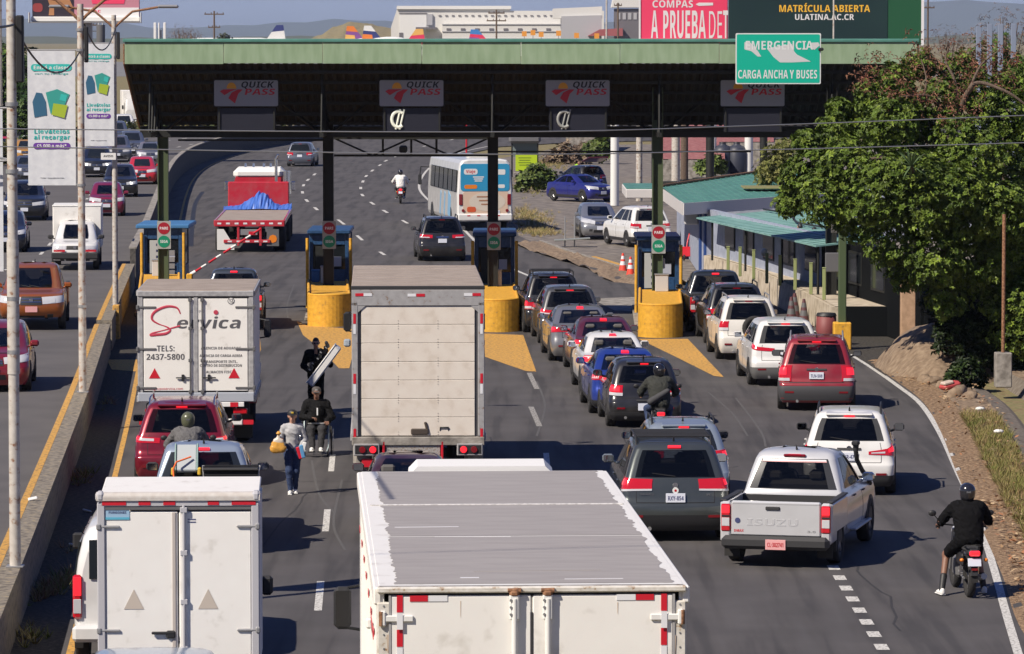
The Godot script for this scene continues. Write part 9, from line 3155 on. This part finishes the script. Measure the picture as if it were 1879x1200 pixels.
func stander(label,g,yaw,top,low,s=1.0):
	var t=thing("person",label,"person",g,deg_to_rad(yaw),"people in the shaded walkway")
	t.scale=Vector3.ONE*s
	var legs=[[Vector3(-0.09,0.88,0),Vector3(-0.10,0.48,0.03),0.088,0.06],[Vector3(-0.10,0.48,0.03),Vector3(-0.10,0.08,-0.02),0.06,0.042],[Vector3(0.09,0.88,0),Vector3(0.10,0.48,0.02),0.088,0.06],[Vector3(0.10,0.48,0.02),Vector3(0.11,0.08,-0.02),0.06,0.042],[Vector3(-0.06,0.92,0),Vector3(0.06,0.92,0),0.115,0.115]]
	var body=[[Vector3(0,0.94,0),Vector3(0,1.28,0.0),0.125,0.14],[Vector3(-0.15,1.40,0),Vector3(0.15,1.40,0),0.07,0.07],[Vector3(-0.20,1.38,0),Vector3(-0.26,1.10,0.0),0.058,0.045],[Vector3(-0.26,1.10,0.0),Vector3(-0.2,0.95,0.2),0.045,0.032],[Vector3(0.20,1.38,0),Vector3(0.27,1.10,0.02),0.058,0.045],[Vector3(0.27,1.10,0.02),Vector3(0.28,0.86,0.08),0.045,0.032]]
	var mb=field(MB.new(),legs+body,0.022,0.045)
	field(mb,head_bones(Vector3(0,1.62,0.02),Vector3(0,0,1),Vector3.UP),0.01,0.02)
	put("body",mb,mats["skin"],t)
	put("shirt",field(MB.new(),grown(body,0.02),0.022,0.05,0.014),top,t)
	put("trousers",field(MB.new(),grown(legs,0.018),0.022,0.04,0.012),low,t)
	put("hair",field(MB.new(),[[Vector3(0,1.69,0.0),Vector3(0,1.66,-0.03),0.082,0.08]],0.016,0.02),mats["black"],t)
	for e in [-0.10,0.11]:
		shoe(t,Vector3(e,0,-0.05),Vector3(e,0,0.17),mats["black"])

func walker():
	# woman walking towards the camera with bags
	var g=G(537,906)
	var t=thing("person","woman in black cap, grey top and jeans walking towards the camera","person",g,deg_to_rad(3.0))
	var f=Vector3(0,0,1)
	var up=Vector3.UP
	var hl=Vector3(-0.085,0.84,0.0)
	var hr=Vector3(0.085,0.84,0.0)
	var kl=Vector3(-0.07,0.46,0.10)
	var kr=Vector3(0.065,0.45,0.03)
	var al=Vector3(-0.045,0.09,0.06)
	var ar=Vector3(0.05,0.10,-0.10)
	var legs=[[hl,kl,0.082,0.054],[kl,al,0.054,0.036],[hr,kr,0.082,0.054],[kr,ar,0.054,0.036],[Vector3(-0.05,0.88,0),Vector3(0.05,0.88,0),0.105,0.105]]
	var torso=[[Vector3(0,0.90,0),Vector3(0,1.05,0.0),0.105,0.10],[Vector3(0,1.05,0.0),Vector3(0,1.24,0.01),0.10,0.115],[Vector3(-0.12,1.29,0),Vector3(0.12,1.29,0),0.058,0.058],[Vector3(-0.055,1.19,0.06),Vector3(0.055,1.19,0.06),0.065,0.065]]
	var sl=Vector3(-0.165,1.28,0)
	var el=Vector3(-0.245,1.05,0.0)
	var wl=Vector3(-0.235,1.09,0.20)
	var sr=Vector3(0.165,1.28,0)
	var er=Vector3(0.23,1.04,-0.02)
	var wr=Vector3(0.16,0.93,0.16)
	var arms=[[sl,el,0.048,0.038],[el,wl,0.038,0.027],[sr,er,0.048,0.038],[er,wr,0.038,0.027]]
	var hc=Vector3(0.0,1.49,0.03)
	var all=legs+torso+arms
	var mb=field(MB.new(),all,0.016,0.04)
	field(mb,head_bones(hc,f,up,0.95),0.007,0.02)
	field(mb,hand_bones(wl,Vector3(-0.1,0.0,1),Vector3(0.2,-1,0),1,1.1,0.92),0.005,0.006)
	field(mb,hand_bones(wr,Vector3(-0.1,-0.5,0.6),Vector3(0,-0.3,-1),-1,0.9,0.92),0.005,0.006)
	put("body",mb,mats["skin_pale"],t)
	put("top",field(MB.new(),grown(torso+arms.slice(0,4),0.015),0.014,0.04,0.012),grainy("grey_marl",60,0.08,[[0.2,lin(0.33,0.33,0.34)],[0.8,lin(0.46,0.46,0.47)]],0.5,0.9,4,0.0,null,false),t)
	put("jeans",field(MB.new(),grown(legs,0.014),0.014,0.03,0.01),grainy("denim",61,0.05,[[0.2,lin(0.016,0.028,0.075)],[0.7,lin(0.035,0.06,0.14)],[0.95,lin(0.10,0.14,0.22)]],0.7,0.9,4,0.0,null,false),t)
	face_parts(t,hc,f,up,0.95)
	put("hair",field(MB.new(),[[hc+Vector3(0,0.02,-0.05),hc+Vector3(0,-0.10,-0.075),0.075,0.05],[hc+Vector3(-0.06,0.0,-0.02),hc+Vector3(-0.065,-0.06,-0.02),0.03,0.02],[hc+Vector3(0.06,0.0,-0.02),hc+Vector3(0.065,-0.06,-0.02),0.03,0.02]],0.012,0.02),mats["black"],t)
	cap(t,hc,f,mats["black"],mat("cap_badge",lin(0.55,0.38,0.05),0.5))
	shoe(t,Vector3(-0.045,0.0,0.02),Vector3(-0.05,0.0,0.22),mats["cap_white"])
	shoe(t,Vector3(0.05,0.015,-0.14),Vector3(0.06,0.0,0.06),mats["cap_white"])
	# the bags
	var b=thing("snack_bag","clear bag of golden snacks in the walking woman's raised hand","bag",g+Vector3(-0.27,0.86,0.30))
	var fl=Vector3(1,1,0.6)
	put("bag",field(MB.new(),[[Vector3(-0.05,0.05,0),Vector3(0.08,0.05,0),0.10,0.09,fl],[Vector3(-0.03,0.12,0),Vector3(0.05,0.12,0),0.09,0.08,fl],[Vector3(0.02,0.30,0),Vector3(0.02,0.33,0),0.02,0.05]],0.012,0.03,0.012),grainy("snack_gold",66,0.08,[[0.3,lin(0.42,0.16,0.02)],[0.5,lin(0.72,0.36,0.05)],[0.8,lin(0.80,0.52,0.16)]],0.25,0.3,3,0.0,null,false),b)
	put("pale_side",field(MB.new(),[[Vector3(-0.02,0.17,0),Vector3(0.05,0.17,0),0.075,0.07,fl],[Vector3(0.01,0.20,0),Vector3(0.02,0.32,0),0.06,0.015,fl]],0.012,0.03,0.01),mat("snack_pale",lin(0.62,0.54,0.44),0.3,0.0,0.8),b)
	b=thing("folded_packets","red and blue packets held against the walking woman's hip","packets",g+Vector3(0.17,0.78,0.22))
	put("red_packet",MB.new().box(Vector3(-0.03,0.03,0.0),Vector3(0.07,0.24,0.05),0.015,Basis(Vector3(0,0,1),0.3)),mats["tape_red"],b)
	put("blue_packet",MB.new().box(Vector3(0.03,0.06,0.01),Vector3(0.08,0.26,0.05),0.015,Basis(Vector3(0,0,1),0.2)),mat("packet_blue",lin(0.10,0.28,0.50),0.5),b)
	put("white_packet",MB.new().box(Vector3(0.06,0.14,0.0),Vector3(0.08,0.2,0.05),0.015,Basis(Vector3(0,0,1),-0.2)),mats["cap_white"],b)

func cap(t,hc,f,m,badge):
	var up=Vector3.UP
	put("cap_crown",MB.new().lathe([Vector2(0.094,0.035),Vector2(0.096,0.07),Vector2(0.085,0.11),Vector2(0.055,0.135),Vector2(0.0,0.142)],18,Basis(),hc-f*0.005),m,t)
	put("cap_peak",MB.new().box(hc+up*0.045+f*0.115,Vector3(0.13,0.012,0.09),0.005,Basis(Vector3.RIGHT,0.18)),m,t)
	put("cap_badge",MB.new().box(hc+up*0.085+f*0.09,Vector3(0.05,0.035,0.01),0.004),badge,t)

func vendor():
	# man in black carrying a long white tray
	var g=G(580,757)
	var t=thing("person","man in black with sunglasses carrying a long white tray","person",g,deg_to_rad(2.0))
	var f=Vector3(0.05,0,1).normalized()
	var up=Vector3.UP
	var legs=[[Vector3(-0.09,0.88,0),Vector3(-0.11,0.48,0.03),0.088,0.06],[Vector3(-0.11,0.48,0.03),Vector3(-0.12,0.1,-0.02),0.06,0.042],[Vector3(0.09,0.88,0),Vector3(0.10,0.48,0.03),0.088,0.06],[Vector3(0.10,0.48,0.03),Vector3(0.11,0.1,-0.02),0.06,0.042],[Vector3(-0.06,0.92,0),Vector3(0.06,0.92,0),0.115,0.115]]
	var torso=[[Vector3(0,0.94,0),Vector3(0,1.28,0.0),0.125,0.14],[Vector3(-0.15,1.40,0),Vector3(0.15,1.40,0),0.07,0.07]]
	var wl=Vector3(-0.10,0.95,0.26)
	var wr=Vector3(0.26,1.22,0.24)
	var arms=[[Vector3(-0.20,1.38,0),Vector3(-0.29,1.10,0.0),0.058,0.045],[Vector3(-0.29,1.10,0.0),wl,0.045,0.032],[Vector3(0.20,1.38,0),Vector3(0.33,1.13,0.02),0.058,0.045],[Vector3(0.33,1.13,0.02),wr,0.045,0.032]]
	var hc=Vector3(0.0,1.62,0.02)
	var mb=field(MB.new(),legs+torso+arms,0.018,0.045)
	field(mb,head_bones(hc,f,up),0.008,0.02)
	field(mb,hand_bones(wl,Vector3(0.5,-0.4,0.4),Vector3(0,0.3,-1),1,0.8),0.0055,0.006)
	field(mb,hand_bones(wr,Vector3(-0.2,0.7,0.5),Vector3(-0.6,-0.2,-0.6),-1,0.8),0.0055,0.006)
	put("body",mb,mats["skin"],t)
	var dk=mat("black_cloth",lin(0.022,0.022,0.024),0.85)
	put("jacket",field(MB.new(),grown(torso+arms,0.02),0.018,0.05,0.016),dk,t)
	put("trousers",field(MB.new(),grown(legs,0.02),0.018,0.04,0.014),dk,t)
	put("shirt_collar",MB.new().box(Vector3(0.0,1.42,0.11),Vector3(0.07,0.12,0.03),0.01),mats["skin"],t)
	face_parts(t,hc,f,up,1.0,true)
	put("hair",field(MB.new(),[[hc+Vector3(0,0.06,-0.02),hc+Vector3(0,0.075,0.02),0.078,0.07],[hc+Vector3(0,0.02,-0.05),hc+Vector3(0,-0.06,-0.06),0.07,0.05]],0.012,0.02),mats["black"],t)
	for s in [-0.115,0.115]:
		shoe(t,Vector3(s,0,-0.05),Vector3(s*1.15,0,0.17),mats["black"])
	# the tray: a long white box held aslant,with dark goods over it
	var tr=thing("sales_tray","long white tray with dark goods held aslant by the man in black","tray",g+Vector3(0.16,1.14,0.36))
	var ax=Vector3(0.60,0.80,0.0).normalized()
	var bs=Basis(ax,Vector3(-ax.y,ax.x,0),Vector3(0,0,1))
	put("tray",MB.new().box(Vector3(0.05,-0.01,0),Vector3(1.12,0.17,0.30),0.03,bs),mats["white"],tr)
	put("tray_rim",MB.new().box(Vector3(0.05,-0.01,0)+bs.y*0.09,Vector3(1.14,0.03,0.33),0.012,bs),mats["cap_white"],tr)
	for i in 8:
		put("goods",field(MB.new(),[[bs*Vector3(-0.30+i*0.105,0.12+0.04*(i % 3),0.05*((i*3) % 4-1.5)/1.5),bs*Vector3(-0.25+i*0.105,0.19+0.05*(i % 2),0.03),0.05,0.04]],0.016,0.03),dk if i % 3!=1 else mats["trim"],tr)
	for i in 5:
		put("pale_goods",MB.new().box(bs*Vector3(-0.25+i*0.16,0.17+0.03*(i % 2),0.12),Vector3(0.03,0.05,0.02),0.005,bs),mats["steel"],tr)

func wheelchair_user():
	var g=G(580,836)
	var t=thing("person","man in dark clothes and grey cap seated in a wheelchair","person",g+Vector3(0,0,-0.25),deg_to_rad(2.0))
	var f=Vector3(0,-0.12,1).normalized()
	var up=Vector3(0,1,0.12).normalized()
	var legs=[[Vector3(-0.10,0.55,0.02),Vector3(-0.12,0.58,0.42),0.085,0.062],[Vector3(-0.12,0.58,0.42),Vector3(-0.08,0.20,0.52),0.060,0.042],[Vector3(0.10,0.55,0.02),Vector3(0.12,0.58,0.42),0.085,0.062],[Vector3(0.12,0.58,0.42),Vector3(0.09,0.20,0.52),0.060,0.042],[Vector3(-0.07,0.58,0),Vector3(0.07,0.58,0),0.12,0.12]]
	var torso=[[Vector3(0,0.62,0.0),Vector3(0,0.95,0.02),0.14,0.145],[Vector3(-0.16,1.08,0.02),Vector3(0.16,1.08,0.02),0.075,0.075]]
	var wl=Vector3(-0.10,0.80,0.30)
	var wr=Vector3(0.22,0.74,0.30)
	var arms=[[Vector3(-0.21,1.06,0.02),Vector3(-0.30,0.80,0.04),0.06,0.048],[Vector3(-0.30,0.80,0.04),wl,0.048,0.033],[Vector3(0.21,1.06,0.02),Vector3(0.32,0.80,0.04),0.06,0.048],[Vector3(0.32,0.80,0.04),wr,0.048,0.033]]
	var hc=Vector3(0.0,1.30,0.07)
	var mb=field(MB.new(),legs+torso+arms,0.018,0.045)
	field(mb,head_bones(hc,f,up),0.008,0.02)
	field(mb,hand_bones(wl,Vector3(0.7,0.0,0.5),Vector3(0,-1,0.2),1,0.8),0.0055,0.006)
	field(mb,hand_bones(wr,Vector3(0.1,-0.3,0.8),Vector3(0,-1,0),-1,1.0),0.0055,0.006)
	put("body",mb,mats["skin_dark"],t)
	grainy("dark_jacket",62,0.05,[[0.3,lin(0.010,0.010,0.011)],[0.75,lin(0.016,0.016,0.017)],[0.97,lin(0.12,0.12,0.12)]],0.6,0.95,4,0.0,null,false).metallic_specular=0.15
	put("jacket",field(MB.new(),grown(torso+arms,0.024),0.018,0.05,0.018),grainy("dark_jacket",62,0.05,[[0.3,lin(0.010,0.010,0.011)],[0.75,lin(0.016,0.016,0.017)],[0.97,lin(0.12,0.12,0.12)]],0.6,0.85,4,0.0,null,false),t)
	put("trousers",field(MB.new(),grown(legs,0.022),0.018,0.04,0.015),mat("charcoal_cloth",lin(0.03,0.03,0.034),0.9),t)
	put("pale_hem",MB.new().box(Vector3(0,0.67,0.16),Vector3(0.36,0.03,0.1),0.01),mats["steel"],t)
	put("zip",MB.new().box(Vector3(0.02,0.92,0.19),Vector3(0.03,0.16,0.015),0.004),mats["tape_white"],t)
	face_parts(t,hc,f,up)
	cap(t,hc,f,mat("cap_grey",lin(0.07,0.062,0.06),0.8),mats["steel"])
	shoe(t,Vector3(-0.09,0.13,0.47),Vector3(-0.10,0.13,0.68),mats["cap_white"])
	shoe(t,Vector3(0.09,0.13,0.47),Vector3(0.10,0.13,0.68),mats["cap_white"])
	var w=thing("wheelchair","black wheelchair with pale tubes under the seated man","wheelchair",g+Vector3(0,0,-0.25),deg_to_rad(2.0))
	for s in [-1,1]:
		var ring=[]
		for i in 25:
			var a=TAU*i/24.0
			ring.append(Vector3(s*0.31,0.30+0.285*sin(a),-0.02+0.285*cos(a)))
		put("wheel",MB.new().tube(ring,0.018,6,false),mats["rubber"],w)
		var rim=[]
		for i in 25:
			var a=TAU*i/24.0
			rim.append(Vector3(s*0.345,0.30+0.25*sin(a),-0.02+0.25*cos(a)))
		put("hand_rim",MB.new().tube(rim,0.008,6,false),mats["chrome"],w)
		for i in 6:
			var a=TAU*i/6.0
			put("spoke",MB.new().cyl(Vector3(s*0.31,0.30,-0.02),Vector3(s*0.31,0.30+0.275*sin(a),-0.02+0.275*cos(a)),0.005,0.005,5),mats["steel"],w)
		put("caster",MB.new().cyl(Vector3(s*0.24-0.015,0.075,0.40),Vector3(s*0.24+0.015,0.075,0.40),0.075,0.075,14),mats["rubber"],w)
		put("frame_tube",MB.new().tube([Vector3(s*0.26,0.95,-0.25),Vector3(s*0.26,0.48,-0.2),Vector3(s*0.26,0.46,0.36),Vector3(s*0.25,0.2,0.46),Vector3(s*0.22,0.12,0.58)],0.014,6),mat("pale_tube",lin(0.50,0.60,0.62),0.4,0.3),w)
		put("armrest",MB.new().box(Vector3(s*0.29,0.70,0.05),Vector3(0.05,0.03,0.34),0.01).tube([Vector3(s*0.28,0.46,0.2),Vector3(s*0.28,0.69,0.2)],0.012,6),mats["black"],w)
		put("footplate",MB.new().box(Vector3(s*0.1,0.115,0.56),Vector3(0.15,0.015,0.22),0.004),mats["trim"],w)
	put("seat",MB.new().box(Vector3(0,0.46,0.05),Vector3(0.46,0.04,0.44),0.015),mats["black"],w)
	put("backrest",MB.new().box(Vector3(0,0.72,-0.22),Vector3(0.46,0.44,0.03),0.012),mats["black"],w)

func rider(label,blabel,g,yaw,s,o):
	var turn=deg_to_rad(yaw)
	# machine: local -z is forward,the rear wheel stands on the given point
	var b=thing("motorcycle",blabel,"motorcycle",g,turn,"motorcycles in the traffic")
	var paintm=mats["tape_red"] if o.get("red",false) else mats["black"]
	var ax=Basis(Vector3(0,0,1),-PI/2)
	for z in [-0.30,-1.58]:
		var wheel=Node3D.new()
		wheel.name = "wheel"
		b.add_child(wheel,true)
		wheel.position=Vector3(0,0.30,z)
		put("tyre",MB.new().lathe([Vector2(0.21,-0.045),Vector2(0.27,-0.06),Vector2(0.30,-0.03),Vector2(0.305,0.0),Vector2(0.30,0.03),Vector2(0.27,0.06),Vector2(0.21,0.045),Vector2(0.21,-0.045)],24,ax),mats["rubber"],wheel)
		var sp=MB.new()
		for i in 5:
			var a=TAU*i/5.0
			sp.box(Vector3(0,cos(a)*0.11,sin(a)*0.11),Vector3(0.03,0.2,0.035),0.006,Basis(Vector3.RIGHT,a))
		put("rim",sp,mats["alloy"],wheel)
	put("rear_fender",MB.new().box(Vector3(0,0.60,-0.12),Vector3(0.13,0.05,0.5),0.02,Basis(Vector3.RIGHT,0.25)).box(Vector3(0,0.50,0.10),Vector3(0.12,0.26,0.03),0.01,Basis(Vector3.RIGHT,-0.35)),mats["black"],b)
	put("seat",MB.new().box(Vector3(0,0.78,-0.45),Vector3(0.26,0.10,0.72),0.04),mats["trim"],b)
	put("tail_cowl",MB.new().box(Vector3(0,0.74,-0.02),Vector3(0.20,0.13,0.34),0.05),paintm,b)
	put("tank",field(MB.new(),[[Vector3(0,0.84,-0.85),Vector3(0,0.87,-1.12),0.14,0.13]],0.02,0.02),paintm,b)
	put("side_cover",MB.new().box(Vector3(-0.13,0.60,-0.4),Vector3(0.06,0.2,0.5),0.03).box(Vector3(0.13,0.60,-0.4),Vector3(0.06,0.2,0.5),0.03),paintm,b)
	put("grab_rail",MB.new().tube([Vector3(-0.11,0.80,-0.2),Vector3(-0.12,0.86,0.08),Vector3(0.12,0.86,0.08),Vector3(0.11,0.80,-0.2)],0.014,6),mats["black"],b)
	put("engine",MB.new().box(Vector3(0,0.42,-0.95),Vector3(0.28,0.34,0.42),0.05),mats["box_grey"],b)
	put("frame_tube",MB.new().tube([Vector3(0,0.7,-0.2),Vector3(0,0.55,-0.6),Vector3(0,0.3,-0.7),Vector3(0,0.28,-1.1),Vector3(0,0.85,-1.3)],0.03,6),mats["black"],b)
	for e in [-1,1]:
		put("fork",MB.new().tube([Vector3(e*0.09,0.30,-1.58),Vector3(e*0.09,0.98,-1.30)],0.025,8),mats["steel"],b)
		put("swing_arm",MB.new().tube([Vector3(e*0.09,0.30,-0.30),Vector3(e*0.09,0.36,-0.75)],0.022,6),mats["steel"],b)
		put("shock",MB.new().tube([Vector3(e*0.13,0.36,-0.36),Vector3(e*0.12,0.68,-0.25)],0.028,8),mats["chrome"],b)
		put("indicator",MB.new().sphere(Vector3(e*0.19,0.63,0.07),Vector3(0.035,0.03,0.03),8,6),mats["amber"],b)
		put("mirror",MB.new().tube([Vector3(e*0.28,1.02,-1.15),Vector3(e*0.42,1.20,-1.12)],0.008,5).sphere(Vector3(e*0.46,1.24,-1.11),Vector3(0.065,0.05,0.025),10,6),mats["black"],b)
	put("handlebar",MB.new().tube([Vector3(-0.40,1.02,-1.10),Vector3(-0.25,1.05,-1.22),Vector3(0,1.02,-1.28),Vector3(0.25,1.05,-1.22),Vector3(0.40,1.02,-1.10)],0.016,6),mats["black"],b)
	put("headlamp",MB.new().sphere(Vector3(0,0.92,-1.45),Vector3(0.1,0.1,0.1),12,8),mats["clear_lamp"],b)
	put("exhaust",MB.new().tube([Vector3(0.14,0.28,-0.9),Vector3(0.16,0.28,-0.5),Vector3(0.18,0.36,-0.02)],[0.025,0.045,0.05],10),mats["steel"],b)
	put("tail_lamp",MB.new().box(Vector3(0,0.74,0.155),Vector3(0.17,0.085,0.04),0.02),mats["lit_lamp"],b)
	put("number_plate",MB.new().box(Vector3(0,0.60,0.14),Vector3(0.21,0.13,0.012),0.004,Basis(Vector3.RIGHT,-0.3)),mats["plate"],b)
	put("reflector",MB.new().box(Vector3(0,0.49,0.15),Vector3(0.10,0.035,0.012)),mats["dark_lamp"],b)
	put("mud_flap",MB.new().box(Vector3(0,0.38,0.12),Vector3(0.12,0.2,0.012)),mats["rubber"],b)
	# rider
	var t=thing("person",label,"person",g,turn,"motorcycle riders")
	var f=Vector3(0,-0.1,-1).normalized()
	var up=Vector3.UP
	var stop=o.get("stop",false)
	var kx=0.24
	var fl=Vector3(-0.40,0.10,-0.52) if stop else Vector3(-0.20,0.34,-0.60)
	var fr=Vector3(0.30,0.10,-0.72) if stop else Vector3(0.20,0.34,-0.60)
	var legs=[[Vector3(-0.10,0.90,-0.36),Vector3(-kx-(0.04 if stop else 0.0),0.62 if stop else 0.78,-0.82),0.088,0.062],[Vector3(-kx-(0.04 if stop else 0.0),0.62 if stop else 0.78,-0.82),fl,0.060,0.04],[Vector3(0.10,0.90,-0.36),Vector3(kx-(0.02 if stop else 0.0),0.62 if stop else 0.78,-0.82),0.088,0.062],[Vector3(kx-(0.02 if stop else 0.0),0.62 if stop else 0.78,-0.82),fr,0.060,0.04],[Vector3(-0.08,0.92,-0.36),Vector3(0.08,0.92,-0.36),0.12,0.12]]
	var torso=[[Vector3(-0.05,0.94,-0.36),Vector3(-0.06,1.28,-0.46),0.15,0.15],[Vector3(0.05,0.94,-0.36),Vector3(0.06,1.28,-0.46),0.15,0.15],[Vector3(-0.15,1.40,-0.52),Vector3(0.15,1.40,-0.52),0.085,0.085],[Vector3(-0.08,1.25,-0.44),Vector3(0.08,1.25,-0.44),0.13,0.13]]
	var wl=Vector3(-0.36,1.06,-1.08)
	var wr=Vector3(0.36,1.06,-1.08)
	var arms=[[Vector3(-0.22,1.39,-0.54),Vector3(-0.38,1.15,-0.74),0.065,0.05],[Vector3(-0.38,1.15,-0.74),wl,0.048,0.034],[Vector3(0.22,1.39,-0.54),Vector3(0.38,1.15,-0.74),0.065,0.05],[Vector3(0.38,1.15,-0.74),wr,0.048,0.034]]
	var hc=Vector3(0,1.62,-0.56)
	var mb=field(MB.new(),legs+torso+arms,0.02,0.05)
	field(mb,head_bones(hc,f,up),0.009,0.02)
	field(mb,hand_bones(wl,Vector3(0,-0.1,-1),Vector3(0,-1,0),-1,1.1),0.006,0.006)
	field(mb,hand_bones(wr,Vector3(0,-0.1,-1),Vector3(0,-1,0),1,1.1),0.006,0.006)
	put("body",mb,mats["skin_dark"] if o.legs == "shorts" else mats["skin"],t)
	var tm={"black": mat("black_cloth",lin(0.022,0.022,0.024),0.85),"dark": mat("olive_dark",lin(0.028,0.030,0.026),0.85),"white": mats["cap_white"],"grey": grainy("mottled_grey",63,0.06,[[0.3,lin(0.06,0.06,0.065)],[0.7,lin(0.17,0.165,0.165)]],0.5,0.9,4,0.0,null,false)}[o.top]
	put("shirt",field(MB.new(),grown(torso+([arms[0],arms[2]] if o.legs == "shorts" else arms),0.026),0.018,0.055,0.02),tm,t)
	if o.legs == "shorts":
		var th=[[legs[0][0],legs[0][0].lerp(legs[0][1],0.8),0.09,0.075],[legs[2][0],legs[2][0].lerp(legs[2][1],0.8),0.09,0.075],legs[4]]
		put("shorts",field(MB.new(),grown(th,0.025),0.02,0.04,0.014),tm,t)
		for i in [1,3]:
			put("sock",field(MB.new(),grown([[legs[i][0].lerp(legs[i][1],0.62),legs[i][1],0.048,0.04]],0.008),0.014,0.02),mats["black"],t)
	else:
		put("trousers",field(MB.new(),grown(legs,0.016),0.02,0.04),mats["denim"] if o.legs == "jeans" else mats["trim"],t)
	for p in [fl,fr]:
		var q=p-Vector3(0,0.085,0)
		shoe(t,q+Vector3(0,0,0.06),q+Vector3(sign(p.x)*0.04,0,-0.16),o.get("shoe",mats["black"]))
	var hm=mats["black"] if o.helmet == "black" else grainy("camo",64,0.06,[[0.3,lin(0.02,0.025,0.015)],[0.5,lin(0.10,0.11,0.06)],[0.75,lin(0.22,0.22,0.15)]],0.3,0.3,3,0.0,null,false)
	if o.helmet == "black":
		hm=mat("helmet_gloss",lin(0.016,0.016,0.02),0.2,0.0,1.0)
	put("helmet",field(MB.new(),[[hc+Vector3(0,0.03,0.02),hc+Vector3(0,0.035,-0.03),0.128,0.122],[hc+Vector3(0,-0.04,0.02),hc+Vector3(0,-0.075,-0.05),0.118,0.10]],0.014,0.03),hm,t)
	put("visor",MB.new().box(hc+Vector3(0,0.02,-0.145),Vector3(0.19,0.08,0.03),0.012),mats["glass"],t)
	put("helmet_mark",MB.new().box(hc+Vector3(0.0,0.02,0.142),Vector3(0.07,0.03,0.012),0.004),mats["box_grey"],t)
	if o.get("bag",false):
		put("shoulder_bag",field(MB.new(),[[Vector3(-0.2,0.98,-0.18),Vector3(0.16,1.2,-0.24),0.08,0.06]],0.02,0.03),mat("bag_grey",lin(0.05,0.05,0.055),0.8),t)

# ---------------------------------------------------------------- small things
func cone(label,at,dark=false,s=1.0):
	var t=thing("traffic_cone",label,"traffic cone",at,0.3,"traffic cones by the booths")
	var o=mat("cone_orange",lin(0.72,0.06,0.035),0.55) if not dark else mat("cone_shade_paint",lin(0.10,0.035,0.04),0.6)  # the dark set has shade put into its colours
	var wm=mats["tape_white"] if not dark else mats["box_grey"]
	put("base",MB.new().box(Vector3(0,0.02*s,0),Vector3(0.4,0.04,0.4)*s,0.012),o,t)
	var pr=[[0.04,0.165],[0.30,0.115],[0.44,0.09],[0.52,0.075],[0.64,0.055],[0.74,0.035]]
	for i in 5:
		put("band",MB.new().cyl(Vector3(0,pr[i][0]*s,0),Vector3(0,pr[i+1][0]*s,0),pr[i][1]*s,pr[i+1][1]*s,18,i==4),wm if i in [1,3] else o,t)

func build_small():
	cone("left of the two orange traffic cones before the earth yard",G(1143,501))
	cone("right of the two orange traffic cones, beside the fourth booth",G(1157,508))
	cone("cone in painted shade tones behind the white crossover, left of three",G(1452,598),true,1.2)
	cone("cone in painted shade tones behind the white crossover, middle of three",G(1458,593),true,1.25)
	cone("cone in painted shade tones behind the white crossover, right of three",G(1475,600),true,1.15)
	var t=thing("water_barrel","red and black bin standing against the right-hand dark column","bin",G(1516,634))
	put("drum",MB.new().lathe([Vector2(0,0),Vector2(0.28,0),Vector2(0.30,0.4),Vector2(0.28,0.85),Vector2(0,0.85)],18),mat("bin_red",lin(0.20,0.05,0.05),0.6),t)
	put("lid",MB.new().cyl(Vector3(0,0.85,0),Vector3(0,0.93,0),0.3,0.26,18),mats["black"],t)
	t=thing("handcart","red handcart with a dark drum behind the fourth booth","cart",G(1262,478))
	put("frame",MB.new().tube([Vector3(-0.1,0.1,0),Vector3(0.0,0.75,-0.2),Vector3(0.08,1.05,-0.35)],0.03,6),mats["tape_red"],t)
	put("plate",MB.new().box(Vector3(-0.08,0.35,0.05),Vector3(0.36,0.4,0.05),0.02,Basis(Vector3.RIGHT,-0.3)),mats["tape_red"],t)
	put("drum",MB.new().cyl(Vector3(0.35,0.28,-0.3),Vector3(0.95,0.28,-0.1),0.27,0.27,14),mats["black"],t)
	for s in [-0.15,0.15]:
		put("wheel",MB.new().cyl(Vector3(s-0.03,0.12,0.1),Vector3(s+0.03,0.12,0.1),0.12,0.12,12),mats["rubber"],t)
	# a few scraps of litter on the dark verge and the barrier
	for q in [[195,868,0.86,"white litter caught on the barrier top beside the nearest pole"],[405,0,0.0,""],[135,1003,0.0,"scrap of white paper on the dark verge"],[160,940,0.0,"small pale scrap on the dark verge above the paper"],[230,900,0.0,"pale pebble-like scrap at the edge of the dark verge"]]:
		if q[3] == "":
			continue
		var o=put("litter_piece",MB.new().box(Vector3.ZERO,Vector3(0.16,0.03,0.09),0.01,Basis.from_euler(Vector3(0.3,q[0],0.2))),mats["cap_white"])
		o.position=G(60 if q[2]>0.5 else q[0],q[1]+(50 if q[2]>0.5 else 0),q[2])+Vector3(0,0.03,0)
		tag(o,q[3],"litter","litter by the barrier")
